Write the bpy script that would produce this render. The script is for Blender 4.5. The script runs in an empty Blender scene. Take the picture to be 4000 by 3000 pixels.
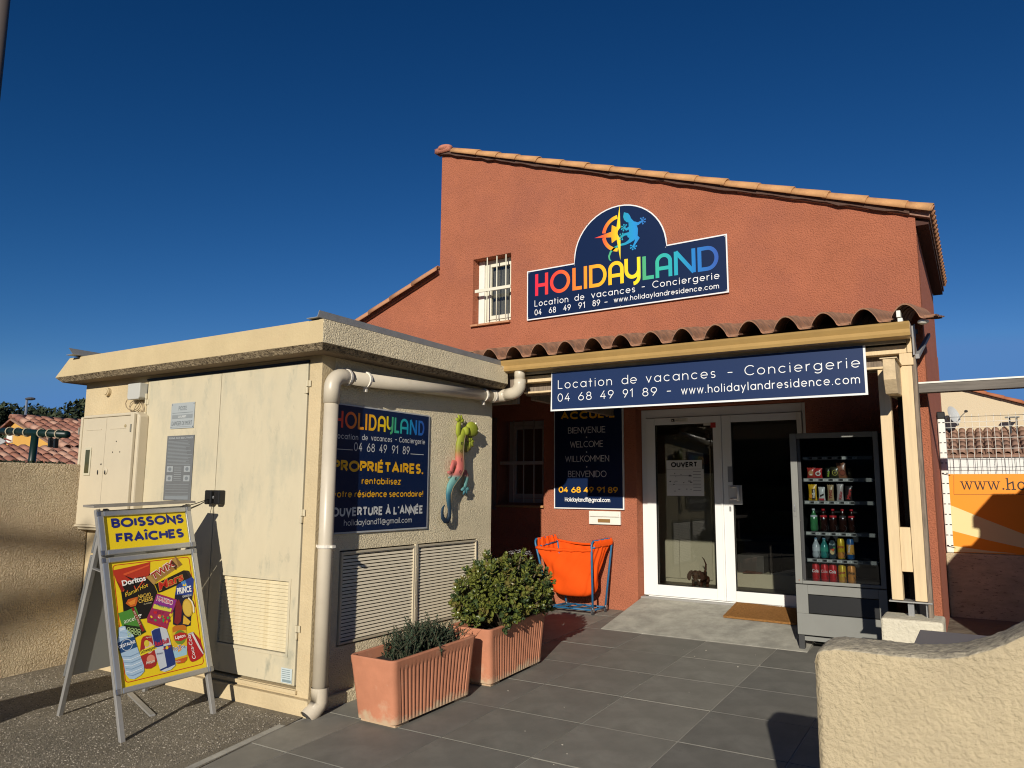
import bpy, math, random
from mathutils import Vector, Matrix
from mathutils.geometry import tessellate_polygon
random.seed(7)
C = bpy.context.scene.collection
S = bpy.context.scene
PI = math.pi
R = math.radians

# ------------------------------------------------------------------ camera
cd = bpy.data.cameras.new('camera'); cam = bpy.data.objects.new('camera', cd); C.objects.link(cam); S.camera = cam
yaw, pitch, roll = R(-31.851), R(7.951), R(.4103)
fv = Vector((math.sin(yaw)*math.cos(pitch), math.cos(yaw)*math.cos(pitch), math.sin(pitch)))
rv = Vector((math.cos(yaw), -math.sin(yaw), 0)); uv = rv.cross(fv)
rv, uv = rv*math.cos(roll)+uv*math.sin(roll), uv*math.cos(roll)-rv*math.sin(roll)
m3 = Matrix((rv, uv, -fv)).transposed()
cam.matrix_world = Matrix.Translation((0, 0, 1.546)) @ m3.to_4x4()
cd.sensor_width = 36; cd.lens = 26.402; cd.clip_start = .05; cd.clip_end = 3000

# ------------------------------------------------------------------ light
SUN = Vector((.314, -1, .38)).normalized()          # towards the sun
w = bpy.data.worlds.new('World'); S.world = w; w.use_nodes = True
nt = w.node_tree; nt.nodes.clear()
sky = nt.nodes.new('ShaderNodeTexSky'); sky.sky_type = 'NISHITA'; sky.sun_disc = False
sky.sun_elevation = math.asin(SUN.z); sky.sun_rotation = math.atan2(SUN.x, SUN.y)
sky.altitude = 1200; sky.air_density = 1.0; sky.dust_density = 0; sky.ozone_density = 3.5
# the clear winter sky of the photograph is deeper than the model's: one power curve per channel over the whole sky
sx_ = nt.nodes.new('ShaderNodeSeparateColor'); cx_ = nt.nodes.new('ShaderNodeCombineColor')
nt.links.new(sky.outputs[0], sx_.inputs[0])
for i_, (pw, mu, top) in enumerate(((2.276, 8.37, .09), (1.468, 1.963, .23), (1.338, 1.944, .52))):
    a1 = nt.nodes.new('ShaderNodeMath'); a1.operation = 'MULTIPLY'; a1.inputs[1].default_value = .05
    a2 = nt.nodes.new('ShaderNodeMath'); a2.operation = 'POWER'; a2.inputs[1].default_value = pw
    a3 = nt.nodes.new('ShaderNodeMath'); a3.operation = 'MULTIPLY'; a3.inputs[1].default_value = mu/.05
    a4 = nt.nodes.new('ShaderNodeMath'); a4.operation = 'MINIMUM'; a4.inputs[1].default_value = top/.05     # never paler than the palest sky in view
    nt.links.new(sx_.outputs[i_], a1.inputs[0]); nt.links.new(a1.outputs[0], a2.inputs[0]); nt.links.new(a2.outputs[0], a3.inputs[0]); nt.links.new(a3.outputs[0], a4.inputs[0]); nt.links.new(a4.outputs[0], cx_.inputs[i_])
bg = nt.nodes.new('ShaderNodeBackground'); bg.inputs[1].default_value = .05
wo = nt.nodes.new('ShaderNodeOutputWorld')
nt.links.new(cx_.outputs[0], bg.inputs[0]); nt.links.new(bg.outputs[0], wo.inputs[0])
sl = bpy.data.lights.new('sun', 'SUN'); sl.energy = 4.6; sl.angle = R(.53); sl.color = (1, .94, .83)
so = bpy.data.objects.new('sun', sl); C.objects.link(so)
so.rotation_euler = SUN.to_track_quat('Z', 'Y').to_euler(); so.location = (5, -15, 12)
S.cycles.diffuse_bounces = 2; S.cycles.filter_width = 1.1
S.view_settings.view_transform = 'Standard'; S.view_settings.look = 'None'
S.view_settings.exposure = 0; S.view_settings.gamma = 1; S.view_settings.use_curve_mapping = False

# ------------------------------------------------------------------ materials
def L(h):                                            # sRGB hex -> linear
    c = [int(h[i:i+2], 16)/255 for i in (0, 2, 4)]
    return tuple((x/12.92 if x < .04045 else ((x+.055)/1.055)**2.4) for x in c)+(1,)
_m = {}
def mat(name, col, rough=.6, bump=0, scale=60, dist=.003, var=0, vscale=3, metal=0, spec=.4, kind='noise', detail=6,
        stain=None, ssc=2, smin=.5, smax=.75, coat=0, stretch=None, stain2=None):
    if name in _m: return _m[name]
    m = bpy.data.materials.new(name); m.use_nodes = True; _m[name] = m
    t = m.node_tree; b = t.nodes['Principled BSDF']; N = t.nodes.new; K = t.links.new
    if isinstance(col, str): col = L(col)
    col = tuple(col)[:3]+(1,)
    b.inputs['Roughness'].default_value = rough; b.inputs['Metallic'].default_value = metal
    b.inputs['Specular IOR Level'].default_value = spec; b.inputs['Coat Weight'].default_value = coat
    b.inputs['Base Color'].default_value = col
    tc = N('ShaderNodeTexCoord'); src = tc.outputs['Object']
    if stretch:
        mp = N('ShaderNodeMapping'); mp.inputs['Scale'].default_value = stretch; K(src, mp.inputs[0]); src = mp.outputs[0]
    out = None
    if var:
        n = N('ShaderNodeTexNoise'); n.inputs['Scale'].default_value = vscale; n.inputs['Detail'].default_value = 8; n.inputs['Roughness'].default_value = .65
        K(src, n.inputs[0]); mr = N('ShaderNodeMapRange'); mr.inputs[1].default_value = .3; mr.inputs[2].default_value = .7
        mr.inputs[3].default_value = 1-var; mr.inputs[4].default_value = 1+var; K(n.outputs[0], mr.inputs[0])
        mx = N('ShaderNodeMix'); mx.data_type = 'RGBA'; mx.blend_type = 'MULTIPLY'; mx.inputs[0].default_value = 1
        mx.inputs[6].default_value = col; K(mr.outputs[0], mx.inputs[7]); out = mx.outputs[2]
    for st, sc, lo, hi in ([(stain, ssc, smin, smax)] if stain else [])+([stain2] if stain2 else []):
        n = N('ShaderNodeTexNoise'); n.inputs['Scale'].default_value = sc; n.inputs['Detail'].default_value = 7; n.inputs['Roughness'].default_value = .7
        K(src, n.inputs[0]); mr = N('ShaderNodeMapRange'); mr.inputs[1].default_value = lo; mr.inputs[2].default_value = hi; K(n.outputs[0], mr.inputs[0])
        mx = N('ShaderNodeMix'); mx.data_type = 'RGBA'; K(mr.outputs[0], mx.inputs[0])
        if out: K(out, mx.inputs[6])
        else: mx.inputs[6].default_value = col
        mx.inputs[7].default_value = L(st) if isinstance(st, str) else tuple(st)+(1,); out = mx.outputs[2]
    if out: K(out, b.inputs['Base Color'])
    if bump:
        if kind == 'voronoi':
            n = N('ShaderNodeTexVoronoi'); n.inputs['Scale'].default_value = scale; n.feature = 'SMOOTH_F1'; n.inputs['Smoothness'].default_value = .6
            dn = N('ShaderNodeTexNoise'); dn.inputs['Scale'].default_value = scale*.7; K(src, dn.inputs[0])
            ad = N('ShaderNodeMix'); ad.data_type = 'RGBA'; ad.blend_type = 'ADD'; ad.inputs[0].default_value = .03
            K(src, ad.inputs[6]); K(dn.outputs[1], ad.inputs[7]); K(ad.outputs[2], n.inputs[0])
            mm = N('ShaderNodeMath'); mm.operation = 'MULTIPLY_ADD'; mm.inputs[1].default_value = -1; mm.inputs[2].default_value = 1; K(n.outputs[0], mm.inputs[0]); h = mm.outputs[0]
        elif kind == 'wave':
            n = N('ShaderNodeTexWave'); n.inputs['Scale'].default_value = scale; n.inputs['Distortion'].default_value = 3; K(src, n.inputs[0]); h = n.outputs[1]
        else:
            n = N('ShaderNodeTexNoise'); n.inputs['Scale'].default_value = scale; n.inputs['Detail'].default_value = detail; n.inputs['Roughness'].default_value = .6
            K(src, n.inputs[0]); h = n.outputs[0]
        bp = N('ShaderNodeBump'); bp.inputs['Strength'].default_value = bump; bp.inputs['Distance'].default_value = dist
        K(h, bp.inputs['Height']); K(bp.outputs[0], b.inputs['Normal'])
    return m
def flat(h, rough=.45, spec=.4):
    return mat('print_'+h, h, rough, spec=spec)
def glass(name, tint=(.75, .8, .78), ior=1.5, rough=.0):
    if name in _m: return _m[name]
    m = bpy.data.materials.new(name); m.use_nodes = True; _m[name] = m; t = m.node_tree; t.nodes.clear(); N = t.nodes.new; K = t.links.new
    o = N('ShaderNodeOutputMaterial'); mx = N('ShaderNodeMixShader'); tr = N('ShaderNodeBsdfTransparent'); gl = N('ShaderNodeBsdfGlossy'); fr = N('ShaderNodeFresnel')
    tr.inputs[0].default_value = tint+(1,); gl.inputs['Roughness'].default_value = rough; fr.inputs[0].default_value = ior
    K(fr.outputs[0], mx.inputs[0]); K(tr.outputs[0], mx.inputs[1]); K(gl.outputs[0], mx.inputs[2]); K(mx.outputs[0], o.inputs[0])
    return m
def ramp(name, stops, axis, lo, hi, rough=.45, bump=0):     # a print or paint that changes colour along one axis of the thing
    m = bpy.data.materials.new(name); m.use_nodes = True; t = m.node_tree; b = t.nodes['Principled BSDF']; N = t.nodes.new; K = t.links.new
    tc = N('ShaderNodeTexCoord'); sp = N('ShaderNodeSeparateXYZ'); K(tc.outputs['Object'], sp.inputs[0])
    mr = N('ShaderNodeMapRange'); mr.inputs[1].default_value = lo; mr.inputs[2].default_value = hi; K(sp.outputs[axis], mr.inputs[0])
    cr = N('ShaderNodeValToRGB'); K(mr.outputs[0], cr.inputs[0]); e = cr.color_ramp.elements
    e[0].position = stops[0][0]; e[0].color = L(stops[0][1]); e[1].position = stops[-1][0]; e[1].color = L(stops[-1][1])
    for p, c in stops[1:-1]: q = e.new(p); q.color = L(c)
    K(cr.outputs[0], b.inputs['Base Color']); b.inputs['Roughness'].default_value = rough; b.inputs['Specular IOR Level'].default_value = .4
    if bump:
        n = N('ShaderNodeTexNoise'); n.inputs['Scale'].default_value = 90; bp = N('ShaderNodeBump'); bp.inputs['Strength'].default_value = bump; bp.inputs['Distance'].default_value = .002
        K(tc.outputs['Object'], n.inputs[0]); K(n.outputs[0], bp.inputs['Height']); K(bp.outputs[0], b.inputs['Normal'])
    return m

# ------------------------------------------------------------------ mesh helpers
class MB:
    def __init__(s): s.v = []; s.f = []; s.m = []
    def add(s, vs, fs, mi=0):
        o = len(s.v); s.v += [tuple(v) for v in vs]; s.f += [tuple(i+o for i in f) for f in fs]; s.m += [mi]*len(fs); return s
    def box(s, x0, x1, y0, y1, z0, z1, mi=0):
        return s.add([(x0,y0,z0),(x1,y0,z0),(x1,y1,z0),(x0,y1,z0),(x0,y0,z1),(x1,y0,z1),(x1,y1,z1),(x0,y1,z1)],
                     [(3,2,1,0),(4,5,6,7),(0,1,5,4),(1,2,6,5),(2,3,7,6),(3,0,4,7)], mi)
    def obox(s, c, sz, M=None, mi=0):
        M = M or Matrix.Identity(3); c = Vector(c); a, b, d = (x/2 for x in sz)
        P = [(-a,-b,-d),(a,-b,-d),(a,b,-d),(-a,b,-d),(-a,-b,d),(a,-b,d),(a,b,d),(-a,b,d)]
        return s.add([c+M@Vector(p) for p in P], [(3,2,1,0),(4,5,6,7),(0,1,5,4),(1,2,6,5),(2,3,7,6),(3,0,4,7)], mi)
    def bar(s, p0, p1, wx, wy, mi=0, up=(0,0,1)):
        p0 = Vector(p0); p1 = Vector(p1); d = p1-p0; z = d.normalized(); x = Vector(up).cross(z)
        if x.length < 1e-4: x = Vector((1,0,0))
        x.normalize(); y = z.cross(x); M = Matrix((x, y, z)).transposed()
        return s.obox((p0+p1)/2, (wx, wy, d.length), M, mi)
    def tube(s, pts, r, n=10, mi=0, caps=True, closed=False, sx=1, sn=None):
        pts = [Vector(p) for p in pts]; k = len(pts); rs = r if isinstance(r, (list, tuple)) else [r]*k
        vs = []; a = None
        for i, p in enumerate(pts):
            t = (pts[min(i+1, k-1)]-pts[max(i-1, 0)]) if not closed else (pts[(i+1) % k]-pts[i-1])
            t.normalize()
            if a is None:
                a = (Vector(sn) if sn else (Vector((0,0,1)) if abs(t.z) < .9 else Vector((1,0,0)))); 
            a = (a-t*a.dot(t)).normalized(); b = t.cross(a)
            for j in range(n):
                th = 2*PI*j/n; vs.append(p+(a*math.cos(th)*sx+b*math.sin(th))*rs[i])
        fs = []
        for i in range(k if closed else k-1):
            for j in range(n):
                i2 = (i+1) % k; fs.append((i*n+j, i2*n+j, i2*n+(j+1) % n, i*n+(j+1) % n))
        if caps and not closed: fs += [tuple(range(n))[::-1], tuple((k-1)*n+j for j in range(n))]
        return s.add(vs, fs, mi)
    def cyl(s, p0, p1, r0, r1=None, n=16, mi=0):
        return s.tube([p0, p1], [r0, r0 if r1 is None else r1], n, mi)
    def prism(s, poly, fn, d0, d1, mi=0, holes=(), mi1=None):   # poly in 2D, fn(u,v,d)->3D
        loops = [list(poly)]+[list(h) for h in holes]
        tr = tessellate_polygon([[Vector((p[0], p[1], 0)) for p in l] for l in loops])
        P = [p for l in loops for p in l]; n = len(P)
        vs = [fn(p[0], p[1], d0) for p in P]+[fn(p[0], p[1], d1) for p in P]
        fs = [tuple(t) for t in tr]+[tuple(i+n for i in t[::-1]) for t in tr]
        s.add(vs, fs, mi)
        o = len(s.v)-2*n; b = 0; sf = []
        for l in loops:
            k = len(l)
            for i in range(k): sf.append((o+b+i, o+b+(i+1) % k, o+n+b+(i+1) % k, o+n+b+i))
            b += k
        s.f += sf; s.m += [mi if mi1 is None else mi1]*len(sf); return s
    def grid(s, fn, nu, nv, mi=0, closeu=False):
        vs = [fn(i/nu, j/nv) for j in range(nv+1) for i in range(nu+1)]
        return s.add(vs, [(j*(nu+1)+i, j*(nu+1)+i+1, (j+1)*(nu+1)+i+1, (j+1)*(nu+1)+i) for j in range(nv) for i in range(nu)], mi)
    def ell(s, c, r, n=10, mi=0, M=None):
        c = Vector(c); M = M or Matrix.Identity(3); vs = []; m = max(4, n//2)
        for j in range(m+1):
            ph = PI*j/m
            for i in range(n):
                th = 2*PI*i/n; vs.append(c+M@Vector((r[0]*math.sin(ph)*math.cos(th), r[1]*math.sin(ph)*math.sin(th), r[2]*math.cos(ph))))
        return s.add(vs, [(j*n+i, (j+1)*n+i, (j+1)*n+(i+1) % n, j*n+(i+1) % n) for j in range(m) for i in range(n)], mi)
    def build(s, name, mats, parent=None, smooth=False, bevel=0, at=None, recalc=True):
        at = Vector(at) if at is not None else (wl(parent) if parent else Vector((0,0,0)))
        me = bpy.data.meshes.new(name); me.from_pydata([tuple(Vector(v)-at) for v in s.v], [], s.f)
        mats = mats if isinstance(mats, (list, tuple)) else [mats]
        for m in mats: me.materials.append(m)
        me.polygons.foreach_set('material_index', s.m)
        if smooth: me.polygons.foreach_set('use_smooth', [True]*len(s.f))
        me.validate(); me.update()
        if recalc:
            import bmesh
            b = bmesh.new(); b.from_mesh(me); bmesh.ops.recalc_face_normals(b, faces=b.faces); b.to_mesh(me); b.free()
        o = bpy.data.objects.new(name, me); C.objects.link(o)
        if parent: o.parent = parent; o.location = at-wl(parent)
        else: o.location = at
        if bevel:
            q = o.modifiers.new('bevel', 'BEVEL'); q.width = bevel; q.segments = 2; q.limit_method = 'ANGLE'; q.angle_limit = R(40)
        return o
def wl(o):
    v = Vector((0,0,0))
    while o: v += o.location; o = o.parent
    return v
def tag(o, label=None, cat=None, group=None, kind=None):
    if label: o['label'] = label
    if cat: o['category'] = cat
    if group: o['group'] = group
    if kind: o['kind'] = kind
    return o
def thing(name, label, cat, loc, group=None):
    o = bpy.data.objects.new(name, None); C.objects.link(o); o.location = loc; o.empty_display_size = .1
    return tag(o, label, cat, group)
def inst(o, loc, parent=None, rot=None, scale=None):     # one more object sharing mesh data; loc is in world
    c = o.copy(); C.objects.link(c); c.parent = parent
    c.location = Vector(loc)-(wl(parent) if parent else Vector((0,0,0)))
    if rot is not None: c.rotation_euler = rot
    if scale is not None: c.scale = scale
    return c
def copy_tree(o, loc):
    c = o.copy(); C.objects.link(c); c.location = loc
    for ch in list(o.children):
        d = ch.copy(); C.objects.link(d); d.parent = c
        for g in list(ch.children):
            e = g.copy(); C.objects.link(e); e.parent = d
    return c

# ------------------------------------------------------------------ lettering: a thin round stroke alphabet
def arc(cx, cy, rx, ry, a0, a1, n=None):
    n = n or max(3, int(abs(a1-a0)/18)); return [(cx+rx*math.cos(R(a0+(a1-a0)*i/n)), cy+ry*math.sin(R(a0+(a1-a0)*i/n))) for i in range(n+1)]
x_ = .66; h_ = .33
G_ = {
 'a': (.66, [arc(h_,h_,h_,h_,0,360), [(x_,x_),(x_,0)]]), 'b': (.66, [arc(h_,h_,h_,h_,0,360), [(0,1),(0,0)]]),
 'c': (.6, [arc(h_,h_,h_,h_,48,312)]), 'd': (.66, [arc(h_,h_,h_,h_,0,360), [(x_,1),(x_,0)]]),
 'e': (.66, [[(0,h_)]+[(x_,h_)]+arc(h_,h_,h_,h_,0,312)[1:]]),
 'f': (.35, [arc(.33,.8,.2,.2,80,180)+[(.13,0)], [(0,.62),(.33,.62)]]),
 'g': (.66, [arc(h_,h_,h_,h_,0,360), [(x_,x_)]+arc(h_,-.02,h_,.3,0,-140)]),
 'h': (.56, [[(0,1),(0,0)], [(0,.36)]+arc(.28,.36,.28,.3,180,0)+[(.56,0)]]), 'i': (.06, [[(.03,x_),(.03,0)], [(.03,.9),(.03,.93)]]),
 'k': (.5, [[(0,1),(0,0)], [(.45,.64),(.02,.28)], [(.16,.4),(.48,0)]]), 'l': (.06, [[(.03,1),(.03,0)]]),
 'm': (.96, [[(0,x_),(0,0)], [(0,.4)]+arc(.24,.42,.24,.24,180,0)+[(.48,0)], [(.48,.4)]+arc(.72,.42,.24,.24,180,0)+[(.96,0)]]),
 'n': (.56, [[(0,x_),(0,0)], [(0,.36)]+arc(.28,.36,.28,.3,180,0)+[(.56,0)]]), 'o': (.66, [arc(h_,h_,h_,h_,0,360)]),
 'p': (.66, [arc(h_,h_,h_,h_,0,360), [(0,x_),(0,-.3)]]), 'r': (.3, [[(0,x_),(0,0)], [(0,.36)]+arc(.28,.36,.28,.3,180,85)]),
 's': (.42, [arc(.21,.49,.19,.17,40,270,10)+arc(.21,.16,.2,.165,90,-140,10)[1:]]), 't': (.36, [[(.16,.92),(.16,0)], [(0,.62),(.36,.62)]]),
 'u': (.56, [[(0,x_)]+arc(.28,.3,.28,.3,180,360)+[(.56,x_)], [(.56,.3),(.56,0)]]), 'v': (.56, [[(0,x_),(.28,0),(.56,x_)]]),
 'w': (.84, [[(0,x_),(.21,0),(.42,x_),(.63,0),(.84,x_)]]), 'y': (.56, [[(0,x_),(.29,0)], [(.56,x_),(.14,-.32)]]), 'z': (.5, [[(0,x_),(.5,x_),(0,0),(.5,0)]]),
 'x': (.5, [[(0,x_),(.5,0)], [(.5,x_),(0,0)]]),
 'A': (.8, [[(0,0),(.4,1),(.8,0)], [(.15,.33),(.65,.33)]]), 'B': (.58, [[(0,0),(0,1)]+arc(.3,.76,.24,.24,90,-90)+[(0,.52)], [(.3,.52)]+arc(.32,.26,.26,.26,90,-90)+[(0,0)]]),
 'C': (.82, [arc(.5,.5,.5,.5,50,310)]), 'D': (.76, [[(0,0),(0,1)]+arc(.26,.5,.5,.5,90,-90)+[(0,0)]]), 'E': (.55, [[(.55,1),(0,1),(0,0),(.55,0)], [(0,.52),(.48,.52)]]),
 'F': (.52, [[(.52,1),(0,1),(0,0)], [(0,.5),(.46,.5)]]), 'H': (.68, [[(0,0),(0,1)], [(.68,0),(.68,1)], [(0,.52),(.68,.52)]]), 'I': (.06, [[(.03,0),(.03,1)]]),
 'K': (.6, [[(0,0),(0,1)], [(.58,1),(.02,.42)], [(.2,.6),(.62,0)]]), 'L': (.5, [[(0,1),(0,0),(.5,0)]]), 'M': (.84, [[(0,0),(0,1),(.42,.35),(.84,1),(.84,0)]]),
 'N': (.7, [[(0,0),(0,1),(.7,0),(.7,1)]]), 'O': (.98, [arc(.49,.5,.49,.5,0,360)]), 'P': (.56, [[(0,0),(0,1)]+arc(.3,.74,.26,.26,90,-90)+[(0,.48)]]),
 'R': (.6, [[(0,0),(0,1)]+arc(.3,.74,.26,.26,90,-90)+[(0,.48)], [(.3,.48),(.6,0)]]), 'S': (.56, [arc(.28,.75,.25,.25,35,270,10)+arc(.28,.25,.27,.25,90,-145,10)[1:]]),
 'T': (.64, [[(0,1),(.64,1)], [(.32,1),(.32,0)]]), 'U': (.68, [[(0,1)]+arc(.34,.34,.34,.34,180,360)+[(.68,1)]]), 'V': (.76, [[(0,1),(.38,0),(.76,1)]]),
 'W': (1.1, [[(0,1),(.28,0),(.55,.9),(.82,0),(1.1,1)]]), 'X': (.64, [[(0,1),(.64,0)], [(.64,1),(0,0)]]),
 '0': (.6, [arc(.3,.5,.3,.5,0,360)]), '1': (.24, [[(0,.8),(.24,1),(.24,0)]]), '4': (.58, [[(.42,1),(0,.28),(.58,.28)], [(.42,.62),(.42,0)]]),
 '6': (.58, [arc(.29,.3,.29,.3,0,360), [(.04,.44),(.4,1)]]), '8': (.56, [arc(.28,.27,.28,.27,0,360), arc(.28,.76,.23,.23,0,360)]),
 '9': (.58, [arc(.29,.7,.29,.3,0,360), [(.54,.56),(.18,0)]]), '-': (.3, [[(0,.42),(.3,.42)]]), '.': (.06, [[(.03,0),(.03,.03)]]), ',': (.08, [[(.06,.05),(0,-.14)]]),
 '@': (1.0, [arc(.5,.32,.19,.19,0,360), [(.69,.52),(.69,.25)]+arc(.82,.25,.13,.13,180,360)+arc(.5,.3,.46,.5,20,300)]),
 '!': (.06, [[(.03,1),(.03,.32)], [(.03,.06),(.03,0)]]), '’': (.06, [[(.05,1.05),(.02,.8)]]),
 '2': (.56, [arc(.28,.72,.27,.27,160,-30)+[(0,0),(.56,0)]]), '3': (.54, [arc(.26,.75,.24,.24,140,-90)+arc(.26,.26,.28,.26,90,-140)[1:]]), '5': (.54, [[(.5,1),(.08,1),(.04,.56)]+arc(.25,.32,.28,.31,120,-140)]), '7': (.5, [[(0,1),(.5,1),(.15,0)]]),
}
def ribbon(pts, wd, cap=True):
    # outline of a thick polyline; wd is a width or one per point
    P = [Vector((p[0], p[1])) for p in pts]; q = [P[0]]
    ws = list(wd) if isinstance(wd, (list, tuple)) else [wd]*len(P); qw = [ws[0]]
    for p, ww in zip(P[1:], ws[1:]):
        if (p-q[-1]).length > 1e-6: q.append(p); qw.append(ww)
    P = q; n = len(P); closed = (P[0]-P[-1]).length < 1e-6 and n > 3
    if closed: P = P[:-1]; n -= 1
    Lf = []; Rt = []
    for i in range(n):
        if closed: a = (P[i]-P[i-1]).normalized(); b = (P[(i+1) % n]-P[i]).normalized()
        else:
            a = (P[i]-P[i-1]).normalized() if i else (P[1]-P[0]).normalized(); b = (P[i+1]-P[i]).normalized() if i < n-1 else a
        t = a+b; t = t.normalized() if t.length > 1e-4 else a
        nn = Vector((-t.y, t.x)); c = max(.35, nn.dot(Vector((-a.y, a.x)))); k = qw[i]/2/c
        Lf.append(P[i]+nn*k); Rt.append(P[i]-nn*k)
    vs = Lf+Rt; fs = [(i, i+1, n+i+1, n+i) for i in range(n-1)]
    if closed: fs.append((n-1, 0, n, 2*n-1))
    elif cap:
        for e, s in ((0, -1), (n-1, 1)):
            d = (P[1]-P[0]).normalized() if e == 0 else (P[-1]-P[-2]).normalized(); d *= s; o = Lf[e] if s > 0 else Rt[e]
            c0 = P[e]; r = (o-c0); ids = [len(vs)+i for i in range(3)]
            for k in (45, 90, 135):
                vs.append(c0+Matrix.Rotation(-R(k), 2)@r)
            a_, b_ = (e, n+e) if s > 0 else (n+e, e)
            fs.append((a_, *ids, b_))
    return vs, fs
class Print:
    """flat artwork in the plane of a sign: every colour its own sheet, sheets a fraction of a millimetre apart"""
    def __init__(s, o, U, V, N): s.o = Vector(o); s.U = Vector(U); s.V = Vector(V); s.N = Vector(N); s.mb = MB(); s.ms = []; s.k = 0; s.marks = []
    def P(s, x, y, l): return s.o+s.U*x+s.V*y+s.N*(l*.0005+(s.k % 8)*.00005)
    def mi(s, m):
        m = flat(m) if isinstance(m, str) else m
        if m not in s.ms: s.ms.append(m)
        return s.ms.index(m)
    def poly(s, pts, m, l=1):
        s.k += 1; t = tessellate_polygon([[Vector((p[0], p[1], 0)) for p in pts]])
        s.mb.add([s.P(p[0], p[1], l) for p in pts], [tuple(x) for x in t], s.mi(m))
    def rect(s, x0, y0, x1, y1, m, l=1): s.poly([(x0,y0),(x1,y0),(x1,y1),(x0,y1)], m, l)
    def ell(s, cx, cy, rx, ry, m, l=1, n=20, rot=0):
        c, q = math.cos(rot), math.sin(rot)
        s.poly([(cx+rx*math.cos(2*PI*i/n)*c-ry*math.sin(2*PI*i/n)*q, cy+rx*math.cos(2*PI*i/n)*q+ry*math.sin(2*PI*i/n)*c) for i in range(n)], m, l)
    def stroke(s, pts, wd, m, l=1, cap=True):
        s.k += 1; vs, fs = ribbon(pts, wd, cap); s.mb.add([s.P(v[0], v[1], l) for v in vs], fs, s.mi(m))
    def text(s, t, x, y, h, wt, m, l=1, width=None, track=.26, space=.5, rot=0, cap=True, slant=0, center=False):
        f0 = len(s.mb.f); adv = 0; L_ = []
        for ch in t:
            if ch == ' ': adv += space; continue
            g = G_.get(ch) or G_['-']; L_.append((adv, g)); adv += g[0]+track
        adv -= track; sx = (width/adv if width else h); c, q = math.cos(rot), math.sin(rot)
        if center: x -= adv*sx/2
        for a, g in L_:
            for st in g[1]:
                pts = [((a+p[0]+slant*p[1])*sx, p[1]*h) for p in st]
                s.stroke([(x+p[0]*c-p[1]*q, y+p[0]*q+p[1]*c) for p in pts], wt, m, l, cap)
        s.marks.append((f0, len(s.mb.f)))
    def bold(s, t, x, y, h, width, m, l=1, off=.03, rot=0, shear=0):     # heavy lettering from the built-in font
        cu = bpy.data.curves.new('t', 'FONT'); cu.body = t; cu.size = 1; cu.offset = off; cu.resolution_u = 3
        ob = bpy.data.objects.new('t', cu); C.objects.link(ob)
        dg = bpy.context.evaluated_depsgraph_get(); me = bpy.data.meshes.new_from_object(ob.evaluated_get(dg))
        vs = [v.co.copy() for v in me.vertices]; fs = [tuple(p.vertices) for p in me.polygons]
        bpy.data.objects.remove(ob); bpy.data.curves.remove(cu); bpy.data.meshes.remove(me)
        x0 = min(v.x for v in vs); x1 = max(v.x for v in vs); sx = width/(x1-x0); sy = h/.73; c, q = math.cos(rot), math.sin(rot); s.k += 1
        o = []
        for v in vs:
            a = (v.x-x0)*sx+shear*v.y*sy; b = v.y*sy; o.append(s.P(x+a*c-b*q, y+a*q+b*c, l))
        f0 = len(s.mb.f); s.mb.add(o, fs, s.mi(m)); s.marks.append((f0, len(s.mb.f)))
    def heavy(s, t, x, y, h, width, m, l=1, wt=.2, track=.34, space=.42, rot=0):
        # thick geometric lettering drawn with broad strokes; wt is the stroke as a share of the height
        acc = {'É': ('E', 1), 'À': ('A', -1), 'Î': ('I', 0), 'é': ('e', 1)}; f0 = len(s.mb.f); adv = 0; L_ = []
        for ch in t:
            if ch == ' ': adv += space; continue
            base, ac = acc.get(ch, (ch, None)); g = G_.get(base) or G_['-']; L_.append((adv, g, ac, base)); adv += g[0]+track
        adv -= track; W = wt*h; k = (width-W)/adv; hh = h-W; c, q = math.cos(rot), math.sin(rot)
        P = lambda a, b_: (x+(W/2+a*k)*c-(W/2+b_*hh)*q, y+(W/2+a*k)*q+(W/2+b_*hh)*c)
        for a, g, ac, base in L_:
            for st in g[1]: s.stroke([P(a+p[0], p[1]) for p in st], W*(.92 if base.islower() else 1), m, l, False)
            if ac is not None:
                mx = g[0]/2; z0 = 1.20 if base.isupper() else .86
                if ac == 0: s.stroke([P(a+mx-.16, z0), P(a+mx, z0+.17), P(a+mx+.16, z0)], W*.7, m, l, False)
                else: s.stroke([P(a+mx-.09*ac, z0), P(a+mx+.12*ac, z0+.2)], W*.75, m, l, False)
        s.marks.append((f0, len(s.mb.f)))
    def build(s, name, parent, at=None):
        if name != 'printed_text': return s.mb.build(name, s.ms, parent, recalc=False, at=at)
        used = set(); out = None
        rg = [range(a, b_) for a, b_ in s.marks]
        for r in rg: used.update(r)
        rest = [i for i in range(len(s.mb.f)) if i not in used]
        for ids in rg+([rest] if rest else []):
            b = MB(); mp = {}
            for i in ids:
                f = []
                for v in s.mb.f[i]:
                    if v not in mp: mp[v] = len(b.v); b.v.append(s.mb.v[v])
                    f.append(mp[v])
                b.f.append(tuple(f)); b.m.append(s.mb.m[i])
            if b.f: b.build('print' if ids is rest else 'printed_text', s.ms, parent, recalc=False, at=at)

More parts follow.
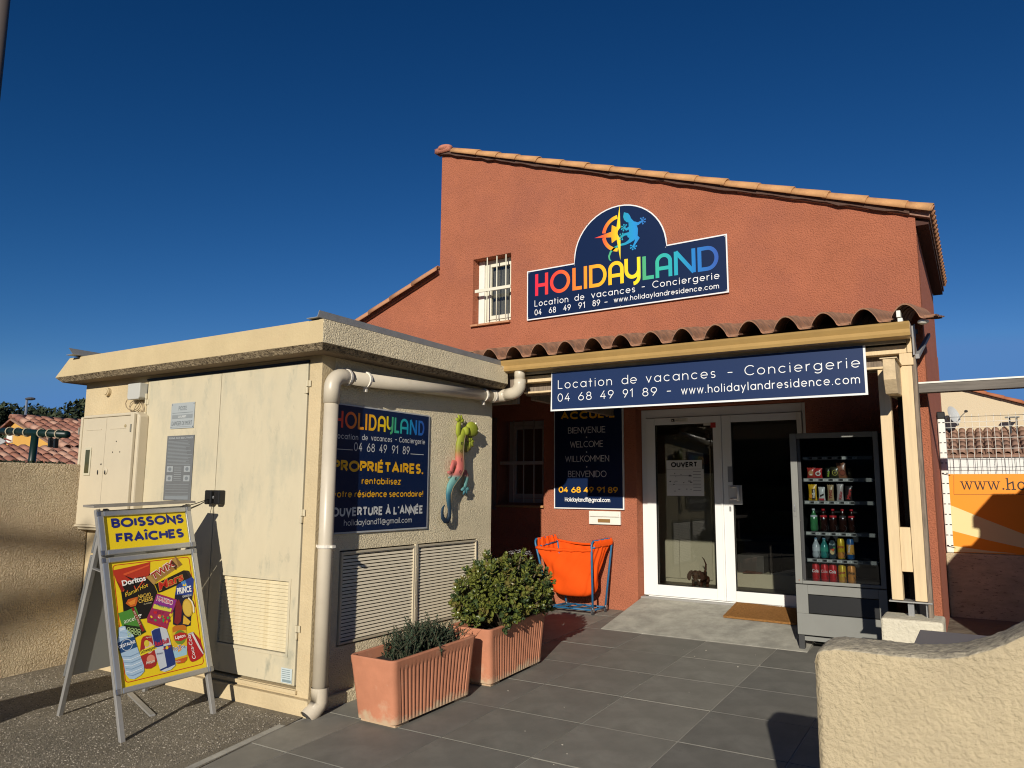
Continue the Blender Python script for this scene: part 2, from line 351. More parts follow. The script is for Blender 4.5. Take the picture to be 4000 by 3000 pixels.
# ------------------------------------------------------------------ material set
fXZ = lambda u, v, d: (u, d, v)
fYZ = lambda u, v, d: (d, u, v)
fXY = lambda u, v, d: (u, v, d)
SLOPE = .0358
gz = lambda y: SLOPE*y
M_pink = mat('pink_render', (.485,.168,.092), .95, 1, 75, .026, .10, 2.2, detail=5, spec=.1, stain=(.41,.145,.09), ssc=.9, smin=.45, smax=.7, stain2=((.30,.11,.07), 6, .68, .78))
M_pinks = mat('pink_render_smooth', (.47,.17,.11), .95, .8, 60, .006, .07, 1.2, detail=4, spec=.1)
M_cream = mat('cream_spray', (.57,.455,.275), .95, 1, 60, .005, .1, 4, detail=5, spec=.1, stain=(.60,.46,.27), ssc=1.6, smin=.5, smax=.7)
M_coarse = mat('cream_roughcast', (.62,.50,.33), .95, 1, 62, .016, .12, 2.5, spec=.1, kind='voronoi', stain=(.5,.4,.27), ssc=1.5)
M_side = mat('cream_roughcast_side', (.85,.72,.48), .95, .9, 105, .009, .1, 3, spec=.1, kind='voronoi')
M_boundary = mat('boundary_roughcast', (.62,.50,.33), .95, 1, 90, .022, .15, 2, spec=.1, kind='voronoi', stain=(.50,.37,.24), ssc=1.2, smin=.45, smax=.75)
M_cap = mat('weathered_coping', (.52,.45,.32), .95, 1, 90, .008, .3, 40, spec=.1, stain=(.30,.26,.20), ssc=45, smin=.48, smax=.66)
M_near = mat('near_wall_render', (.57,.465,.295), .95, 1, 62, .014, .1, 5, detail=9, spec=.1, stain=(.50,.41,.27), ssc=2.2, smin=.45, smax=.75)
M_door = mat('painted_metal_cream', (.57,.495,.34), .55, .25, 8, .004, .05, 3, spec=.4, stain=(.47,.43,.31), ssc=2.6, smin=.50, smax=.68, stretch=(1.6,1.6,.7), stain2=((.27,.265,.20), 5, .58, .78))
M_plastic = mat('cream_plastic', (.57,.49,.35), .45, .1, 30, .002, .04, 3)
M_pipe = mat('pipe_plastic', (.58,.505,.385), .38, .05, 30, .001, .07, 4, spec=.5, stain=(.5,.42,.32), ssc=5, smin=.55, smax=.8)
M_zinc = mat('zinc_trim', (.30,.31,.31), .5, .2, 40, .001, .15, 6, metal=.3)
M_roof = mat('roof_slab', (.40,.37,.32), .9, .6, 40, .003, .2, 3)
M_tile = mat('clay_tile', (.48,.235,.125), .85, .6, 70, .002, .25, 9, spec=.2, stain=(.30,.17,.11), ssc=7, smin=.55, smax=.75)
M_tile2 = mat('clay_tile_porch', (.38,.19,.11), .85, .9, 90, .003, .4, 9, spec=.2, stain=(.17,.115,.085), ssc=14, smin=.45, smax=.68)
M_tile3 = mat('clay_tile_dark', (.30,.175,.12), .85, .6, 40, .003, .3, 3, spec=.2)
M_tileo = mat('clay_tile_ochre', (.60,.32,.14), .85, .6, 70, .002, .2, 8, spec=.2, stain=(.45,.22,.10), ssc=6, smin=.5, smax=.75)
M_mortar = mat('mortar', (.30,.17,.12), .95, 1, 60, .01, .3, 10)
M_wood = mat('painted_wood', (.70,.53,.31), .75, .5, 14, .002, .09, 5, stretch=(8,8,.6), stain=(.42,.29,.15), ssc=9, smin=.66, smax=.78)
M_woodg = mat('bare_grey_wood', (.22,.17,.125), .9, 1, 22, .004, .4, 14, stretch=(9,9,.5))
M_woodw = mat('grey_beam_wood', (.16,.14,.12), .85, .5, 14, .002, .25, 6, stretch=(.5,8,8))
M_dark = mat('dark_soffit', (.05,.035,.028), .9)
M_white = mat('white_upvc', (.80,.79,.75), .35, 0, var=.02)
M_whitep = mat('white_paint', (.78,.76,.68), .5, .2, 60, .001, .05, 8)
M_gut = mat('ochre_gutter', (.40,.25,.085), .38, .05, 20, .001, .1, 5, spec=.5)
M_navy = mat('navy_panel', (.0035,.014,.056), .4, spec=.25)
M_black = mat('black_panel', (.008,.013,.04), .35, spec=.35)
M_glass = glass('window_glass', (.74,.74,.715))
M_int = mat('interior_wall', (.20,.17,.14), .9)
M_cab = mat('cabinet_cream', (.62,.60,.48), .5)
M_conc = mat('ramp_concrete', (.41,.39,.325), .9, .7, 60, .003, .22, 6, stain=(.25,.235,.2), ssc=4, smin=.45, smax=.75)
M_alu = mat('brushed_aluminium', (.50,.51,.51), .32, .1, 60, .0005, .06, 8, metal=.75)
M_aludull = mat('dull_aluminium', (.36,.35,.33), .5, .1, 60, .0005, .1, 8, metal=.4)
M_blackm = mat('black_plastic', (.012,.012,.012), .35)
M_terr = mat('terracotta', (.52,.215,.125), .75, .35, 40, .002, .13, 5, spec=.25, stain=(.55,.33,.21), ssc=6, smin=.56, smax=.74)
M_soil = mat('dark_soil', (.03,.022,.016), .95, 1, 60, .01)
M_steel = mat('galvanised', (.45,.45,.45), .35, metal=.8)

# ------------------------------------------------------------------ ground
b = MB()
xs = [-900,-60,-30,-12,-3.75,6,30,900]; ys = [-900,-40,-14,3.0,9.0,14,40,1200]
zf = lambda y: gz(max(-12, min(12, y)))-.02
b.add([(x, y, zf(y)) for y in ys for x in xs], [(j*8+i, j*8+i+1, (j+1)*8+i+1, (j+1)*8+i) for j in range(7) for i in range(7)])
b.build('ground', mat('dry_ground', (.17,.14,.10), .95, 1, 8, .05, .3, .5))['kind'] = 'structure'
M_asph = mat('worn_asphalt', (.27,.235,.175), .93, 1, 150, .010, .25, 2.2, detail=3, spec=.15, kind='voronoi', stain=(.30,.265,.22), ssc=70, smin=.54, smax=.68, stain2=((.05,.043,.036), 110, .56, .68))
b = MB(); P_ = [(-6.4,-3),(-3.35,-3),(-3.40,1.5),(-3.545,2.6),(-3.66,3.34),(-3.70,3.56),(-6.4,3.56)]
b.add([(x, y, gz(y)+.004) for x, y in P_], [tuple(range(7))]); b.build('asphalt', M_asph)['kind'] = 'structure'
b = MB()
for i in range(24000):                                 # loose chippings in the asphalt face
    x = random.uniform(-6.3, -3.7); y = random.uniform(1.2, 3.45)
    r = random.uniform(.0022, .0062); z = gz(y)+.0035
    a = random.uniform(0, 6.28)
    b.add([(x+r*math.cos(a+k*2.1), y+r*math.sin(a+k*2.1), z) for k in range(3)]+[(x, y, z+r*.7)], [(0,1,3),(1,2,3),(2,0,3)], i % 3)
tag(b.build('gravel', [mat('chip_light', (.50,.44,.35), .9), mat('chip_mid', (.27,.23,.175), .9), mat('chip_dark', (.07,.06,.05), .9)]), 'loose pale chippings bedded in the worn asphalt beside the utility building', 'gravel', kind='stuff')
pav = MB(); Q = [(-3.545,2.62),(-3.40,1.4),(-3.40,-2),(1.6,-2),(1.6,7.63),(-9,7.63),(-9,5.6),(-3.72,5.6),(-3.68,3.4)]
pav.prism(Q, lambda u, v, d: (u, v, gz(v)+d), -.08, -.0005)
pav = pav.build('paving', mat('grout', (.36,.34,.30), .9, .5, 80, .002, .2, 6)); pav['kind'] = 'structure'
tmats = [mat('slate_tile_%d' % k, c, .62, .35, 30, .0015, .13, 5, spec=.3, stain=tuple(x*1.35 for x in c), ssc=2.3, smin=.5, smax=.8, stain2=(tuple(x*.72 for x in c), 9, .6, .8)) for k, c in enumerate([(.194,.184,.155),(.220,.207,.174),(.176,.167,.144)])]
tx = [-2.135+.595*k for k in range(-4, 6)]; ty = [4.86+.605*k for k in range(-8, 5)]
_t = {}
def clip(poly, a, b_, c):       # keep a*x+b*y<=c
    o = []
    for i in range(len(poly)):
        p, q = poly[i-1], poly[i]; dp = a*p[0]+b_*p[1]-c; dq = a*q[0]+b_*q[1]-c
        if (dp <= 0) != (dq <= 0): t = dp/(dp-dq); o.append((p[0]+t*(q[0]-p[0]), p[1]+t*(q[1]-p[1])))
        if dq <= 0: o.append(q)
    return o
for i, x in enumerate(tx):
    for j, y in enumerate(ty):
        g = .0032; pl = [(x+g, y+g), (x+.595-g, y+g), (x+.595-g, y+.605-g), (x+g, y+.605-g)]
        if y > 7.6 or x > 1.2: continue
        pl = clip(pl, 0, 1, 7.622)
        if x < -3.2:                                  # edge along the asphalt and the utility building
            pl = clip(pl, -1, -.165, 3.112 if y < 3.5 else 99)
            if y < 5.6 and y+.6 > 3.3: pl = clip(pl, -1, 0, 3.655)
        if len(pl) < 3: continue
        h = random.uniform(.002, .0045); bb = MB(); bb.prism(pl, lambda u, v, d: (u, v, gz(v)+d), -.006, h)
        bb.build('tile', tmats[(i*7+j*3) % 3], pav, at=(x+.3, y+.3, gz(y+.3)), bevel=.0015)
b = MB()
for k in range(34):
    y = random.uniform(1.6, 6.6); x = random.uniform(-3.3, -1.2); r = random.uniform(.002, .007)
    b.ell((x, y, gz(y)+.005), (r, r*.8, r*.5), 6)
tag(b.build('grit', mat('grit_stone', (.42,.38,.31), .9)), 'scattered pale stone crumbs lying on the grey paving', 'grit', kind='stuff')
# ramp of concrete up to the door
b = MB(); b.prism([(6.675,.236),(6.69,.246),(7.79,.428),(7.79,.1),(6.675,.1)], fYZ, -3.15, -1.30)
ramp_o = b.build('concrete_ramp', M_conc, bevel=.006, at=(-2.3,7.2,.25)); ramp_o['kind'] = 'structure'
# path verge strip of mortar along asphalt
b = MB(); b.prism([(-3.56,2.6),(-3.66,3.33),(-3.71,3.33),(-3.61,2.6)], lambda u, v, d: (u, v, gz(v)+d), -.02, .007)
b.build('mortar_edge', M_conc)['kind'] = 'structure'

# ------------------------------------------------------------------ shop building
shop = thing('shop_building', 'salmon pink rendered building with sloping tiled roof, glazed double door and small barred windows', 'building', (-3.1,7.63,.27))
wall = MB()
out = [(-9.5,0),(-.36,0),(-.36,4.085),(-5.87,6.02),(-5.87,4.385),(-9.5,2.95)]
H1 = [(-5.335,3.59),(-4.765,3.60),(-4.765,4.447),(-5.335,4.447)]
H2 = [(-3.155,.2),(-1.405,.2),(-1.405,2.42),(-3.155,2.42)]
H3 = [(-4.93,1.36),(-4.30,1.36),(-4.30,2.36),(-4.93,2.36)]
wall.prism(out, fXZ, 7.63, 7.85, holes=[H1, H2, H3])
wall.box(-.58,-.361,7.8505,10.5,0,4.05,1)
wall.box(-9.5,-.36,10.501,10.7,0,3.2,1)
wall = wall.build('wall', [M_pink, M_pinks], shop)
b = MB()                                             # room behind the door
b.box(-4.2,-.6,7.86,10.4,.38,.44,1); b.box(-4.2,-.6,7.86,10.4,2.6,2.66); b.box(-4.26,-4.2,7.86,10.4,.44,2.6); b.box(-4.2,-.6,10.36,10.4,.44,2.6)
b.build('room_lining', [M_int, mat('room_floor', (.10,.085,.07), .5)], shop)
# main roof plane behind the gable and the lower roof at the left
b = MB()
b.prism([(-.24,4.03),(-5.9,6.02),(-5.9,6.08),(-.24,4.10)], fXZ, 7.60, 10.62)
b.build('roof_deck', M_mortar, shop)
b = MB(); b.prism([(-5.875,4.39),(-9.5,2.955),(-9.5,2.90),(-5.875,4.335)], fXZ, 7.60, 10.6); b.build('roof_deck', M_mortar, shop)
# ochre verge tiles
def half_tile(Lt, r0, r1, n=8, th=.012, mats=None, arc0=0, arc1=180):
    b = MB(); vs = []
    for t, rr in ((0, r0), (Lt, r1)):
        for q in (rr, rr-th):
            for i in range(n+1):
                a = R(arc0+(arc1-arc0)*i/n); vs.append((q*math.cos(a), t, q*math.sin(a)))
    k = n+1; fs = []
    for i in range(n):
        fs += [(i, i+1, 2*k+i+1, 2*k+i), (k+i+1, k+i, 3*k+i, 3*k+i+1), (i+1, i, k+i, k+i+1), (2*k+i, 2*k+i+1, 3*k+i+1, 3*k+i)]
    fs += [(0, 2*k, 3*k, k), (n, k+n, 3*k+n, 2*k+n)]
    return b.add(vs, fs)
vx = [-5.653,-5.283,-4.971,-4.680,-4.380,-4.052,-3.723,-3.409,-3.086,-2.753,-2.419,-2.100,-1.770,-1.440,-1.113,-.776,-.446,-.228]
sl_ = math.atan2(6.035-4.153, 5.425)
vt = half_tile(.42, .078, .098); first = None
for i in range(17):
    x0 = vx[i]; x1 = vx[i+1]; Lx = (x1-x0)
    q = half_tile(Lx/math.cos(sl_)+.05, .082, .098) if first is None else None
    z1 = 6.035-(x1-vx[0])*math.tan(sl_)
    # local +Y runs down the slope: rotate so Y -> (+X, -Z)
    rot = Matrix(((math.cos(sl_), 0, -math.sin(sl_)), (0, 1, 0), (math.sin(sl_), 0, math.cos(sl_))))
    if first is None: first = q.build('roof_tile', M_tileo, shop, smooth=True, at=(0,0,0))
    o = first if i == 0 else inst(first, (0,0,0), shop)
    ax = Vector((math.cos(sl_), 0, -math.sin(sl_))); zx = Vector((math.sin(sl_), 0, math.cos(sl_))); xx = ax.cross(zx)
    o.rotation_mode = 'QUATERNION'; o.rotation_quaternion = Matrix((xx, ax, zx)).transposed().to_quaternion()
    p = Vector((x0-.03, 7.63, z1+Lx*math.tan(sl_)-.075))+zx*random.uniform(-.004,.004); o.location = p-wl(shop)
    o.scale = (1, Lx/(vx[1]-vx[0]), 1)
b = MB()                                             # mortar bed under the verge tiles
pts = [(-5.9,6.03)]+[(-5.8+.1*k, 6.035-.03-(.1*k-.05)*math.tan(sl_)+random.uniform(-.006,.006)) for k in range(55)]
low = [(x, z-.055+random.uniform(-.012,.008)) for x, z in pts]
b.prism(pts+low[::-1], fXZ, 7.575, 7.628); b.build('verge_mortar', mat('verge_mortar', (.10,.055,.04), .95, 1, 60, .01), shop)
b = MB(); b.ell((-5.80,7.60,6.045), (.12,.09,.05), 12); b.box(-5.93,-5.70,7.54,7.66,5.985,6.045); b.build('ridge_cap', mat('ridge_mortar', (.52,.20,.13), .95, 1, 60, .01, .2, 9), shop, smooth=True)
# lower left roof tiles
sl2 = math.atan2(4.39-2.955, 3.625); t2 = None
for k in range(9):
    Lx = .40; x1 = -5.88-k*.375; z1 = 4.395-(k*.375)*math.tan(sl2)
    if t2 is None: t2 = half_tile(.44, .09, .10).build('roof_tile', M_tile, shop, smooth=True, at=(0,0,0)); o = t2
    else: o = inst(t2, (0,0,0), shop)
    ax = Vector((-math.cos(sl2), 0, -math.sin(sl2))); zx = Vector((-math.sin(sl2), 0, math.cos(sl2))); xx = ax.cross(zx)
    o.rotation_mode = 'QUATERNION'; o.rotation_quaternion = Matrix((xx, ax, zx)).transposed().to_quaternion()
    o.location = Vector((x1+.04, 7.61, z1-.035))-wl(shop)
# eave tiles down the right side
et = None
for k in range(21):
    y = 7.62+k*.143
    if et is None: et = half_tile(.30, .058, .068, 6).build('eave_tile', M_tile, shop, smooth=True, at=(0,0,0)); o = et
    else: o = inst(et, (0,0,0), shop)
    ax = Vector((math.cos(sl_), 0, -math.sin(sl_))); zx = Vector((math.sin(sl_), 0, math.cos(sl_)))
    xx = ax.cross(zx); o.rotation_mode = 'QUATERNION'; o.rotation_quaternion = Matrix((xx, ax, zx)).transposed().to_quaternion()
    o.location = Vector((-.50, y, 4.175))-wl(shop)
b = MB(); b.box(-.36,-.255,7.66,10.6,3.99,4.04); b.build('eave_board', mat('eave_brown', (.07,.03,.022), .9), shop)
# upper barred window
def barred_window(X0, X1, Z0, Z1, yf, bars, rail, frame, sill, mat_f, rz=.04, curtain=False):
    wdw = MB(); wdw.box(X0,X0+.055,yf,yf+.05,Z0,Z1); wdw.box(X1-.05,X1,yf,yf+.05,Z0,Z1); wdw.box(X0+.0551,X1-.0501,yf,yf+.05,Z0,Z0+.05); wdw.box(X0+.0551,X1-.0501,yf,yf+.05,Z1-.05,Z1)
    wdw = wdw.build('window', mat_f, shop, bevel=.003, at=((X0+X1)/2, yf, Z0))
    b = MB(); a0, a1, c0, c1 = X0+.06, X1-.055, Z0+.055, Z1-.055
    b.box(a0,a0+.04,yf-.012,yf+.03,c0,c1); b.box(a1-.04,a1,yf-.012,yf+.03,c0,c1); b.box(a0+.0401,a1-.0401,yf-.012,yf+.03,c0,c0+.05); b.box(a0+.0401,a1-.0401,yf-.012,yf+.03,c1-.04,c1)
    b.build('frame', mat_f, wdw, bevel=.002)
    b = MB(); b.box(a0+.04,a1-.04,yf+.008,yf+.014,c0+.05,c1-.04); b.build('pane', M_glass, wdw)
    for x in bars:
        b = MB(); b.cyl((x,7.645,Z0+.002),(x,7.645,Z1-.001),.0075,n=8); b.build('bar', mat_f, wdw, smooth=True)
    b = MB(); b.box(rail[0],rail[1],7.633,7.642,rail[2],rail[2]+.045) if rail[3] else b.box(rail[0],rail[1],7.62,7.6365,rail[2],rail[2]+rz)
    b.build('cross_bar', mat_f, wdw, bevel=.002)
    return wdw
w1 = barred_window(-5.245,-4.768,3.61,4.445,7.775,[-5.13,-4.985,-4.85],(-5.30,-4.768,4.0,False), None, None, mat('window_cream', (.74,.70,.55), .45))
b = MB(); b.box(-5.332,-5.247,7.76,7.83,3.60,4.446); b.build('side_panel', M_whitep, w1)
b = MB(); b.grid(lambda u, v: (-5.2+.4*u, 7.84+.006*math.sin(u*60), 3.66+.74*v), 60, 1); b.build('curtain', mat('curtain_grey', (.30,.30,.30), .9), w1, smooth=True)
for k in range(5):
    b = MB(); b.box(-5.345+k*.117,-5.345+k*.117+.113,7.585,7.77,3.562,3.588); b.build('sill_tile', M_tile, w1, bevel=.004)
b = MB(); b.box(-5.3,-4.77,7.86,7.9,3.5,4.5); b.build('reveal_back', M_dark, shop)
M_cr2 = mat('window_shade_paint', (.45,.40,.36), .5)
w2 = barred_window(-4.86,-4.302,1.385,2.355,7.775,[-4.72,-4.58,-4.44],(-4.90,-4.302,1.83,False), None, None, M_cr2)
for k in range(5):
    b = MB(); b.box(-4.94+k*.131,-4.94+k*.131+.127,7.59,7.77,1.332,1.358); b.build('sill_tile', mat('sill_ochre', (.45,.25,.10), .8), w2, bevel=.004)
b = MB(); b.box(-5.10,-4.945,7.608,7.628,1.30,2.40); b.build('shutter', mat('shutter_brown', (.20,.14,.12), .6), w2, bevel=.004)

# glazed double door
door = thing('double_door', 'white framed glazed double door of the pink building at the head of the ramp', 'door', (-2.27,7.8,.43))
F = MB(); yf = 7.79
F.box(-3.153,-3.098,yf,yf+.07,.436,2.415); F.box(-1.462,-1.408,yf,yf+.07,.436,2.415); F.box(-3.0979,-1.4621,yf,yf+.07,2.325,2.415); F.box(-3.0979,-1.4621,yf-.012,yf+.07,.415,.4355)
F.box(-3.20,-3.1531,yf-.02,7.629+.02,.40,2.44) if False else None
F.build('frame', M_white, door, bevel=.004)
b = MB(); b.box(-3.16,-1.40,7.70,7.775,.405,.427); b.build('threshold', M_aludull, door, bevel=.003)
def leaf(x0, x1, z0, z1, gl, gr, gb, gt):
    b = MB(); b.box(x0,gl,yf-.018,yf+.05,z0,z1); b.box(gr,x1,yf-.018,yf+.05,z0,z1); b.box(gl+.0001,gr-.0001,yf-.018,yf+.05,z0,gb); b.box(gl+.0001,gr-.0001,yf-.018,yf+.05,gt,z1)
    o = b.build('door_leaf', M_white, door, bevel=.004)
    b = MB(); b.box(gl+.0002,gr-.0002,yf+.010,yf+.016,gb,gt); b.build('pane', M_glass, o)
    b = MB(); r = .008
    for q in ((gl,gl+r,gb,gt),(gr-r,gr,gb,gt),(gl+r,gr-r,gb,gb+r),(gl+r,gr-r,gt-r,gt)): b.box(q[0]+.0003,q[1]-.0003,yf-.008,yf+.009,q[2]+.0003,q[3]-.0003)
    b.build('gasket', M_blackm, o); return o
l1 = leaf(-3.094,-2.285,.44,2.32,-2.992,-2.355,.553,2.245); l2 = leaf(-2.262,-1.466,.44,2.32,-2.165,-1.515,.545,2.245)
b = MB(); b.box(-2.2845,-2.2625,yf-.03,yf+.04,.44,2.32); b.build('meeting_stile', M_white, door, bevel=.004)
b = MB(); b.cyl((-2.10,yf-.06,1.44),(-2.10,yf-.06,1.60),.014,n=10); b.cyl((-2.10,yf-.06,1.46),(-2.19,yf-.02,1.46),.009,n=8); b.cyl((-2.10,yf-.06,1.58),(-2.19,yf-.02,1.58),.009,n=8)
b.build('handle', M_white, l2, smooth=True)
b = MB(); b.box(-2.21,-2.07,yf-.024,yf-.0185,1.405,1.60); b.build('push_plate', mat('white_plate', (.6,.59,.55), .4), l2)
b = MB(); b.box(-2.205,-2.185,yf-.022,yf-.0185,1.335,1.385); b.build('lock', M_steel, l2)
b = MB(); b.box(-2.21,-2.165,yf-.021,yf-.0185,1.63,1.79); b.build('sticker', mat('sticker_grey', (.25,.25,.26), .5), l2)
p = Print((0,yf-.0185,0),(1,0,0),(0,0,1),(0,-1,0))
p.rect(-2.81,2.27,-2.62,2.312,'d9d4c6'); p.rect(-2.80,2.275,-2.765,2.306,'27272b',2); p.text('x',-2.79,2.281,.018,.004,'e8e4d8',3)
for r_ in (2.297,2.285): p.rect(-2.755,r_,-2.64,r_+.004,'8c7a70',2)
p.build('sticker_print', l1)
p = Print((0,yf-.0185,0),(1,0,0),(0,0,1),(0,-1,0)); p.rect(-2.45,2.22,-2.375,2.25,'d6cfc0'); p.rect(-2.375,2.195,-2.32,2.25,'b8302a',2); p.build('sticker_print', l1)
# papers inside the left leaf
def paper(name, label, x0, x1, z0, z1, y, draw):
    o = thing(name, label, 'notice', ((x0+x1)/2, y, z0)); b = MB(); b.box(x0,x1,y,y+.0015,z0,z1); b.build('sheet', mat('paper_white', (.66,.65,.60), .8), o)
    p = Print((0,y-.0003,0),(1,0,0),(0,0,1),(0,-1,0)); draw(p); p.build('print', o)
paper('open_notice', 'white paper sign reading OUVERT on the left glass door', -2.876,-2.485,1.769,1.862,7.797, lambda p: p.heavy('OUVERT',-2.825,1.788,.056,.29,'141414',1,.24))
def drw(p):
    random.seed(4)
    for k in range(16):
        x = random.uniform(-2.85,-2.62); z = random.uniform(1.51,1.73); p.rect(x, z, x+random.uniform(.01,.035), z+random.uniform(.004,.012), random.choice(['4a4a48','6b6a66','8a8884']), 1+k*.2)
    for k in range(7): p.rect(-2.585,1.74-.033*k,-2.50,1.744-.033*k,'4c4b49')
    p.rect(-2.84,1.695,-2.60,1.699,'55544f'); p.rect(-2.86,1.60,-2.50,1.602,'77756f')
paper('opening_hours_notice', 'white printed sheet of small drawings under the OUVERT sign', -2.876,-2.470,1.486,1.766,7.797, drw)

# ------------------------------------------------------------------ inside the shop
cab = thing('cabinet', 'cream two door cupboard standing inside behind the left glass door', 'cabinet', (-3.0,9.05,.44))
b = MB(); b.box(-3.75,-2.74,9.02,9.4,.44,1.75); b.build('carcass', M_cab, cab, bevel=.003)
for x0, x1 in ((-3.74,-3.18),(-3.172,-2.775)):
    b = MB(); b.box(x0,x1,9.0,9.018,.49,1.74); b.build('cabinet_door', M_cab, cab, bevel=.002)
desk = thing('counter', 'low cream counter base with dark shelves seen through the right glass door', 'counter', (-1.9,9.1,.44))
b = MB(); b.box(-2.62,-.9,9.0,9.5,.44,.60); b.build('base', M_cab, desk, bevel=.004)
b = MB(); b.box(-2.62,-.9,9.05,9.5,.93,.96); b.box(-2.12,-2.09,9.05,9.5,.60,.93); b.box(-2.62,-.9,9.46,9.5,.60,1.6); b.box(-2.62,-.9,9.1,9.5,1.3,1.32); b.build('shelf', mat('dark_shelf', (.035,.03,.028), .6), desk)
b = MB(); b.box(-2.50,-2.20,9.08,9.3,.603,.80); tag(b.build('drawer_box', mat('grey_box', (.08,.08,.08), .6), at=(-2.35,9.19,.6)), 'small dark grey box on the counter base behind the right door', 'box')
for k, (x, y, z, lab, r_) in enumerate([(-2.45,9.12,.961,'loose white papers on the dark shelf behind the right door',.3),(-2.0,9.06,.601,'folded white paper at the middle of the counter base',-.2),(-2.32,9.04,.602,'dark flat magazine lying in front of the grey box on the counter base',.1)]):
    b = MB(); M = Matrix.Rotation(r_, 3, 'Z'); b.obox((x,y,z+.006),(.2,.13,.008),M); b.obox((x+.02,y-.01,z+.016),(.18,.12,.004),Matrix.Rotation(r_+.2,3,'Z') @ Matrix.Rotation(.08,3,'Y'))
    tag(b.build('papers', mat('paper_%d' % (k//2), (.7,.69,.63) if k < 2 else (.2,.12,.10), .8), at=(x,y,z)), lab, 'papers')
lf = thing('leaflets', 'blue and white printed leaflets laid on the floor inside the glass door', 'leaflets', (-2.95,8.35,.44))
for k in range(3):
    b = MB(); b.obox((-3.07+.14*k,8.18-.01*k,.446+.001*k),(.12,.2,.003),Matrix.Rotation(.1*k-.1,3,'Z')); o = b.build('leaflet', mat('leaflet_white', (.6,.66,.68), .6), lf)
    p = Print((-3.07+.14*k,8.18-.01*k,.4485+.001*k),(1,0,0),(0,1,0),(0,0,1)); p.ell(0,.01,.045,.05,'2e6f8e'); p.ell(.01,.0,.03,.02,'bcd9df',2); p.rect(-.04,-.08,.04,-.06,'4b5b60'); p.build('print', o)

# ------------------------------------------------------------------ gable sign
gs = thing('gable_sign', 'navy arched HOLIDAYLAND sign with compass and gecko logo on the pink gable', 'sign', (-3.3,7.6,3.55))
def sign_outline(e):
    cx, cz, r = -3.31, 4.19, .575
    o = [(-4.516+e,3.55+e),(-2.089-e,3.575+e),(-2.09-e,4.205-e),(-2.745-e*.3,4.195-e)]
    for k in range(1, 24): a = R(0+180*k/24); o.append((cx+.567*math.cos(a)-e*math.cos(a), 4.195+.563*math.sin(a)-e*math.sin(a)))
    return o+[(-3.877+e*.3,4.165-e),(-4.516+e,4.16-e)]
b = MB(); b.prism(sign_outline(0), fXZ, 7.598, 7.612); b.build('panel', mat('sign_white', (.78,.78,.76), .4), gs)
p = Print((0,7.5975,0),(1,0,0),(0,0,1),(0,-1,0)); p.poly(sign_outline(.014), M_navy, 0); p.build('face', gs)
RB = ramp('rainbow_letters', [(0,'dd2443'),(.13,'ee4530'),(.25,'f4822a'),(.42,'f9b81c'),(.60,'f8dc1e'),(.612,'4fa96a'),(.70,'2fb39a'),(.80,'1c9fb8'),(.88,'1777c0'),(1,'2b52a4')], 0, 0, 1)
def holiday(name, parent, Fr, L_, z0, hh, m, wt):       # geometric wordmark, butt ended strokes
    p = Print(*Fr); s = lambda pts, w_=wt: p.stroke(pts, w_, m, 1, False)
    T = hh; o = wt/2
    (h0,h1),(o0,o1),(l0,l1),(i0,i1),(d0,d1),(a0,a1),(y0,y1),(L0,L1),(A0,A1),(N0,N1),(D0,D1) = L_
    s([(h0+o,z0),(h0+o,z0+T)]); s([(h1-o,z0),(h1-o,z0+T)]); s([(h0+wt,z0+T*.47),(h1-wt,z0+T*.47)])
    s(arc((o0+o1)/2,z0+T/2,(o1-o0)/2-o,T/2-o*.8,0,360,28))
    for a, b_ in ((l0,l1),(L0,L1)): s([(a+o,z0),(a+o,z0+T)]); s([(a+wt,z0+o),(b_,z0+o)])
    s([((i0+i1)/2,z0),((i0+i1)/2,z0+T)])
    for a, b_ in ((d0,d1),(D0,D1)):
        rx = (b_-a)*.52; s([(a+o,z0),(a+o,z0+T)]); s([(a+wt,z0+T-o)]+arc(b_-rx-o*.2,z0+T/2,rx-o,T/2-o,90,-90,16)+[(a+wt,z0+o)])
    for a, b_ in ((a0,a1),(A0,A1)):
        rx = (b_-a)/2-o; s([(a+o,z0),(a+o,z0+T-rx-o)]+arc((a+b_)/2,z0+T-rx-o,rx,rx,180,0,14)+[(b_-o,z0)]); s([(a+wt,z0+T*.38),(b_-wt,z0+T*.38)])
    rx = (y1-y0)/2-o; s([(y0+o,z0+T*1.02),(y0+o,z0+T*.55)]+arc((y0+y1)/2,z0+T*.52,rx,rx*1.1,180,350,14)); s([(y1-o,z0+T*1.02),(y1-o,z0+T*.22)]+arc(y1-o-rx*.9,z0+T*.2,rx*.9,rx*1.0,0,-88,10))
    s([(N0+o,z0),(N0+o,z0+T-.004)]); s([(N0+o,z0+T-.03*T),(N1-o,z0+.03*T)]); s([(N1-o,z0+.004),(N1-o,z0+T)])
    return p
def ob_ramp(name, stops, ax, lo, hi): return ramp(name, stops, ax, lo, hi)
stops = [(0,'dd2443'),(.13,'ee4530'),(.25,'f4822a'),(.42,'f9b81c'),(.60,'f8dc1e'),(.612,'4fa96a'),(.70,'2fb39a'),(.80,'1c9fb8'),(.88,'1777c0'),(1,'2b52a4')]
m = ob_ramp('rainbow_gable', stops, 0, -4.41+3.3, -2.18+3.3)
GL = [(-4.402,-4.224),(-4.198,-3.930),(-3.900,-3.779),(-3.752,-3.71),(-3.685,-3.46),(-3.443,-3.255),(-3.245,-3.052),(-3.031,-2.90),(-2.88,-2.69),(-2.668,-2.43),(-2.408,-2.18)]
p = holiday('w', gs, ((0,7.597,0),(1,0,0),(0,0,1),(0,-1,0)), GL, 3.838, .268, m, .042); p.build('wordmark', gs)
def over(bb):
    return bb
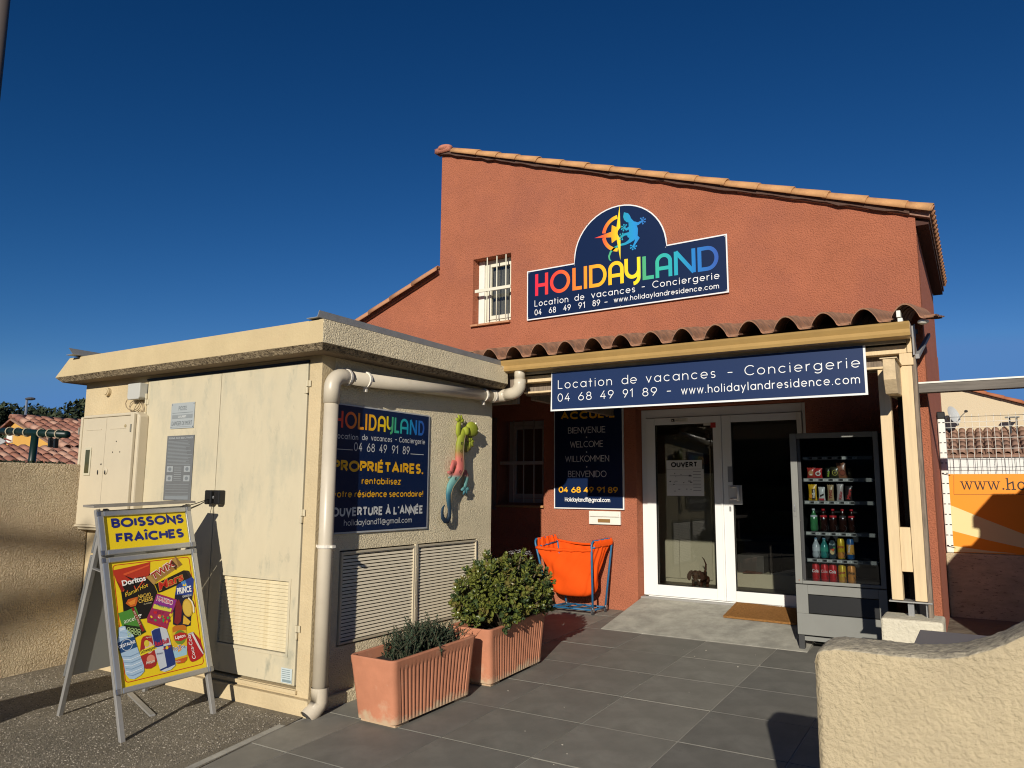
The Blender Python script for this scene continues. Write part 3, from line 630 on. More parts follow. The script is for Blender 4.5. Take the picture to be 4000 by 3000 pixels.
p = Print((0,7.597,0),(1,0,0),(0,0,1),(0,-1,0)); wh = mat('letter_white', (.82,.82,.80), .5)
p.text('Location', -4.405,3.712,.070,.0080,wh,width=.446,track=.34); p.text('de', -3.87,3.714,.070,.0080,wh,width=.118,track=.34); p.text('vacances', -3.655,3.72,.070,.0080,wh,width=.53,track=.34)
p.text('-', -3.04,3.733,.070,.0080,wh,width=.03); p.text('Conciergerie', -2.915,3.737,.070,.0080,wh,width=.73,track=.34)
xx = [-4.405,-4.21,-4.015,-3.82,-3.64]
for t_, x, k in zip(('04','68','49','91','89'), xx, range(5)): p.text(t_, x, 3.605+.004*k, .064,.0080,wh,width=.088 if t_ != '91' else .075,track=.3)
p.text('-', -3.49,3.62,.064,.0080,wh,width=.03); p.text('www.holidaylandresidence.com', -3.375,3.634,.052,.0068,wh,width=1.183,track=.3)
p.build('printed_text', gs)
# compass half and gecko
m = ob_ramp('rainbow_compass', [(0,'e0303e'),(.4,'ef6a2c'),(.75,'f8b81d'),(1,'fbe221')], 0, -3.61+3.3, -3.28+3.3)
p = Print((0,7.597,0),(1,0,0),(0,0,1),(0,-1,0)); cx, cz = -3.30, 4.43
p.stroke([(cx+a, cz+c) for a, c in arc(0,0,.195,.195,97,172,12)], .043, m, 1, False); p.stroke([(cx+a, cz+c) for a, c in arc(0,0,.195,.195,188,263,12)], .043, m, 1, False)
p.poly([(cx+.006,4.75),(cx-.035,cz+.075),(cx-.035,cz),(cx-.035,cz-.075),(cx+.008,4.11),(cx+.012,cz-.06),(cx-.005,cz-.045),(cx-.02,cz-.02),(cx-.024,cz),(cx-.02,cz+.025),(cx,cz+.048),(cx+.012,cz+.06)], m, 1)
p.poly([(cx-.312,cz-.008),(cx-.1,cz+.03),(cx-.092,cz+.108),(cx-.036,cz+.073),(cx-.036,cz-.073),(cx-.095,cz-.105),(cx-.1,cz-.035)], m, 1)
p.build('compass_mark', gs)
m = ob_ramp('gecko_blue', [(0,'52ad70'),(.25,'2ba79a'),(.5,'1c94b8'),(.75,'1f8fd0'),(1,'2b6fb8')], 0, -3.45+3.3, -3.0+3.3)
p = Print((0,7.597,0),(1,0,0),(0,0,1),(0,-1,0))
p.stroke([(-3.235,4.65),(-3.222,4.625),(-3.205,4.59),(-3.185,4.56),(-3.165,4.54)], [.02,.068,.08,.066,.035], m, 2)
p.stroke([(-3.17,4.56),(-3.155,4.52),(-3.14,4.48),(-3.13,4.43),(-3.13,4.38),(-3.15,4.335),(-3.18,4.31),(-3.23,4.29),(-3.30,4.285),(-3.36,4.265),(-3.41,4.225),(-3.432,4.175),(-3.425,4.135),(-3.405,4.118)], [.04,.068,.095,.108,.10,.068,.04,.028,.024,.024,.024,.021,.016,.004], m, 1)
p.stroke([(-3.12,4.505),(-3.075,4.495),(-3.03,4.515)], [.05,.032,.022], m, 1.4); p.stroke([(-3.17,4.47),(-3.215,4.455),(-3.235,4.475)], [.035,.026,.02], m, 1.4)
p.stroke([(-3.18,4.375),(-3.195,4.40),(-3.235,4.40),(-3.262,4.385)], [.05,.035,.026,.02], m, 1.8); p.stroke([(-3.11,4.35),(-3.085,4.325),(-3.105,4.29),(-3.13,4.25)], [.06,.045,.03,.02], m, 1.8)
for hx, hz, dr in ((-3.022,4.52,20),(-3.238,4.48,150),(-3.268,4.38,175),(-3.133,4.243,255)):
    for k in range(5):
        a = R(dr-100+50*k); ex, ez = hx+.035*math.cos(a), hz+.035*math.sin(a); p.stroke([(hx,hz),(ex,ez)], .009, m, 2.2+k*.15); p.ell(ex, ez, .010, .010, m, 3+k*.1, 8)
p.build('gecko_mark', gs)
for x, z in ((-4.49,3.58),(-4.49,4.13),(-2.115,4.18),(-2.115,3.6),(-3.3,3.58),(-3.87,4.14),(-2.76,4.17),(-2.95,4.63),(-3.7,4.60)):
    b = MB(); b.ell((x,7.5965,z),(.007,.003,.007),8); b.build('screw', M_steel, gs)
# ------------------------------------------------------------------ utility building (electric substation)
ub = thing('utility_building', 'small flat roofed cream roughcast electricity building with metal doors and louvres', 'utility building', (-5.1,4.5,.12))
X0, X1, Y0, Y1 = -6.556, -3.70, 3.548, 5.62
wl_ = MB()
# front wall with the door opening (door leaves sit in it), side wall with the louvre openings
wl_.prism([(X0,.0),(X1,.0),(X1,2.46),(X0,2.46)], fXZ, Y0, Y0+.12, holes=[[(-5.655,.265),(-3.815,.265),(-3.815,2.40),(-5.655,2.40)]])
wl_.prism([(Y0+.1201,.0),(Y1,.0),(Y1,2.46),(Y0+.1201,2.46)], lambda u, v, d: (d, u, v), X1, X1-.12, holes=[[(3.775,.50),(5.40,.50),(5.40,1.125),(3.775,1.125)]], mi=1)
wl_.box(X0,X0+.12,Y0+.1201,Y1,0,2.46); wl_.box(X0+.1201,X1-.1201,Y1-.12,Y1,0,2.46)
wl_.box(X0+.13,X1-.2,Y0+.14,Y0+.16,.1,2.45,2); wl_.box(X1-.24,X1-.22,Y0+.2,Y1-.15,.1,2.45,2)
wl_.build('wall', [M_cream, M_side, M_dark], ub)
b = MB(); b.prism([(-6.6,.05),(-3.66,.05),(-3.66,.215),(-3.668,.225),(-6.6,.225)], fXZ, 3.50, 3.547); b.build('plinth', M_cream, ub, bevel=.006)
b = MB(); b.prism([(3.5471,.05),(5.62,.05),(5.62,.225),(3.5471,.21)], fYZ, -3.699, -3.662); b.build('plinth', M_side, ub, bevel=.006)
# roof slab: fascia, bevelled underside and flat soffit, both coloured darker for shade
d = .18; zb, zt = 2.468, 2.622
def rr(ov, z, lf=None, fy=5.60): return [(X0-(ov if lf is None else lf), Y0-ov, z), (X1+ov, Y0-ov, z), (X1+ov, fy, z), (X0-(ov if lf is None else lf), fy, z)]
b = MB(); A_ = rr(.138, 2.427); B_ = rr(d, zb); D_ = rr(d-.004, zt, lf=-.02); E_ = rr(d-.03, zt+.004, lf=-.05)
b.add(A_+B_+D_+E_, [(0,3,2,1)]+[(i, (i+1) % 4, 4+(i+1) % 4, 4+i) for i in range(4)]+[(4+i, 4+(i+1) % 4, 8+(i+1) % 4, 8+i) for i in range(4)]+[(8+i, 8+(i+1) % 4, 12+(i+1) % 4, 12+i) for i in range(4)]+[(12,13,14,15)])
for k, f in enumerate(b.f): b.m[k] = 0
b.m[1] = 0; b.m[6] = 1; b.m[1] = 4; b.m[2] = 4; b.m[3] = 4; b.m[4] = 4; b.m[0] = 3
b.build('roof_slab', [mat('fascia_cream', (.55,.435,.25), .95, 1, 50, .003, .06, 5, spec=.1, stain=(.56,.43,.25), ssc=3, smin=.5, smax=.75), M_side, M_coarse, mat('soffit_shaded_cream', (.20,.15,.10), .95, .6, 40, .006, .15, 4), mat('chamfer_shaded_render', (.42,.33,.21), .95, 1, 70, .03, .3, 20, spec=.1, stain=(.12,.09,.06), ssc=45, smin=.45, smax=.62)], ub, bevel=.010)
b = MB(); b.prism([(3.345,2.632),(5.60,2.632),(5.60,2.672),(3.36,2.678)], fYZ, X1+.145, X1+.15); b.box(X1+.05,X1+.1449,3.345,5.60,2.629,2.634)
b.build('roof_trim', M_zinc, ub)
b = MB(); b.prism([(3.345,2.632),(5.60,2.632),(5.60,2.66),(3.30,2.69)], fYZ, X0+.13, X0+.135); b.box(X0+.10,X0+.20,3.30,5.55,2.63,2.634); b.build('roof_trim', M_zinc, ub)
# doors
def udoor(x0, x1):
    o = MB(); 
    if x0 < -5: o.prism([(x0,.285),(x1,.285),(x1,2.385),(x0,2.385)], fXZ, Y0-.006, Y0+.03)
    else: o.prism([(x0,.285),(x1,.285),(x1,2.385),(x0,2.385)], fXZ, Y0-.006, Y0+.03, holes=[[(-4.605,.475),(-3.915,.475),(-3.915,.93),(-4.605,.93)]])
    return o.build('door', M_door, ub, bevel=.004, at=((x0+x1)/2,Y0,.3))
dl = udoor(-5.643,-4.737); dr = udoor(-4.731,-3.828)
b = MB()
for q in ((-4.625,-4.6051,.455,.95),(-3.9149,-3.895,.455,.95),(-4.605,-3.915,.455,.4749),(-4.605,-3.915,.9301,.95)): b.box(q[0],q[1],Y0-.012,Y0-.0065,q[2],q[3])
b.build('louvre_frame', M_door, dr, bevel=.002)
sl0 = None; M_lou = mat('louvre_cream', (.62,.53,.34), .7, .3, 60, .001, .12, 9, stain=(.52,.40,.2), ssc=12)
for k in range(19):
    z = .483+k*.0235
    if sl0 is None:
        b = MB(); b.obox((-4.26,Y0+.004,z+.008),(.688,.0025,.0225),Matrix.Rotation(R(-24),3,'X')); sl0 = b.build('slat', M_lou, dr, at=(-4.26,Y0,z)); 
    else: inst(sl0, (-4.26,Y0,z), dr)
def hinge(x, y, z, axis, par):
    b = MB()
    b.cyl((x,y-.012,z-.045),(x,y-.012,z-.004),.010,n=8); b.cyl((x,y-.012,z+.001),(x,y-.012,z+.042),.010,n=8)
    b.box(x,x+.03*axis,y-.010,y-.007,z-.045,z-.004) if axis > 0 else b.box(x-.03,x,y-.010,y-.007,z-.045,z-.004)
    b.box(x-.03,x,y-.010,y-.007,z,z+.042) if axis > 0 else b.box(x,x+.03,y-.010,y-.007,z,z+.042)
    b.build('hinge', M_door, par, smooth=False)
for z in (2.24,2.09,.78,): hinge(-5.648,Y0,z,1,dl)
for z in (2.22,1.36,.62): hinge(-3.822,Y0,z,-1,dr)
b = MB(); b.box(-5.67,-3.80,Y0-.02,Y0-.001,.238,.262); b.build('door_sill', M_cream, ub, bevel=.004)
b = MB(); b.box(-5.655,-3.815,Y0-.012,Y0-.001,2.388,2.402); b.build('door_head', M_blackm, ub)
# the two louvred vents in the long side
for i, (y0, y1) in enumerate(((3.785,4.565),(4.592,5.39))):
    g = MB(); x = X1+.004
    g.box(x-.03,x+.008,y0,y0+.016,.512,1.115); g.box(x-.03,x+.008,y1-.016,y1,.512,1.115); g.box(x-.03,x+.008,y0+.0161,y1-.0161,.512,.526); g.box(x-.03,x+.008,y0+.0161,y1-.0161,1.101,1.115)
    g = g.build('vent_grille', M_plastic, ub, at=(x,(y0+y1)/2,.8), bevel=.001); s0 = None
    for k in range(25):
        z = .534+k*.0233
        if s0 is None:
            b = MB(); b.obox((x-.004,(y0+y1)/2,z+.007),(.0022,y1-y0-.034,.0170),Matrix.Rotation(R(-24),3,'Y')); s0 = b.build('slat', mat('louvre_grey_cream',(.78,.68,.50),.6), g, at=(x,(y0+y1)/2,z))
        else: inst(s0, (x,(y0+y1)/2,z), g)
b = MB(); b.box(X1-.01,X1+.016,4.566,4.591,.505,1.125)
for k in range(6): b.ell((X1+.0165,4.578,.55+k*.1),(.003,.005,.005),6)
b.build('mullion', M_plastic, ub)

# plates and boxes on the utility building
def plate(name, label, x0, x1, z0, z1, m, drawfn, y=Y0-.0125, cat='sign', skew=0):
    o = thing(name, label, cat, ((x0+x1)/2, y, z0)); b = MB(); b.prism([(x0,z0),(x1+skew,z0),(x1+skew,z1),(x0,z1)], fXZ, y, y+.004); b.build('plate', m, o, bevel=.001)
    p = Print((0,y-.0004,0),(1,0,0),(0,0,1),(0,-1,0)); drawfn(p); p.build('print', o); return o
M_pl = mat('grey_plate', (.37,.395,.39), .45, var=.05)
def d1(p):
    c = '6b7072'; p.bold('POSTE',-5.215,2.125,.034,.10,c,1,.0); p.rect(-5.29,2.105,-5.04,2.108,c)
    p.rect(-5.29,2.062,-5.04,2.092,'8a8e8e'); p.bold('COURBET',-5.215,2.069,.016,.10,'c9cbc6',2,.02)
    p.bold('DANGER DE MORT',-5.29,2.010,.035,.25,c,1,.0); p.rect(-5.29,1.998,-5.05,2.0005,'8f9495')
    for x, z in ((-5.295,2.172),(-5.03,2.172),(-5.295,1.997),(-5.03,1.997)): p.ell(x,z,.004,.004,'3b3f40',2,8)
plate('danger_plate', 'pale grey metal plate reading POSTE and DANGER DE MORT on the left metal door', -5.308,-5.022,1.986,2.183, M_pl, d1)
def d2(p):
    p.bold('SOINS AUX ELECTRISES',-5.31,1.907,.013,.29,'b9bcbc',1,0)
    random.seed(3); z = 1.888
    while z > 1.70: p.rect(-5.315,z,-5.315+random.uniform(.22,.30),z+.0028,'8d9293'); z -= .0105
    for a in (-5.31,-5.10):
        for c in (1.655,1.585): p.rect(a,c,a+.075,c+.045,'979b9b'); p.ell(a+.037,c+.022,.02,.014,'72777a',2)
    for k in range(8): p.rect(-5.22,1.69-.014*k,-5.13,1.693-.014*k,'979b9b')
    for k in range(5): p.rect(-5.31,1.56-.02*k,-5.03,1.563-.02*k,'85898a')
    p.rect(-5.315,1.45,-5.03,1.475,'7f8486')
plate('first_aid_plate', 'tall grey metal notice of first aid text under the danger plate', -5.334,-5.003,1.442,1.932, mat('grey_plate_dark', (.145,.150,.150), .5, var=.08, vscale=9), d2, cat='notice')
def d3(p):
    for k in range(5): p.rect(-3.937,.375-.012*k,-3.86,.379-.012*k,'7c8a8c')
    p.rect(-3.93,.302,-3.85,.318,'7f8f92')
plate('small_grey_label', 'small pale grey label at the foot of the right metal door', -3.945,-3.845,.296,.388, mat('label_grey', (.50,.56,.56), .6), d3, cat='label')
# meter cabinet
mc = thing('meter_cabinet', 'cream plastic meter cabinet with two doors on the left of the utility building front', 'meter cabinet', (-6.0,3.45,1.19))
b = MB(); b.prism([(-6.415,1.19),(-5.60,1.19),(-5.60,2.10),(-5.66,2.132),(-6.40,2.132)], fXZ, 3.46, 3.547); b.build('housing', M_plastic, mc, bevel=.012)
b = MB(); x0, x1, z0, z1 = -6.36,-5.68,1.235,2.10; q = 3.432
b.box(x0-.03,x0-.001,q,3.459,z0-.02,z1+.015); b.box(x1+.001,x1+.05,q,3.459,z0-.02,z1+.015); b.box(x0,x1,q,3.459,z1+.002,z1+.015); b.box(x0,x1,q,3.459,z0-.02,z0-.002); b.build('rim', M_plastic, mc, bevel=.006)
for k, (a, c) in enumerate(((-6.36,-6.022),(-6.018,-5.68))):
    dd = MB(); dd.box(a,c,3.442,3.459,z0,z1); dd.box(a+.06,c-.06,3.439,3.4415,2.0,2.008); dd = dd.build('door', M_plastic, mc, bevel=.005)
    if k == 0:
        b = MB(); b.box(-6.29,-6.20,3.434,3.4415,1.63,1.86); b.build('window_rim', mat('bezel_cream', (.55,.50,.36), .5), dd, bevel=.006)
        b = MB(); b.box(-6.275,-6.215,3.4315,3.4338,1.65,1.84); b.build('meter_window', mat('meter_glass', (.07,.065,.03), .15), dd)
tan_ = mat('tan_spot', (.35,.27,.14), .6)
for c_, r3, m_, nm in (((-5.98,3.440,1.665),(.03,.006,.03),M_plastic,'lock'),((-5.975,3.434,1.655),(.008,.004,.018),M_blackm,'keyhole'),((-6.09,3.440,1.655),(.008,.003,.02),M_blackm,'keyhole'),((-6.05,3.4405,1.72),(.008,.003,.008),M_blackm,'drill_hole'),((-5.86,3.4412,1.90),(.006,.002,.006),M_blackm,'drill_hole'),((-5.90,3.4412,1.815),(.006,.002,.006),M_blackm,'drill_hole'),((-5.80,3.4412,1.815),(.006,.002,.006),M_blackm,'drill_hole'),((-5.75,3.440,2.02),(.014,.003,.014),tan_,'plug')):
    b = MB(); b.ell(c_, r3, 10); b.build(nm, m_, mc, smooth=True)
for x in (-6.395,-5.655):
    b = MB(); b.box(x-.006,x+.006,3.424,3.4315,1.97,2.03); b.build('hinge', mat('hinge_grey', (.25,.24,.2), .5), mc)
# junction box, its wires and the round cap
jb = thing('junction_box', 'small pale grey junction box with loose wires above the meter cabinet', 'junction box', (-5.74,3.5,2.24))
b = MB(); b.prism([(-5.818,2.25),(-5.80,2.235),(-5.665,2.235),(-5.65,2.25),(-5.65,2.365),(-5.818,2.365)], fXZ, 3.475, 3.547); b.build('box', mat('box_grey', (.50,.49,.44), .5), jb, bevel=.006)
cr = lambda pts, n=6: [tuple(Vector(pts[i])*(1-t)**3+3*Vector(pts[i+1])*t*(1-t)**2+3*Vector(pts[i+2])*t*t*(1-t)+Vector(pts[i+3])*t**3) for i in range(0, len(pts)-3, 3) for t in [k/n for k in range(n+1)]]
for pts in ([(-5.76,3.53,2.235),(-5.92,3.49,2.30),(-5.90,3.50,2.14),(-5.80,3.53,2.155),(-5.74,3.53,2.16),(-5.72,3.53,2.20),(-5.72,3.53,2.235)], [(-5.74,3.53,2.235),(-5.86,3.49,2.20),(-5.80,3.49,2.10),(-5.735,3.53,2.14),(-5.70,3.53,2.17),(-5.68,3.53,2.15),(-5.67,3.535,2.10)],
            [(-5.70,3.53,2.235),(-5.69,3.53,2.20),(-5.665,3.53,2.15),(-5.658,3.535,2.10),(-5.655,3.535,2.0),(-5.655,3.535,1.8),(-5.668,3.535,1.3)]):
    b = MB(); b.tube(cr(pts), .0035, 6); b.build('wire', mat('wire_tan', (.30,.22,.13), .6), jb, smooth=True)
b = MB(); b.cyl((-6.205,3.52,2.33),(-6.205,3.5475,2.33),.036,n=20); b.cyl((-6.205,3.512,2.33),(-6.205,3.5199,2.33),.026,n=20)
tag(b.build('vent_cap', M_cream, at=(-6.2,3.54,2.33), bevel=.003), 'round cream vent cap high on the left of the utility building', 'vent cap')
lb = thing('black_lock_box', 'black plastic clip holding cords where the two metal doors meet', 'bracket', (-4.69,3.5,1.41))
for x0, x1 in ((-4.775,-4.70),(-4.672,-4.61)):
    b = MB(); b.box(x0,x1,3.488,3.5415,1.42,1.522); b.build('block', M_blackm, lb, bevel=.008)
b = MB(); b.cyl((-4.70,3.51,1.47),(-4.672,3.51,1.47),.012,n=8); b.build('pin', M_steel, lb)
for e in ((-4.70,3.25,1.405),(-4.62,3.26,1.39),(-4.66,3.3,1.40)):
    b = MB(); b.tube([(-4.73,3.50,1.46),(Vector(e)+Vector((-4.73,3.50,1.46)))/2-Vector((0,0,.006)),e],.003,6); b.build('cord', M_blackm, lb)

# rain pipe
dp = thing('rain_pipe', 'cream plastic rain pipe running from the porch gutter round the corner of the utility building', 'downpipe', (-3.62,3.58,.12))
px, r_ = -3.630, .048
def bend(c, a, b_, rad, n=7): 
    c = Vector(c); a = Vector(a).normalized(); b_ = Vector(b_).normalized(); o = c+a*rad+b_*rad
    return [o-b_*rad*math.cos(t*PI/2/n)-a*rad*math.sin(t*PI/2/n) for t in range(n+1)]
b = MB(); b.tube([(px,3.575,.26),(px,3.575,2.13)], r_, 20); b.build('pipe', M_pipe, dp, smooth=True)
dirh = Vector((0,2.02,.075)).normalized()
b = MB(); b.tube([(px,3.575,2.10)]+bend((px,3.575,2.285),(0,0,-1),dirh,.085)+[tuple(Vector((px,3.575,2.285))+dirh*.16)], r_+.006, 20); b.build('elbow', M_pipe, dp, smooth=True)
b = MB(); b.tube([Vector((px,3.575,2.285))+dirh*.13, Vector((px,3.575,2.285))+dirh*1.96], r_, 20); b.build('pipe', M_pipe, dp, smooth=True)
e0 = Vector((px,3.575,2.285))+dirh*2.02
b = MB(); b.tube([e0-dirh*.12]+bend(e0,-dirh,(1,0,.12),.06)+[e0+Vector((.10,0,.012))], r_+.006, 20); b.build('elbow', M_pipe, dp, smooth=True)
b = MB(); c1 = e0+Vector((.235,0,.03)); b.tube([e0+Vector((.09,0,.01))]+bend(c1,(-1,0,-.12),(0,0,1),.07)+[c1+Vector((0,0,.11))], r_+.006, 20); b.build('elbow', M_pipe, dp, smooth=True)
b = MB(); b.tube([c1+Vector((0,0,.10)), c1+Vector((0,0,.22))], r_, 20); b.build('pipe', M_pipe, dp, smooth=True)
b = MB(); b.tube([(px,3.575,.30),(px,3.575,.215),(px-.004,3.568,.195),(px-.012,3.535,.16),(px-.02,3.495,.130)], [r_+.006]*5, 20, caps=False); b.tube([(px-.012,3.54,.165),(px-.02,3.496,.131)], [r_-.004]*2, 20, 1, caps=True); b.build('elbow', [M_pipe, mat('pipe_inside', (.05,.045,.04), .8)], dp, smooth=True)
M_clip = mat('clip_cream', (.74,.68,.58), .4)
for k, q in enumerate((.13,.32,1.80,1.94)):
    c = Vector((px,3.575,2.285))+dirh*q; b = MB(); b.tube([c-dirh*.009, c+dirh*.009], r_+.0105, 20); 
    if k in (1, 2): b.box(c.x-.012,c.x+.012,c.y-.008,c.y+.008,c.z-.085,c.z-.055); b.box(X1+.001,c.x-.03,c.y-.008,c.y+.008,c.z+.03,c.z+.05)
    b.build('clip', M_clip, dp, smooth=False)
b = MB(); b.tube([(px,3.575,1.16),(px,3.575,1.18)], r_+.008, 20); b.box(px-.075,px+.075,3.56,3.59,1.162,1.178); b.build('clip', M_clip, dp)
# ------------------------------------------------------------------ sign on the utility building
ss = thing('wall_sign', 'navy HOLIDAYLAND sign for property owners on the utility building side wall', 'sign', (-3.69,4.16,1.235))
ya, yb, za, zb_ = 3.64, 4.703, 1.237, 2.118
b = MB(); b.box(X1+.001,X1+.012,ya,yb,za,zb_); b.build('panel', mat('sign_frame_grey', (.45,.45,.45), .4), ss)
xs_ = X1+.0124
p = Print((xs_,0,0),(0,1,0),(0,0,1),(1,0,0)); p.rect(ya+.012,za+.012,yb-.012,zb_-.010,M_navy,0)
p.build('face', ss)
m = ramp('rainbow_owner', stops, 1, 3.60-4.16, 4.636-4.16)
z = lambda y: 0
SL = [(3.60,3.672),(3.685,3.775),(3.795,3.858),(3.885,3.905),(3.925,4.005),(4.02,4.095),(4.10,4.185),(4.205,4.262),(4.275,4.375),(4.395,4.50),(4.525,4.636)]
SL = [(3.670,3.748),(3.765,3.880),(3.892,3.952),(3.965,3.987),(4.003,4.085),(4.098,4.182),(4.192,4.268),(4.280,4.335),(4.347,4.442),(4.458,4.545),(4.562,4.638)]
Fr = ((xs_+.0005,0,0),(0,1,0),(0,0,1),(1,0,0))
p = holiday('w', ss, Fr, SL, 1.952, .115, m, .019); p.build('wordmark', ss)
p = Print(*Fr); wh2 = mat('letter_offwhite', (.62,.62,.60), .5)
p.text('Location',3.672,1.878,.037,.0046,wh2,width=.225,track=.34); p.text('de',3.94,1.882,.037,.0046,wh2,width=.055,track=.3); p.text('vacances',4.035,1.884,.037,.0046,wh2,width=.22,track=.34); p.text('-',4.295,1.887,.037,.0046,wh2,width=.015); p.text('Conciergerie',4.34,1.888,.037,.0046,wh2,width=.305,track=.34)
for t_, x in zip(('04','68','49','91','89'),(3.865,3.995,4.125,4.262,4.385)): p.text(t_,x,1.802,.055,.0062,wh2,width=.075 if t_ != '91' else .062,track=.3)
p.rect(3.66,1.803,3.85,1.807,wh2); p.rect(4.475,1.803,4.635,1.807,wh2)
ye = 'f2b21b'
p.heavy('PROPRIÉTAIRES,',3.668,1.655,.078,.97,ye,1,.24,.3); p.heavy('rentabilisez',3.95,1.570,.052,.42,ye,1,.17,.3); p.heavy('votre résidence secondaire!',3.675,1.480,.050,.965,ye,1,.17,.28)
p.heavy('OUVERTURE À L’ANNÉE',3.672,1.353,.062,.97,wh2,1,.22,.32); p.text('holidayland11@gmail.com',3.793,1.292,.037,.0046,wh2,width=.715,track=.25)
p.build('printed_text', ss)

# ------------------------------------------------------------------ painted metal gecko
gk = thing('metal_gecko', 'painted metal gecko ornament, green head to teal curled tail, hung on the roughcast wall', 'ornament', (-3.69,5.05,1.7))
m = ramp('gecko_paint', [(0,'1b2a3c'),(.14,'20384a'),(.28,'2d6273'),(.36,'5c918f'),(.46,'6f9a90'),(.49,'a06158'),(.55,'c0655f'),(.66,'bf6b5c'),(.74,'8a7c3a'),(.82,'8c9430'),(1,'98a02e')], 2, 1.27-1.7, 2.06-1.7, .65, .3)
xg = X1+.045
tr_ = lambda y, z, x=0: (xg+x, y, z)
body = [(5.128,2.03),(5.115,1.995),(5.09,1.96),(5.075,1.90),(5.07,1.83),(5.078,1.76),(5.08,1.70),(5.045,1.645),(4.99,1.60),(4.945,1.555),(4.925,1.50),(4.93,1.44),(4.945,1.38),(4.945,1.32),(4.92,1.288),(4.885,1.29),(4.855,1.315),(4.845,1.355),(4.855,1.395),(4.878,1.415)]
br = [.026,.034,.045,.05,.052,.053,.052,.05,.048,.04,.03,.024,.021,.021,.022,.022,.020,.016,.011,.004]
b = MB(); b.tube([tr_(*q) for q in body], br, 14, sx=.55, sn=(1,0,0)); b.build('body', m, gk, smooth=True)
b = MB(); b.ell(tr_(5.225,2.045,.015), (.030,.085,.062), 16, 0, Matrix.Rotation(R(-12),3,'X')); b.tube([tr_(5.12,2.015,.005),tr_(5.17,2.03,.01)],[.036,.045],12,sx=.6,sn=(1,0,0)); b.build('head', m, gk, smooth=True)
for q in ((5.255,2.095),(5.285,2.035)):
    b = MB(); b.ell(tr_(q[0],q[1],.032),(.009,.011,.010),8); b.build('eye', mat('eye_cream', (.8,.78,.55), .4), gk, smooth=True)
for pts, hand, dr in (([(5.08,1.965),(5.055,2.01),(5.058,2.06),(5.075,2.10)], None, 90), ([(5.10,1.94),(5.165,1.90),(5.175,1.87),(5.215,1.885),(5.225,1.935)], None, 40),
                      ([(5.07,1.69),(5.045,1.75),(4.995,1.755),(4.975,1.71),(4.975,1.67)], None, -110), ([(5.08,1.67),(5.165,1.675),(5.19,1.64),(5.17,1.58),(5.165,1.55)], None, -90)):
    b = MB(); n = len(pts); b.tube([tr_(q[0],q[1],-.008) for q in pts], [.030,.030,.028,.023,.020][:n], 10, sx=.55, sn=(1,0,0)); b.build('leg', m, gk, smooth=True)
    hx, hz = pts[-1]
    for k in range(4):
        a = R(dr-75+50*k); b = MB(); b.tube([tr_(hx,hz,-.006),tr_(hx+.036*math.cos(a),hz+.036*math.sin(a),-.002),tr_(hx+.060*math.cos(a),hz+.060*math.sin(a),-.008)],[.011,.018,.007],8,sx=.5,sn=(1,0,0)); b.build('toe', m, gk, smooth=True)
M_gd = mat('gecko_groove', (.04,.02,.02), .7)
b = MB(); b.tube([tr_(q[0]+.014,q[1],r*.56+.001) for q, r in zip(body[1:12], br[1:12])], .0028, 6); b.build('back_ridge', mat('gecko_ridge', (.22,.16,.09), .6), gk, smooth=True)
for q in ((5.075,1.915),(5.07,1.85),(5.078,1.78),(5.06,1.68),(5.0,1.625)):
    b = MB(); b.tube([tr_(q[0]-.012+.012*math.cos(a), q[1]+.012*math.sin(a), .027) for a in [k*PI/6 for k in range(12)]], .0018, 5, closed=True); b.build('swirl', M_gd, gk)

# ------------------------------------------------------------------ porch in front of the door
pc = thing('porch', 'cream timber porch with clay tiles and ochre gutter over the door', 'porch', (-2,6.6,.3))
b = MB()
prof = [(0,.022),(.012,.012)]
NP = 26
def tz(u):                                            # interlocking tile section over one pitch
    if u < .66: return .003+.098*math.sin(PI*min(1, u/.66))**.72
    if u < .76: return .003-.003*(u-.66)/.10
    return .0 if u < .90 else .010
top = [(u*.262, tz(u)) for u in [k/NP for k in range(NP+1)]]
def ptile():
    b = MB(); th = .010; vs = []
    for y in (0, .40):
        for x, z in top: vs.append((x, y, z))
        for x, z in top: vs.append((x, y, z-th))
    n = NP+1; fs = []
    for i in range(NP): fs += [(i, i+1, 2*n+i+1, 2*n+i), (n+i+1, n+i, 3*n+i, 3*n+i+1), (i+1, i, n+i, n+i+1), (2*n+i, 2*n+i+1, 3*n+i+1, 3*n+i)]
    fs += [(0, 2*n, 3*n, n), (n-1, 2*n-1, 4*n-1, 3*n-1)]
    b.add(vs, fs); b.obox((.225,.012,.0),(.055,.03,.018)); return b
pt = ptile().build('roof_tile', M_tile2, pc, smooth=True, at=(0,0,0)); es = pt.modifiers.new('s','EDGE_SPLIT'); es.split_angle = R(35)
lefts = [-3.762+.2552*k for k in range(14)]
psl = .19; fst = True; pa = math.atan(psl)
for j in range(6):
    for i, x in enumerate(lefts):
        o = pt if fst else inst(pt, (0,0,0), pc); fst = False
        y = 5.53+j*.345+random.uniform(-.004,.004); o.location = Vector((x+random.uniform(-.003,.003), y, 2.690+(y-5.53)*psl+random.uniform(-.002,.002)))-wl(pc); o.rotation_euler = (pa+.02, random.uniform(-.012,.012), 0)
b = MB(); b.grid(lambda u, v: (-.255+.0+.0*v, 5.53+2.05*v, 0), 1, 1) if False else None
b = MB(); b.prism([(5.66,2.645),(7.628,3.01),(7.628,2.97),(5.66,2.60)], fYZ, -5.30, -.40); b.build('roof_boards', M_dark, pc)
for i in range(1, 7):                                 # the roof runs on to the left, behind the utility building
    for j in range(6):
        o = inst(pt, (0,0,0), pc); y = 5.625+j*.333; o.location = Vector((lefts[0]-.2552*i, y, 2.690+(y-5.53)*psl))-wl(pc); o.rotation_euler = (pa+.02, 0, 0)
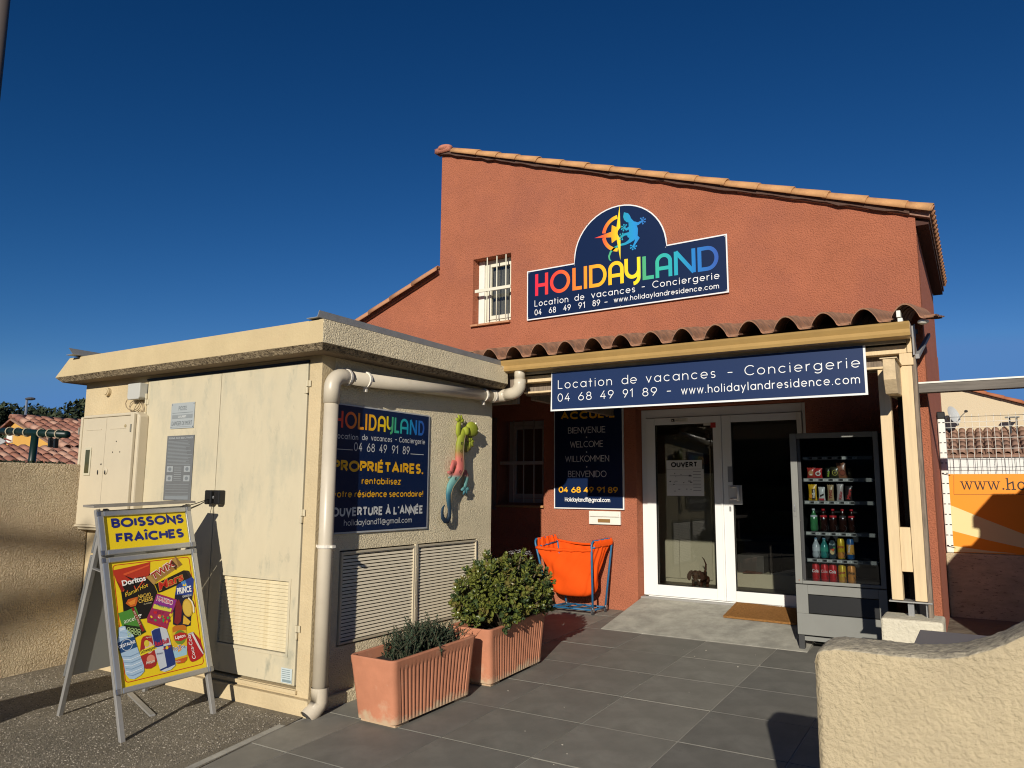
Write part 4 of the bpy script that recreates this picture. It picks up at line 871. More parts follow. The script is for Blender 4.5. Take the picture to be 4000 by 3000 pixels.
b = MB(); b.box(-5.30,-3.47,5.68,5.72,2.30,2.66); b.build('sun_block_board', M_woodg, pc)  # unseen board added to stop sun passing between the two roofs
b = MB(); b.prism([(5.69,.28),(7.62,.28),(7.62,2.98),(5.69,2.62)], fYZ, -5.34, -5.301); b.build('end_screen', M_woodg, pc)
# end verge tile
b = MB(); g = lambda u, v: (-.19+.02*math.sin(v*6)-.10+.10*math.cos(PI*.5*(1-u)), 5.53+2.05*v, 2.69+2.05*v*psl-.05+.06*math.sin(PI*.5*(1-u)))
# white blocks under each tile
cb = None
for i, x in enumerate(lefts[1:]):
    if cb is None: b = MB(); b.ell((0,0,0),(.035,.035,.018),12); cb = b.build('eave_block', M_whitep, pc, smooth=True, at=(0,0,0)); o = cb
    else: o = inst(cb, (0,0,0), pc)
    o.location = Vector((x+.185, 5.60, 2.668))-wl(pc)
b = MB()                                              # gutter: half trough with rolled lip
gp = [(.115,.085),(.115,.0),(.10,-.006),(.02,-.006),(.0,.0),(-.006,.02),(.004,.045),(-.012,.078),(-.016,.092),(-.006,.096),(.0,.088),(.008,.05),(.012,.02),(.02,.008),(.10,.008),(.108,.085)]
b.prism([(5.535+q[0], 2.575+q[1]) for q in gp], fYZ, -3.60, -.338); b.build('gutter', M_gut, pc)
b = MB(); b.prism([(5.537,2.578),(5.65,2.578),(5.65,2.665),(5.532,2.665)], fYZ, -.3379, -.335); b.build('gutter_end', M_gut, pc)
b = MB(); b.prism([(5.537,2.578),(5.65,2.578),(5.65,2.665),(5.532,2.665)], fYZ, -3.603, -3.6001); b.build('gutter_end', M_gut, pc)
b = MB(); b.box(-3.55,-.372,5.66,5.685,2.552,2.64); b.build('fascia_board', mat('grey_white_wood', (.36,.33,.28), .8, .3, 30, .001, .15, 10), pc)
b = MB(); b.box(-3.45,-.372,5.70,5.78,2.484,2.541); b.build('front_beam', M_wood, pc, bevel=.004)
b = MB(); b.box(-3.42,-.42,5.71,5.77,2.388,2.404); b.build('thin_rail', M_wood, pc, bevel=.002)
b = MB(); b.box(-3.45,-.372,5.785,5.84,2.38,2.60); b.build('back_board', M_woodg, pc)
for x in (-3.35,-2.7,-2.05,-1.4,-.95):
    b = MB(); b.prism([(5.845,2.50),(7.628,2.85),(7.628,2.75),(5.845,2.40)], fYZ, x, x+.06); b.build('rafter', M_woodg, pc)
b = MB(); b.box(-3.46,-3.40,5.9,7.62,2.35,2.47); b.build('side_beam', M_woodg, pc)
# right hand post group
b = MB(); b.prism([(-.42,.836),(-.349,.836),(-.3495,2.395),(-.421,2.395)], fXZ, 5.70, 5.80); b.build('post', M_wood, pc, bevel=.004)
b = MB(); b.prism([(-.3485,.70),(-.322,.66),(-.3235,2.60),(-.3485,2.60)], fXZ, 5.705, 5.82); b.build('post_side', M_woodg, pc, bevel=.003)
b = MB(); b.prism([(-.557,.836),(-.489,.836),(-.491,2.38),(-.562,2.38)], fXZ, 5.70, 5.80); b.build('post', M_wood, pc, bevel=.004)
b = MB(); b.prism([(-.4885,1.02),(-.4205,1.02),(-.4203,1.31),(-.4885,1.31)], fXZ, 5.715, 5.79); b.build('spacer', M_wood, pc, bevel=.003)
b = MB(); b.box(-.422,-.337,5.69,5.84,2.398,2.482); b.build('bracket', M_wood, pc, bevel=.004)
b = MB(); b.box(-.3715,-.3365,5.685,5.83,2.4822,2.60); b.build('bracket', M_wood, pc, bevel=.004)
b = MB(); b.prism([(5.33,2.395),(5.33,2.26),(5.40,2.175),(7.6,2.30),(7.6,2.46)], fYZ, -.492, -.42); b.build('side_beam', mat('end_grain', (.62,.47,.28), .85, 1, 35, .004, .2, 14, stain=(.16,.10,.05), ssc=14, smin=.62, smax=.68), pc, bevel=.003)
b = MB(); b.box(-.508,-.408,5.322,5.9,2.3955,2.402); b.build('metal_cap', M_wood, pc)
b = MB(); b.prism([(5.66,2.46),(5.66,2.66),(5.9,2.72),(5.9,2.50)], fYZ, -.334, -.325); b.prism([(5.7,2.44),(5.7,2.47),(7.55,2.95),(7.55,2.92)], fYZ, -.324, -.30); b.build('side_board', mat('grey_board', (.30,.29,.28), .7), pc)
b = MB(); b.box(-.41,-.385,5.52,5.60,2.70,2.745); b.box(-.405,-.375,5.53,5.6,2.655,2.695); b.build('batten_end', M_whitep, pc, bevel=.002)
b = MB(); b.prism([(-.575,.832),(-.322,.832),(-.322,.824),(-.575,.824)], fXZ, 5.69, 5.83); b.build('base_plate', M_aludull, pc)
for x in (-.45,-.345):
    b = MB(); b.box(x-.018,x+.018,5.73,5.77,.72,.8238); b.build('foot_bracket', M_steel, pc)
b = MB(); b.prism([(5.86,.30),(7.62,.30),(7.62,2.30),(5.86,2.36)], fYZ, -.462, -.43); b.build('added_side_screen', mat('shade_black_screen', (.012,.011,.010), .8), pc)  # added panel, coloured near black for the deep shade between the posts
# long overhead beam to the right
ob = thing('overhead_beam', 'long grey timber beam with white top reaching right from behind the porch post', 'beam', (.5,7.4,2.4))
b = MB(); b.box(-.46,4.2,7.36,7.46,2.398,2.474); b.build('beam', M_woodw, ob, bevel=.003)
b = MB(); b.box(-.46,4.2,7.352,7.468,2.4745,2.490); b.build('top_strip', M_whitep, ob, bevel=.002)

# fascia sign
fs_ = thing('porch_sign', 'long navy sign with white lettering and telephone number hung on the porch', 'sign', (-1.9,5.68,2.2))
b = MB(); b.prism([(-3.114,2.21),(-.622,2.205),(-.624,2.553),(-3.104,2.545)], fXZ, 5.645, 5.655); b.build('panel', mat('sign_white', (.78,.78,.76), .4), fs_)
p = Print((0,5.6446,0),(1,0,0),(0,0,1),(0,-1,0)); p.poly([(-3.10,2.224),(-.638,2.219),(-.639,2.552),(-3.098,2.5445)], mat('navy_fascia', (.011,.028,.092), .45, spec=.25), 0); p.build('face', fs_)
p = Print((0,5.6441,0),(1,0,0),(0,0,1),(0,-1,0)); f_ = .0135; wt = .0062
k = 5.65/5.68
def tx_(t, x0, x1, z, h, **kw): p.text(t, x0*.995, z, h, wt, wh, width=(x1-x0)*.995, **kw)
tx_('Location',-3.053,-2.552,2.402,.07,track=.36); tx_('de',-2.459,-2.332,2.402,.07,track=.3); tx_('vacances',-2.247,-1.686,2.402,.07,track=.38); tx_('-',-1.587,-1.555,2.402,.07); tx_('Conciergerie',-1.459,-.669,2.402,.07,track=.38)
for t_, a, c in (('04',-3.056,-2.944),('68',-2.858,-2.739),('49',-2.653,-2.538),('91',-2.450,-2.370),('89',-2.279,-2.161),('-',-2.073,-2.044)): tx_(t_,a,c,2.292,.064,track=.34)
tx_('www.holidaylandresidence.com',-1.955,-.675,2.290,.058,track=.34)
p.build('printed_text', fs_)
# welcome sign on the wall
ws_ = thing('welcome_sign', 'tall navy sign of greetings, BIENVENUE to BENVENIDO, between the window and the door', 'sign', (-3.72,7.6,1.33))
b = MB(); b.box(-4.15,-3.292,7.605,7.628,1.33,2.47); b.build('panel', mat('sign_white', (.78,.78,.76), .4), ws_)
p = Print((0,7.6046,0),(1,0,0),(0,0,1),(0,-1,0)); p.rect(-4.137,1.343,-3.305,2.457,M_navy,0); p.build('face', ws_)
p = Print((0,7.6041,0),(1,0,0),(0,0,1),(0,-1,0)); p.heavy('ACCUEIL',-4.062,2.335,.09,.68,ye,1,.24)
for t_, a, c, z in (('BIENVENUE',-3.964,-3.506,2.177),('WELCOME',-3.938,-3.536,2.018),('WILLKOMMEN',-4.001,-3.464,1.856),('BENVENIDO',-3.966,-3.498,1.686)): p.text(t_, a, z, .063, .0068, wh, width=c-a, track=.22)
for z in (2.126,1.96,1.796): p.ell(-3.735,z,.008,.008,wh)
p.heavy('04 68 49 91 89',-4.09,1.508,.068,.73,'f5b320',1,.19,.22,.42); p.text('Holidayland11@gmail.com',-4.007,1.413,.042,.0062,wh,width=.55,track=.2)
p.build('printed_text', ws_)
lbx = thing('letter_box', 'white wall letter box with tan slot below the greetings sign', 'letter box', (-3.52,7.6,1.168))
b = MB(); b.box(-3.71,-3.335,7.60,7.628,1.168,1.245); b.box(-3.71,-3.335,7.60,7.628,1.2455,1.312); b.build('body', M_whitep, lbx, bevel=.004)
b = MB(); b.box(-3.695,-3.35,7.588,7.5995,1.252,1.30); b.build('flap', M_whitep, lbx, bevel=.006)
b = MB(); b.box(-3.60,-3.455,7.597,7.5998,1.19,1.228); b.build('name_slot', mat('tan_slot', (.26,.14,.045), .6), lbx)
# ------------------------------------------------------------------ A-frame pavement sign
sb = thing('pavement_sign', 'aluminium A-frame pavement board with yellow drinks and snacks posters', 'pavement sign', (-4.65,2.95,.1))
fO = Vector((-4.253,2.667,.095)); fe1 = Vector((.046,.998,.034)).normalized(); fe2 = Vector((-.295,-.019,.955)); fe2 = (fe2-fe1*fe1.dot(fe2)).normalized(); fn = fe1.cross(fe2)
def fr_box(b, O, e1, e2, nn, a0, a1, s0, s1, d0, d1, mi=0):
    P = [O+e1*a+e2*s+nn*d for d in (d0, d1) for a, s in ((a0,s0),(a1,s0),(a1,s1),(a0,s1))]
    b.add(P, [(3,2,1,0),(4,5,6,7),(0,1,5,4),(1,2,6,5),(2,3,7,6),(3,0,4,7)], mi)
def aboard(O, e1, e2, nn, front):
    f = lambda b, *q: fr_box(b, O, e1, e2, nn, *q)
    for a in (.0, .585):
        b = MB(); f(b, a,a+.03,0,1.37,-.03,-.004); b.build('leg', M_aludull, sb, bevel=.003)
    out = []
    for nm, s0, s1 in (('poster_frame',.262,1.062),('header_frame',1.075,1.352)):
        w_ = .034; b = MB(); f(b, -.004,w_,s0,s1,-.002,.016); f(b, .62-w_,.624,s0,s1,-.002,.016); f(b, w_+.0001,.62-w_-.0001,s0,s0+w_,-.002,.016); f(b, w_+.0001,.62-w_-.0001,s1-w_,s1,-.002,.016)
        fr = b.build(nm, M_alu, sb, bevel=.006, at=O+e1*.31+e2*s0)
        b = MB(); f(b, .003,.617,s0+.004,s1-.004,-.012,-.0025); b.build('back_panel', mat('back_panel_grey', (.36,.36,.33), .6), fr)
        if front:
            for a in (-.0055,.5955):
                for s in (s0-.0015, s1-.0345):
                    b = MB(); f(b, a,a+.030,s,s+.036,.003,.0175); b.build('corner_cap', mat('chrome_corner', (.30,.31,.33), .25, metal=.8), fr, bevel=.006)
        out.append((fr, s0, s1, w_))
    return out
fr_ = aboard(fO, fe1, fe2, fn, True)
bO = Vector((-5.09,2.737,.098)); be1 = Vector((-5.104+5.09,3.345-2.737,.022)).normalized(); be2 = (Vector((-4.69,2.70,1.40))-bO); be2 = (be2-be1*be1.dot(be2)).normalized()
bn = -(be1.cross(be2)); 
aboard(bO, be1, be2, bn, False)
b = MB(); tp = fO+fe2*1.385; b.add([tp+fe1*a+Vector((x, 0, z)) for a in (-.03, .655) for x, z in ((.035,-.005),(.03,.008),(-.09,.012),(-.09,-.002))], [(0,1,2,3),(7,6,5,4),(0,4,5,1),(1,5,6,2),(2,6,7,3),(3,7,4,0)]); b.build('top_cap', mat('top_cap_grey', (.24,.215,.18), .7, .4, 30, .002, .2, 9), sb, bevel=.002)
for a in (.02, .60):
    p0 = fO+fe1*a+fe2*.98-fn*.02; p1 = bO+be1*a+be2*.98; b = MB(); b.bar(p0, p0+(p1-p0)*.95, .025, .006); b.build('stay_bar', M_aludull, sb)
PF = [fO+fn*.0015, fe1, fe2, fn]
yel = mat('poster_yellow', (.80,.58,.012), .4, spec=.4)
p = Print(*PF); p.rect(.034,1.109,.586,1.318,yel,0); p.heavy('BOISSONS',.082,1.243,.062,.485,'1c2470',2,.26,.29)
p.heavy('FRAÎCHES',.100,1.146,.062,.455,'1c2470',2,.26,.29); p.build('print', fr_[1][0])
# poster artwork
p = Print(*PF); p.rect(.034,.296,.586,1.028,yel,0)
KX, KY, ox, oy = .553/.594, .735/.841, .034, .294
def T_(l): return [(ox+a*KX, oy+c*KY) for a, c in l]
def po(l, m, k=1): p.poly(T_(l), m, k)
def st(l, w_, m, k=1, cap=True): p.stroke(T_(l), w_, m, k, cap)
def bo(t, x, y, h, w_, m, k=3, off=.02, rot=0, shear=0): p.bold(t, ox+x*KX, oy+y*KY, h*KY, w_*KX, m, k, off, R(rot), shear)
red = 'c0241c'
def rrect(x0, y0, x1, y1, r): return [q for c, a in (((x1-r,y1-r),0),((x0+r,y1-r),90),((x0+r,y0+r),180),((x1-r,y0+r),270)) for q in arc(c[0],c[1],r,r,a,a+90,5)]
q = rrect(.030,.030,.575,.822,.022); st(q+[q[0]], .0045, red, 1)
# chips bag
po([(.026,.788),(.15,.80),(.284,.817),(.273,.737),(.290,.66),(.309,.595),(.30,.50),(.222,.424),(.063,.428),(.068,.55),(.065,.639),(.041,.717)], '17120f', 2)
po([(.026,.788),(.15,.80),(.284,.817),(.273,.737),(.247,.701),(.20,.715),(.15,.69),(.10,.70),(.070,.655),(.041,.717)], 'b5341d', 3)
po([(.09,.755),(.275,.80),(.276,.79),(.10,.742)], 'd8562c', 4); po([(.045,.71),(.08,.665),(.09,.64),(.067,.63)], '8c1f14', 4)
po([(.095,.745),(.165,.706),(.255,.722),(.17,.715),(.165,.65),(.145,.70)], '120d0c', 5); st([(.155,.66),(.165,.628),(.225,.695)], .006, 'd2452a', 6)
bo('Doritos',.078,.672,.038,.163,'f2efe8',7,.03,6); bo('Flamin’Hot',.090,.592,.030,.165,'e6c53a',7,.0,17,.25)
bo('NACHO',.176,.568,.028,.085,'e0b84a',7,.01,3); bo('CHEESE',.172,.537,.028,.10,'e0b84a',7,.01,3); bo('FLAVOUR',.205,.520,.009,.055,'d8c9a0',7,0,3)
po([(.085,.549),(.105,.575),(.17,.583),(.165,.552),(.149,.521),(.115,.52)], 'c8601c', 6); po([(.10,.552),(.155,.572),(.145,.536),(.115,.532)], 'e58a2e', 7); bo('g',.155,.440,.03,.026,'ece7dc',7,.02)
for x, y in ((.075,.64),(.10,.632),(.215,.665),(.24,.655),(.09,.605)): po([(x,y),(x+.012,y+.008),(x+.006,y-.01)], 'c2502a', 5)
# wafer bar and chocolate bar
po([(.242,.714),(.262,.718),(.44,.808),(.475,.837),(.514,.771),(.485,.755),(.31,.668),(.291,.647)], 'b08a48', 4); po([(.275,.722),(.45,.806),(.478,.756),(.305,.672)], '9a7238', 5); po([(.47,.835),(.486,.76),(.514,.771)],'8a6630',6)
po([(.43,.80),(.447,.805),(.475,.765),(.462,.735),(.44,.765)],'4a2414',6)
bo('TWIX',.289,.683,.052,.19,'efe3cf',7,.055,25.5,.1); bo('TWIX',.291,.685,.048,.185,'a3201c',8,.02,25.5,.1)
po([(.298,.652),(.33,.664),(.52,.726),(.555,.719),(.569,.651),(.545,.648),(.345,.592),(.315,.588)], '16100e', 3); po([(.53,.722),(.556,.665),(.575,.668),(.56,.715)], '2b211c', 4)
bo('Mars',.322,.603,.06,.195,'c99a4a',7,.05,15,.25); bo('Mars',.324,.605,.056,.19,'c02418',8,.02,15,.25)
# biscuit roll (no figure)
po([(.453,.621),(.50,.645),(.575,.668),(.587,.649),(.557,.509),(.535,.40),(.517,.317),(.455,.312),(.39,.349),(.405,.45),(.432,.553)], '10132e', 2)
po([(.453,.621),(.50,.645),(.575,.668),(.587,.649),(.562,.53),(.50,.545),(.432,.553)], '203a86', 4); po([(.487,.64),(.52,.652),(.535,.60),(.505,.59)], '4c86c4', 5); po([(.495,.61),(.503,.628),(.512,.615),(.522,.630),(.524,.608)], 'f0c832', 6)
bo('PRINCE',.449,.558,.044,.108,'f2f0ea',7,.035,2,.06); bo('CHOCOLAT',.484,.526,.015,.07,'ece8df',7,.01,3)
p.ell(ox+.512*KX, oy+.448*KY, .036, .058, 'caa030', 5, 22); p.ell(ox+.508*KX, oy+.446*KY, .029, .050, 'dcb84a', 6, 22); st([(.528,.515),(.548,.49),(.556,.45),(.552,.41)], .010, 'efe6cf', 6); st([(.536,.515),(.556,.488),(.563,.45)], .005, '3a1c10', 7)
po([(.40,.36),(.43,.50),(.455,.52),(.47,.46),(.45,.36),(.42,.34)], '7a1c22', 5); po([(.46,.34),(.475,.40),(.52,.345),(.50,.325)],'e0b23a',5)
# gummy bag (no mascot)
po([(.301,.58),(.315,.582),(.441,.520),(.441,.508),(.379,.402),(.345,.322),(.335,.325),(.214,.395),(.216,.428),(.257,.492)], '9c2a50', 3); po([(.301,.575),(.435,.513),(.405,.45),(.262,.497)], '8c2c86', 4); po([(.275,.515),(.397,.462),(.385,.438),(.262,.487)], 'd8cf4a', 5)
bo('HARIBO',.292,.540,.032,.122,'f6f1ee',7,.06,-25); bo('HARIBO',.293,.541,.028,.119,'c8244c',8,.015,-25); bo('Happy Life',.288,.505,.016,.10,'35518e',8,.0,-25)
random.seed(11)
for k in range(22):
    u, v = random.random(), random.random(); x = .232+.13*u+.02*v; y = .40+.065*v-.075*u*.9+.02; p.ell(ox+x*KX, oy+y*KY, random.uniform(.006,.012), random.uniform(.006,.011), random.choice(['c8202c','2f8ec0','e8c02c','3d9a46','e06a2a','dcd6cc','8f1f46']), 5+k*.05, 8, k)
st([(.222,.402),(.338,.332)], .007, 'b8202a', 7)
# green pretzel bag
po([(.03,.492),(.09,.50),(.149,.517),(.17,.42),(.198,.334),(.113,.306),(.046,.406)], '4d8a34', 4); po([(.06,.41),(.178,.37),(.198,.334),(.113,.306),(.055,.39)], '1d2c14', 5); po([(.118,.51),(.135,.514),(.19,.345),(.172,.339)], '8e1c1c', 6)
bo('ancel',.062,.415,.032,.076,'e8efd2',7,.0,8); bo('BRETZELS',.129,.487,.011,.10,'e9dcc0',8,.0,-73)
for k in range(9): a = ox+(.085+.022*(k % 4))*KX; c = oy+(.375-.022*(k//4)-.008*(k % 4))*KY; p.stroke([(a+.009*math.cos(t*PI/4), c+.008*math.sin(t*PI/4)) for t in range(9)], .003, 'b9d68a', 7+k*.05)
# water bottle
po([(.024,.395),(.045,.402),(.066,.397),(.070,.375),(.092,.352),(.112,.328),(.119,.302),(.130,.235),(.157,.112),(.155,.075),(.13,.055),(.085,.040),(.055,.052),(.035,.085),(.029,.181),(.015,.235),(.0,.294),(.012,.33),(.019,.351)], 'a9c3d8', 5)
po([(.03,.39),(.06,.392),(.062,.375),(.03,.372)], 'd2dfe9', 6)
po([(-.001,.294),(.055,.312),(.115,.318),(.127,.245),(.07,.235),(.017,.226)], '234a78', 7); p.stroke([(ox+(.062+.035*math.cos(t*PI/10))*KX, oy+(.272+.036*math.sin(t*PI/10))*KY) for t in range(21)], .0025, 'dfe8ee', 8); bo('CRISTALINE',.008,.258,.020,.112,'f2f4f5',9,.02,8)
for k in range(7): st([(.027+.003*k,.205-.021*k),(.075,.192-.021*k),(.137+.002*k,.205-.021*k)], .0035, 'e3edf4' if k % 2 else '7e9dbb', 8)
st([(.03,.36),(.07,.35),(.10,.345)], .003, '86a2be', 6); st([(.02,.33),(.06,.325),(.11,.325)], .003, 'dbe7ef', 6)
# cans
def can(l, c, k=4): po(l, c, k)
po([(.174,.304),(.20,.309),(.239,.298),(.246,.28),(.256,.20),(.246,.12),(.236,.095),(.20,.083),(.165,.09),(.152,.12),(.140,.2),(.160,.285)], 'a42a24', 4); p.ell(ox+.205*KX, oy+.225*KY, .026,.036,'e0b9a0',5); p.ell(ox+.192*KX, oy+.255*KY, .016,.020,'d7c23a',6); p.ell(ox+.208*KX, oy+.145*KY, .026,.026,'d88c72',5); po([(.14,.215),(.25,.235),(.256,.205),(.142,.18)], 'e7d22e', 7); bo('Schweppes',.147,.193,.024,.10,'1c1c14',8,.01,9); bo('Agrum',.172,.118,.02,.06,'e6d9c6',8,.02,2); bo('Agrumes',.19,.29,.011,.04,'eadfcf',8,0,-2)
po([(.232,.331),(.255,.342),(.31,.348),(.336,.338),(.350,.27),(.373,.10),(.368,.065),(.335,.045),(.29,.040),(.262,.055),(.25,.12),(.238,.22)], 'c3c9cf', 6); po([(.234,.328),(.255,.339),(.292,.342),(.303,.215),(.243,.215)], '1f3470', 7); po([(.302,.212),(.358,.212),(.372,.10),(.366,.072),(.31,.06)], '1f3470', 7); po([(.258,.062),(.366,.085),(.367,.073),(.262,.052)],'1f3470',7)
bo('Red',.248,.222,.034,.045,'b8243a',9,.03,5); bo('Bull',.299,.226,.034,.046,'b8243a',9,.03,5); p.ell(ox+.325*KX, oy+.198*KY, .010,.010,'e8c02c',8); po([(.292,.19),(.318,.206),(.312,.19)],'b8242a',9); po([(.333,.20),(.352,.212),(.348,.194)],'b8242a',9); bo('ENERGY',.25,.165,.011,.044,'33406a',9,.0,-4)
po([(.382,.327),(.40,.338),(.46,.333),(.482,.318),(.48,.27),(.468,.17),(.455,.085),(.43,.070),(.385,.073),(.366,.10),(.366,.18),(.376,.28)], 'd8b32a', 4); po([(.382,.327),(.40,.338),(.46,.333),(.482,.318),(.479,.29),(.43,.30),(.379,.292)], 'c0701c', 5); po([(.366,.17),(.468,.18),(.460,.12),(.366,.115)],'9cc4d4',5); po([(.366,.10),(.458,.105),(.453,.085),(.43,.070),(.385,.073)],'c4581c',6); po([(.40,.19),(.43,.20),(.425,.16),(.40,.15)],'e89a2e',6)
p.ell(ox+.428*KX, oy+.25*KY, .040, .044, '6a8a2c', 6); po([(.382,.272),(.43,.285),(.476,.27),(.474,.235),(.43,.222),(.386,.235)], 'b3201c', 7); bo('Lipton',.392,.243,.024,.074,'f4efe6',8,.02,2); bo('IceTea',.368,.165,.030,.086,'f4f4f0',8,.05,3); bo('IceTea',.369,.166,.028,.084,'1c3f86',9,.01,3); bo('Pêche',.372,.083,.013,.035,'f2e3c4',9,0,-3)
po([(.483,.257),(.50,.268),(.529,.268),(.552,.235),(.571,.205),(.585,.125),(.583,.095),(.55,.072),(.515,.062),(.489,.062),(.478,.075),(.468,.115),(.470,.18)], 'b01c20', 4); po([(.51,.262),(.53,.266),(.585,.11),(.58,.094),(.556,.14)], 'd9d4d2', 5); po([(.525,.266),(.531,.266),(.585,.115),(.584,.10)], '8f1418', 6); po([(.485,.262),(.53,.27),(.527,.26),(.487,.253)],'b9b9bb',6); bo('Coca-Cola',.521,.078,.028,.165,'f5f1ee',7,.0,96,.2)
p.build('print', fr_[0][0])
b = MB(); b.bar((-5.117,3.243,.125),(-4.531,3.037,.118),.035,.012); tag(b.build('metal_bar', M_aludull, at=(-4.8,3.14,.12), bevel=.002), 'loose grey metal strip lying on the asphalt behind the pavement board', 'metal bar')

# ------------------------------------------------------------------ terracotta planters
def planter_mesh(L_=.84, W_=.37, H_=.40):
    b = MB(); N = 19
    def ring(hw, hl, z, r, rib=0):
        pts = []
        # long sides along Y; ribs on the +X and -X faces
        nR = 133
        ys = [-hl+r+(2*(hl-r))*k/nR for k in range(nR+1)]
        def ribd(k): 
            if not rib or k < 6 or k > nR-6: return 0
            return -rib*(1-abs(math.sin(PI*(k-6)/(nR-12)*N))**.6)
        for k, y in enumerate(ys): pts.append((hw+ribd(k), y, z))
        pts += [(hw-r+r*math.cos(a), hl-r+r*math.sin(a), z) for a in (R(30),R(60),R(90))]
        pts += [(-hw+r-r*math.sin(a), hl-r+r*math.cos(a), z) for a in (R(0),R(30),R(60))]
        for k, y in enumerate(ys[::-1]): pts.append((-hw-ribd(k), y, z))
        pts += [(-hw+r-r*math.cos(a), -hl+r-r*math.sin(a), z) for a in (R(30),R(60),R(90))]
        pts += [(hw-r+r*math.sin(a), -hl+r-r*math.cos(a), z) for a in (R(0),R(30),R(60))]
        return pts
    hw, hl = W_/2, L_/2; t = .035
    lv = [(hw-t,hl-t,H_-.06,.03,0),(hw-.026,hl-.026,H_-.004,.03,0),(hw-.018,hl-.018,H_,.03,0),(hw-.006,hl-.006,H_,.035,0),(hw,hl,H_-.008,.035,0),(hw-.004,hl-.004,H_-.045,.035,0),(hw-.007,hl-.007,H_-.062,.035,.003),(hw-.008,hl-.008,H_-.075,.035,.011),(hw-.020,hl-.030,.15,.035,.011),(hw-.026,hl-.042,.045,.035,.010),(hw-.027,hl-.043,.03,.035,.006),(hw-.027,hl-.044,.022,.035,.0)]
    rs = [ring(*q) for q in lv]; n = len(rs[0])
    b.add([v for r_ in rs for v in r_], [(j*n+i, j*n+(i+1) % n, (j+1)*n+(i+1) % n, (j+1)*n+i) for j in range(len(rs)-1) for i in range(n)])
    b.add(rs[-1], [tuple(range(n))]); b.box(-hw+.05,hw-.05,-hl+.06,hl-.06,H_-.075,H_-.055,1)
    for y in (-hl+.13, hl-.13): b.box(-hw+.045,hw-.045,y-.06,y+.06,0,.0225)
    return b
pm = planter_mesh()
def planter(lab, loc, rot, zr, tm):
    t = thing('planter', lab, 'planter', loc, 'ribbed terracotta planters along the utility building')
    t.rotation_euler = (math.atan(SLOPE), 0, zr)
    o = MB(); o.v = pm.v; o.f = pm.f; o.m = pm.m; o = o.build('trough', [tm, M_soil], None, smooth=True); o.parent = t; o.location = (0,0,0)
    es = o.modifiers.new('s','EDGE_SPLIT'); es.split_angle = R(38)
    return t
# lime bloom towards the bottom edge is a real stain of the pot
def terr(name):
    m = mat(name, (.50,.205,.115), .72, .35, 40, .002, .12, 5, spec=.25, stain=(.56,.33,.21), ssc=7, smin=.58, smax=.76); t = m.node_tree; N = t.nodes.new; K = t.links.new; bs = t.nodes['Principled BSDF']
    src = bs.inputs['Base Color'].links[0].from_socket; tc = N('ShaderNodeTexCoord'); sp = N('ShaderNodeSeparateXYZ'); K(tc.outputs['Object'], sp.inputs[0])
    n = N('ShaderNodeTexNoise'); n.inputs['Scale'].default_value = 22; n.inputs['Detail'].default_value = 6; K(tc.outputs['Object'], n.inputs[0])
    ma = N('ShaderNodeMath'); ma.operation = 'MULTIPLY_ADD'; ma.inputs[1].default_value = .16; K(n.outputs[0], ma.inputs[0]); mb = N('ShaderNodeMath'); mb.operation = 'SUBTRACT'; K(ma.outputs[0], mb.inputs[0]); K(sp.outputs[2], mb.inputs[1]); ma.inputs[2].default_value = -.01
    mr = N('ShaderNodeMapRange'); mr.inputs[1].default_value = 0; mr.inputs[2].default_value = .05; K(mb.outputs[0], mr.inputs[0])
    mx = N('ShaderNodeMix'); mx.data_type = 'RGBA'; K(mr.outputs[0], mx.inputs[0]); K(src, mx.inputs[6]); mx.inputs[7].default_value = (.50,.36,.23,1); K(mx.outputs[2], bs.inputs['Base Color']); return m
pl1 = planter('terracotta trough with low rosemary, nearer the rain pipe', (-3.185,3.985,gz(3.985)+.004), 0, R(-1.5), terr('terracotta_a'))
pl2 = planter('terracotta trough holding the big round jade bush', (-3.175,4.965,gz(4.965)+.004), 0, R(1), terr('terracotta_b'))
# rosemary: many upright stems with needle leaves
rm = thing('rosemary_plant', 'dark green rosemary with upright needle sprigs in the nearer trough', 'plant', (-3.2,4.0,.48))
random.seed(5); b = MB(); stb = MB()
for k in range(420):
    u = random.random(); y0 = 3.78+.55*u+random.gauss(0,.03); x0 = -3.2+random.gauss(0,.05)
    hgt = random.uniform(.07,.165)*(1.15 if .25 < u < .7 else .8)*random.choice([1,1,1.25,.8]); lean = Vector((random.gauss(0,.28), random.gauss(0,.28), 1)).normalized()
    p0 = Vector((x0, y0, .485)); bend_ = Vector((random.gauss(0,.05), random.gauss(0,.05), .02))
    P_ = [p0+lean*hgt*t+bend_*t*t for t in (0,.33,.66,1)]; stb.tube(P_, [.0025,.002,.002,.001], 4, caps=False)
    nl = int(hgt/.0045)
    for j in range(nl):
        t = j/nl; c = p0+lean*hgt*t+bend_*t*t; a = random.uniform(0, 6.28); l = random.uniform(.016,.028)*(1-.35*t); e = random.uniform(.3,.9)
        dd = Vector((math.cos(a), math.sin(a), 0)); dn = (dd+lean*e*1.4).normalized(); s = dn.cross(lean).normalized()*.0029
        b.add([c-s, c+s, c+dn*l*.6+s*1.3, c+dn*l, c+dn*l*.6-s*1.3], [(0,1,2,3,4)], j % 2)
tag(b.build('foliage', [mat('rosemary_a', (.030,.052,.030), .6), mat('rosemary_b', (.055,.085,.045), .6)], rm, recalc=False), kind='stuff'); tag(stb.build('stem', mat('rosemary_stem', (.08,.07,.04), .8), rm), kind='stuff')
b = MB()
for k in range(70):
    x = random.uniform(-3.32,-3.05); y = random.uniform(4.15,4.37); r = random.uniform(.006,.013); b.ell((x,y,.50+r*.5+gz(.3)), (r,r*random.uniform(.6,1),r*.6), 6)
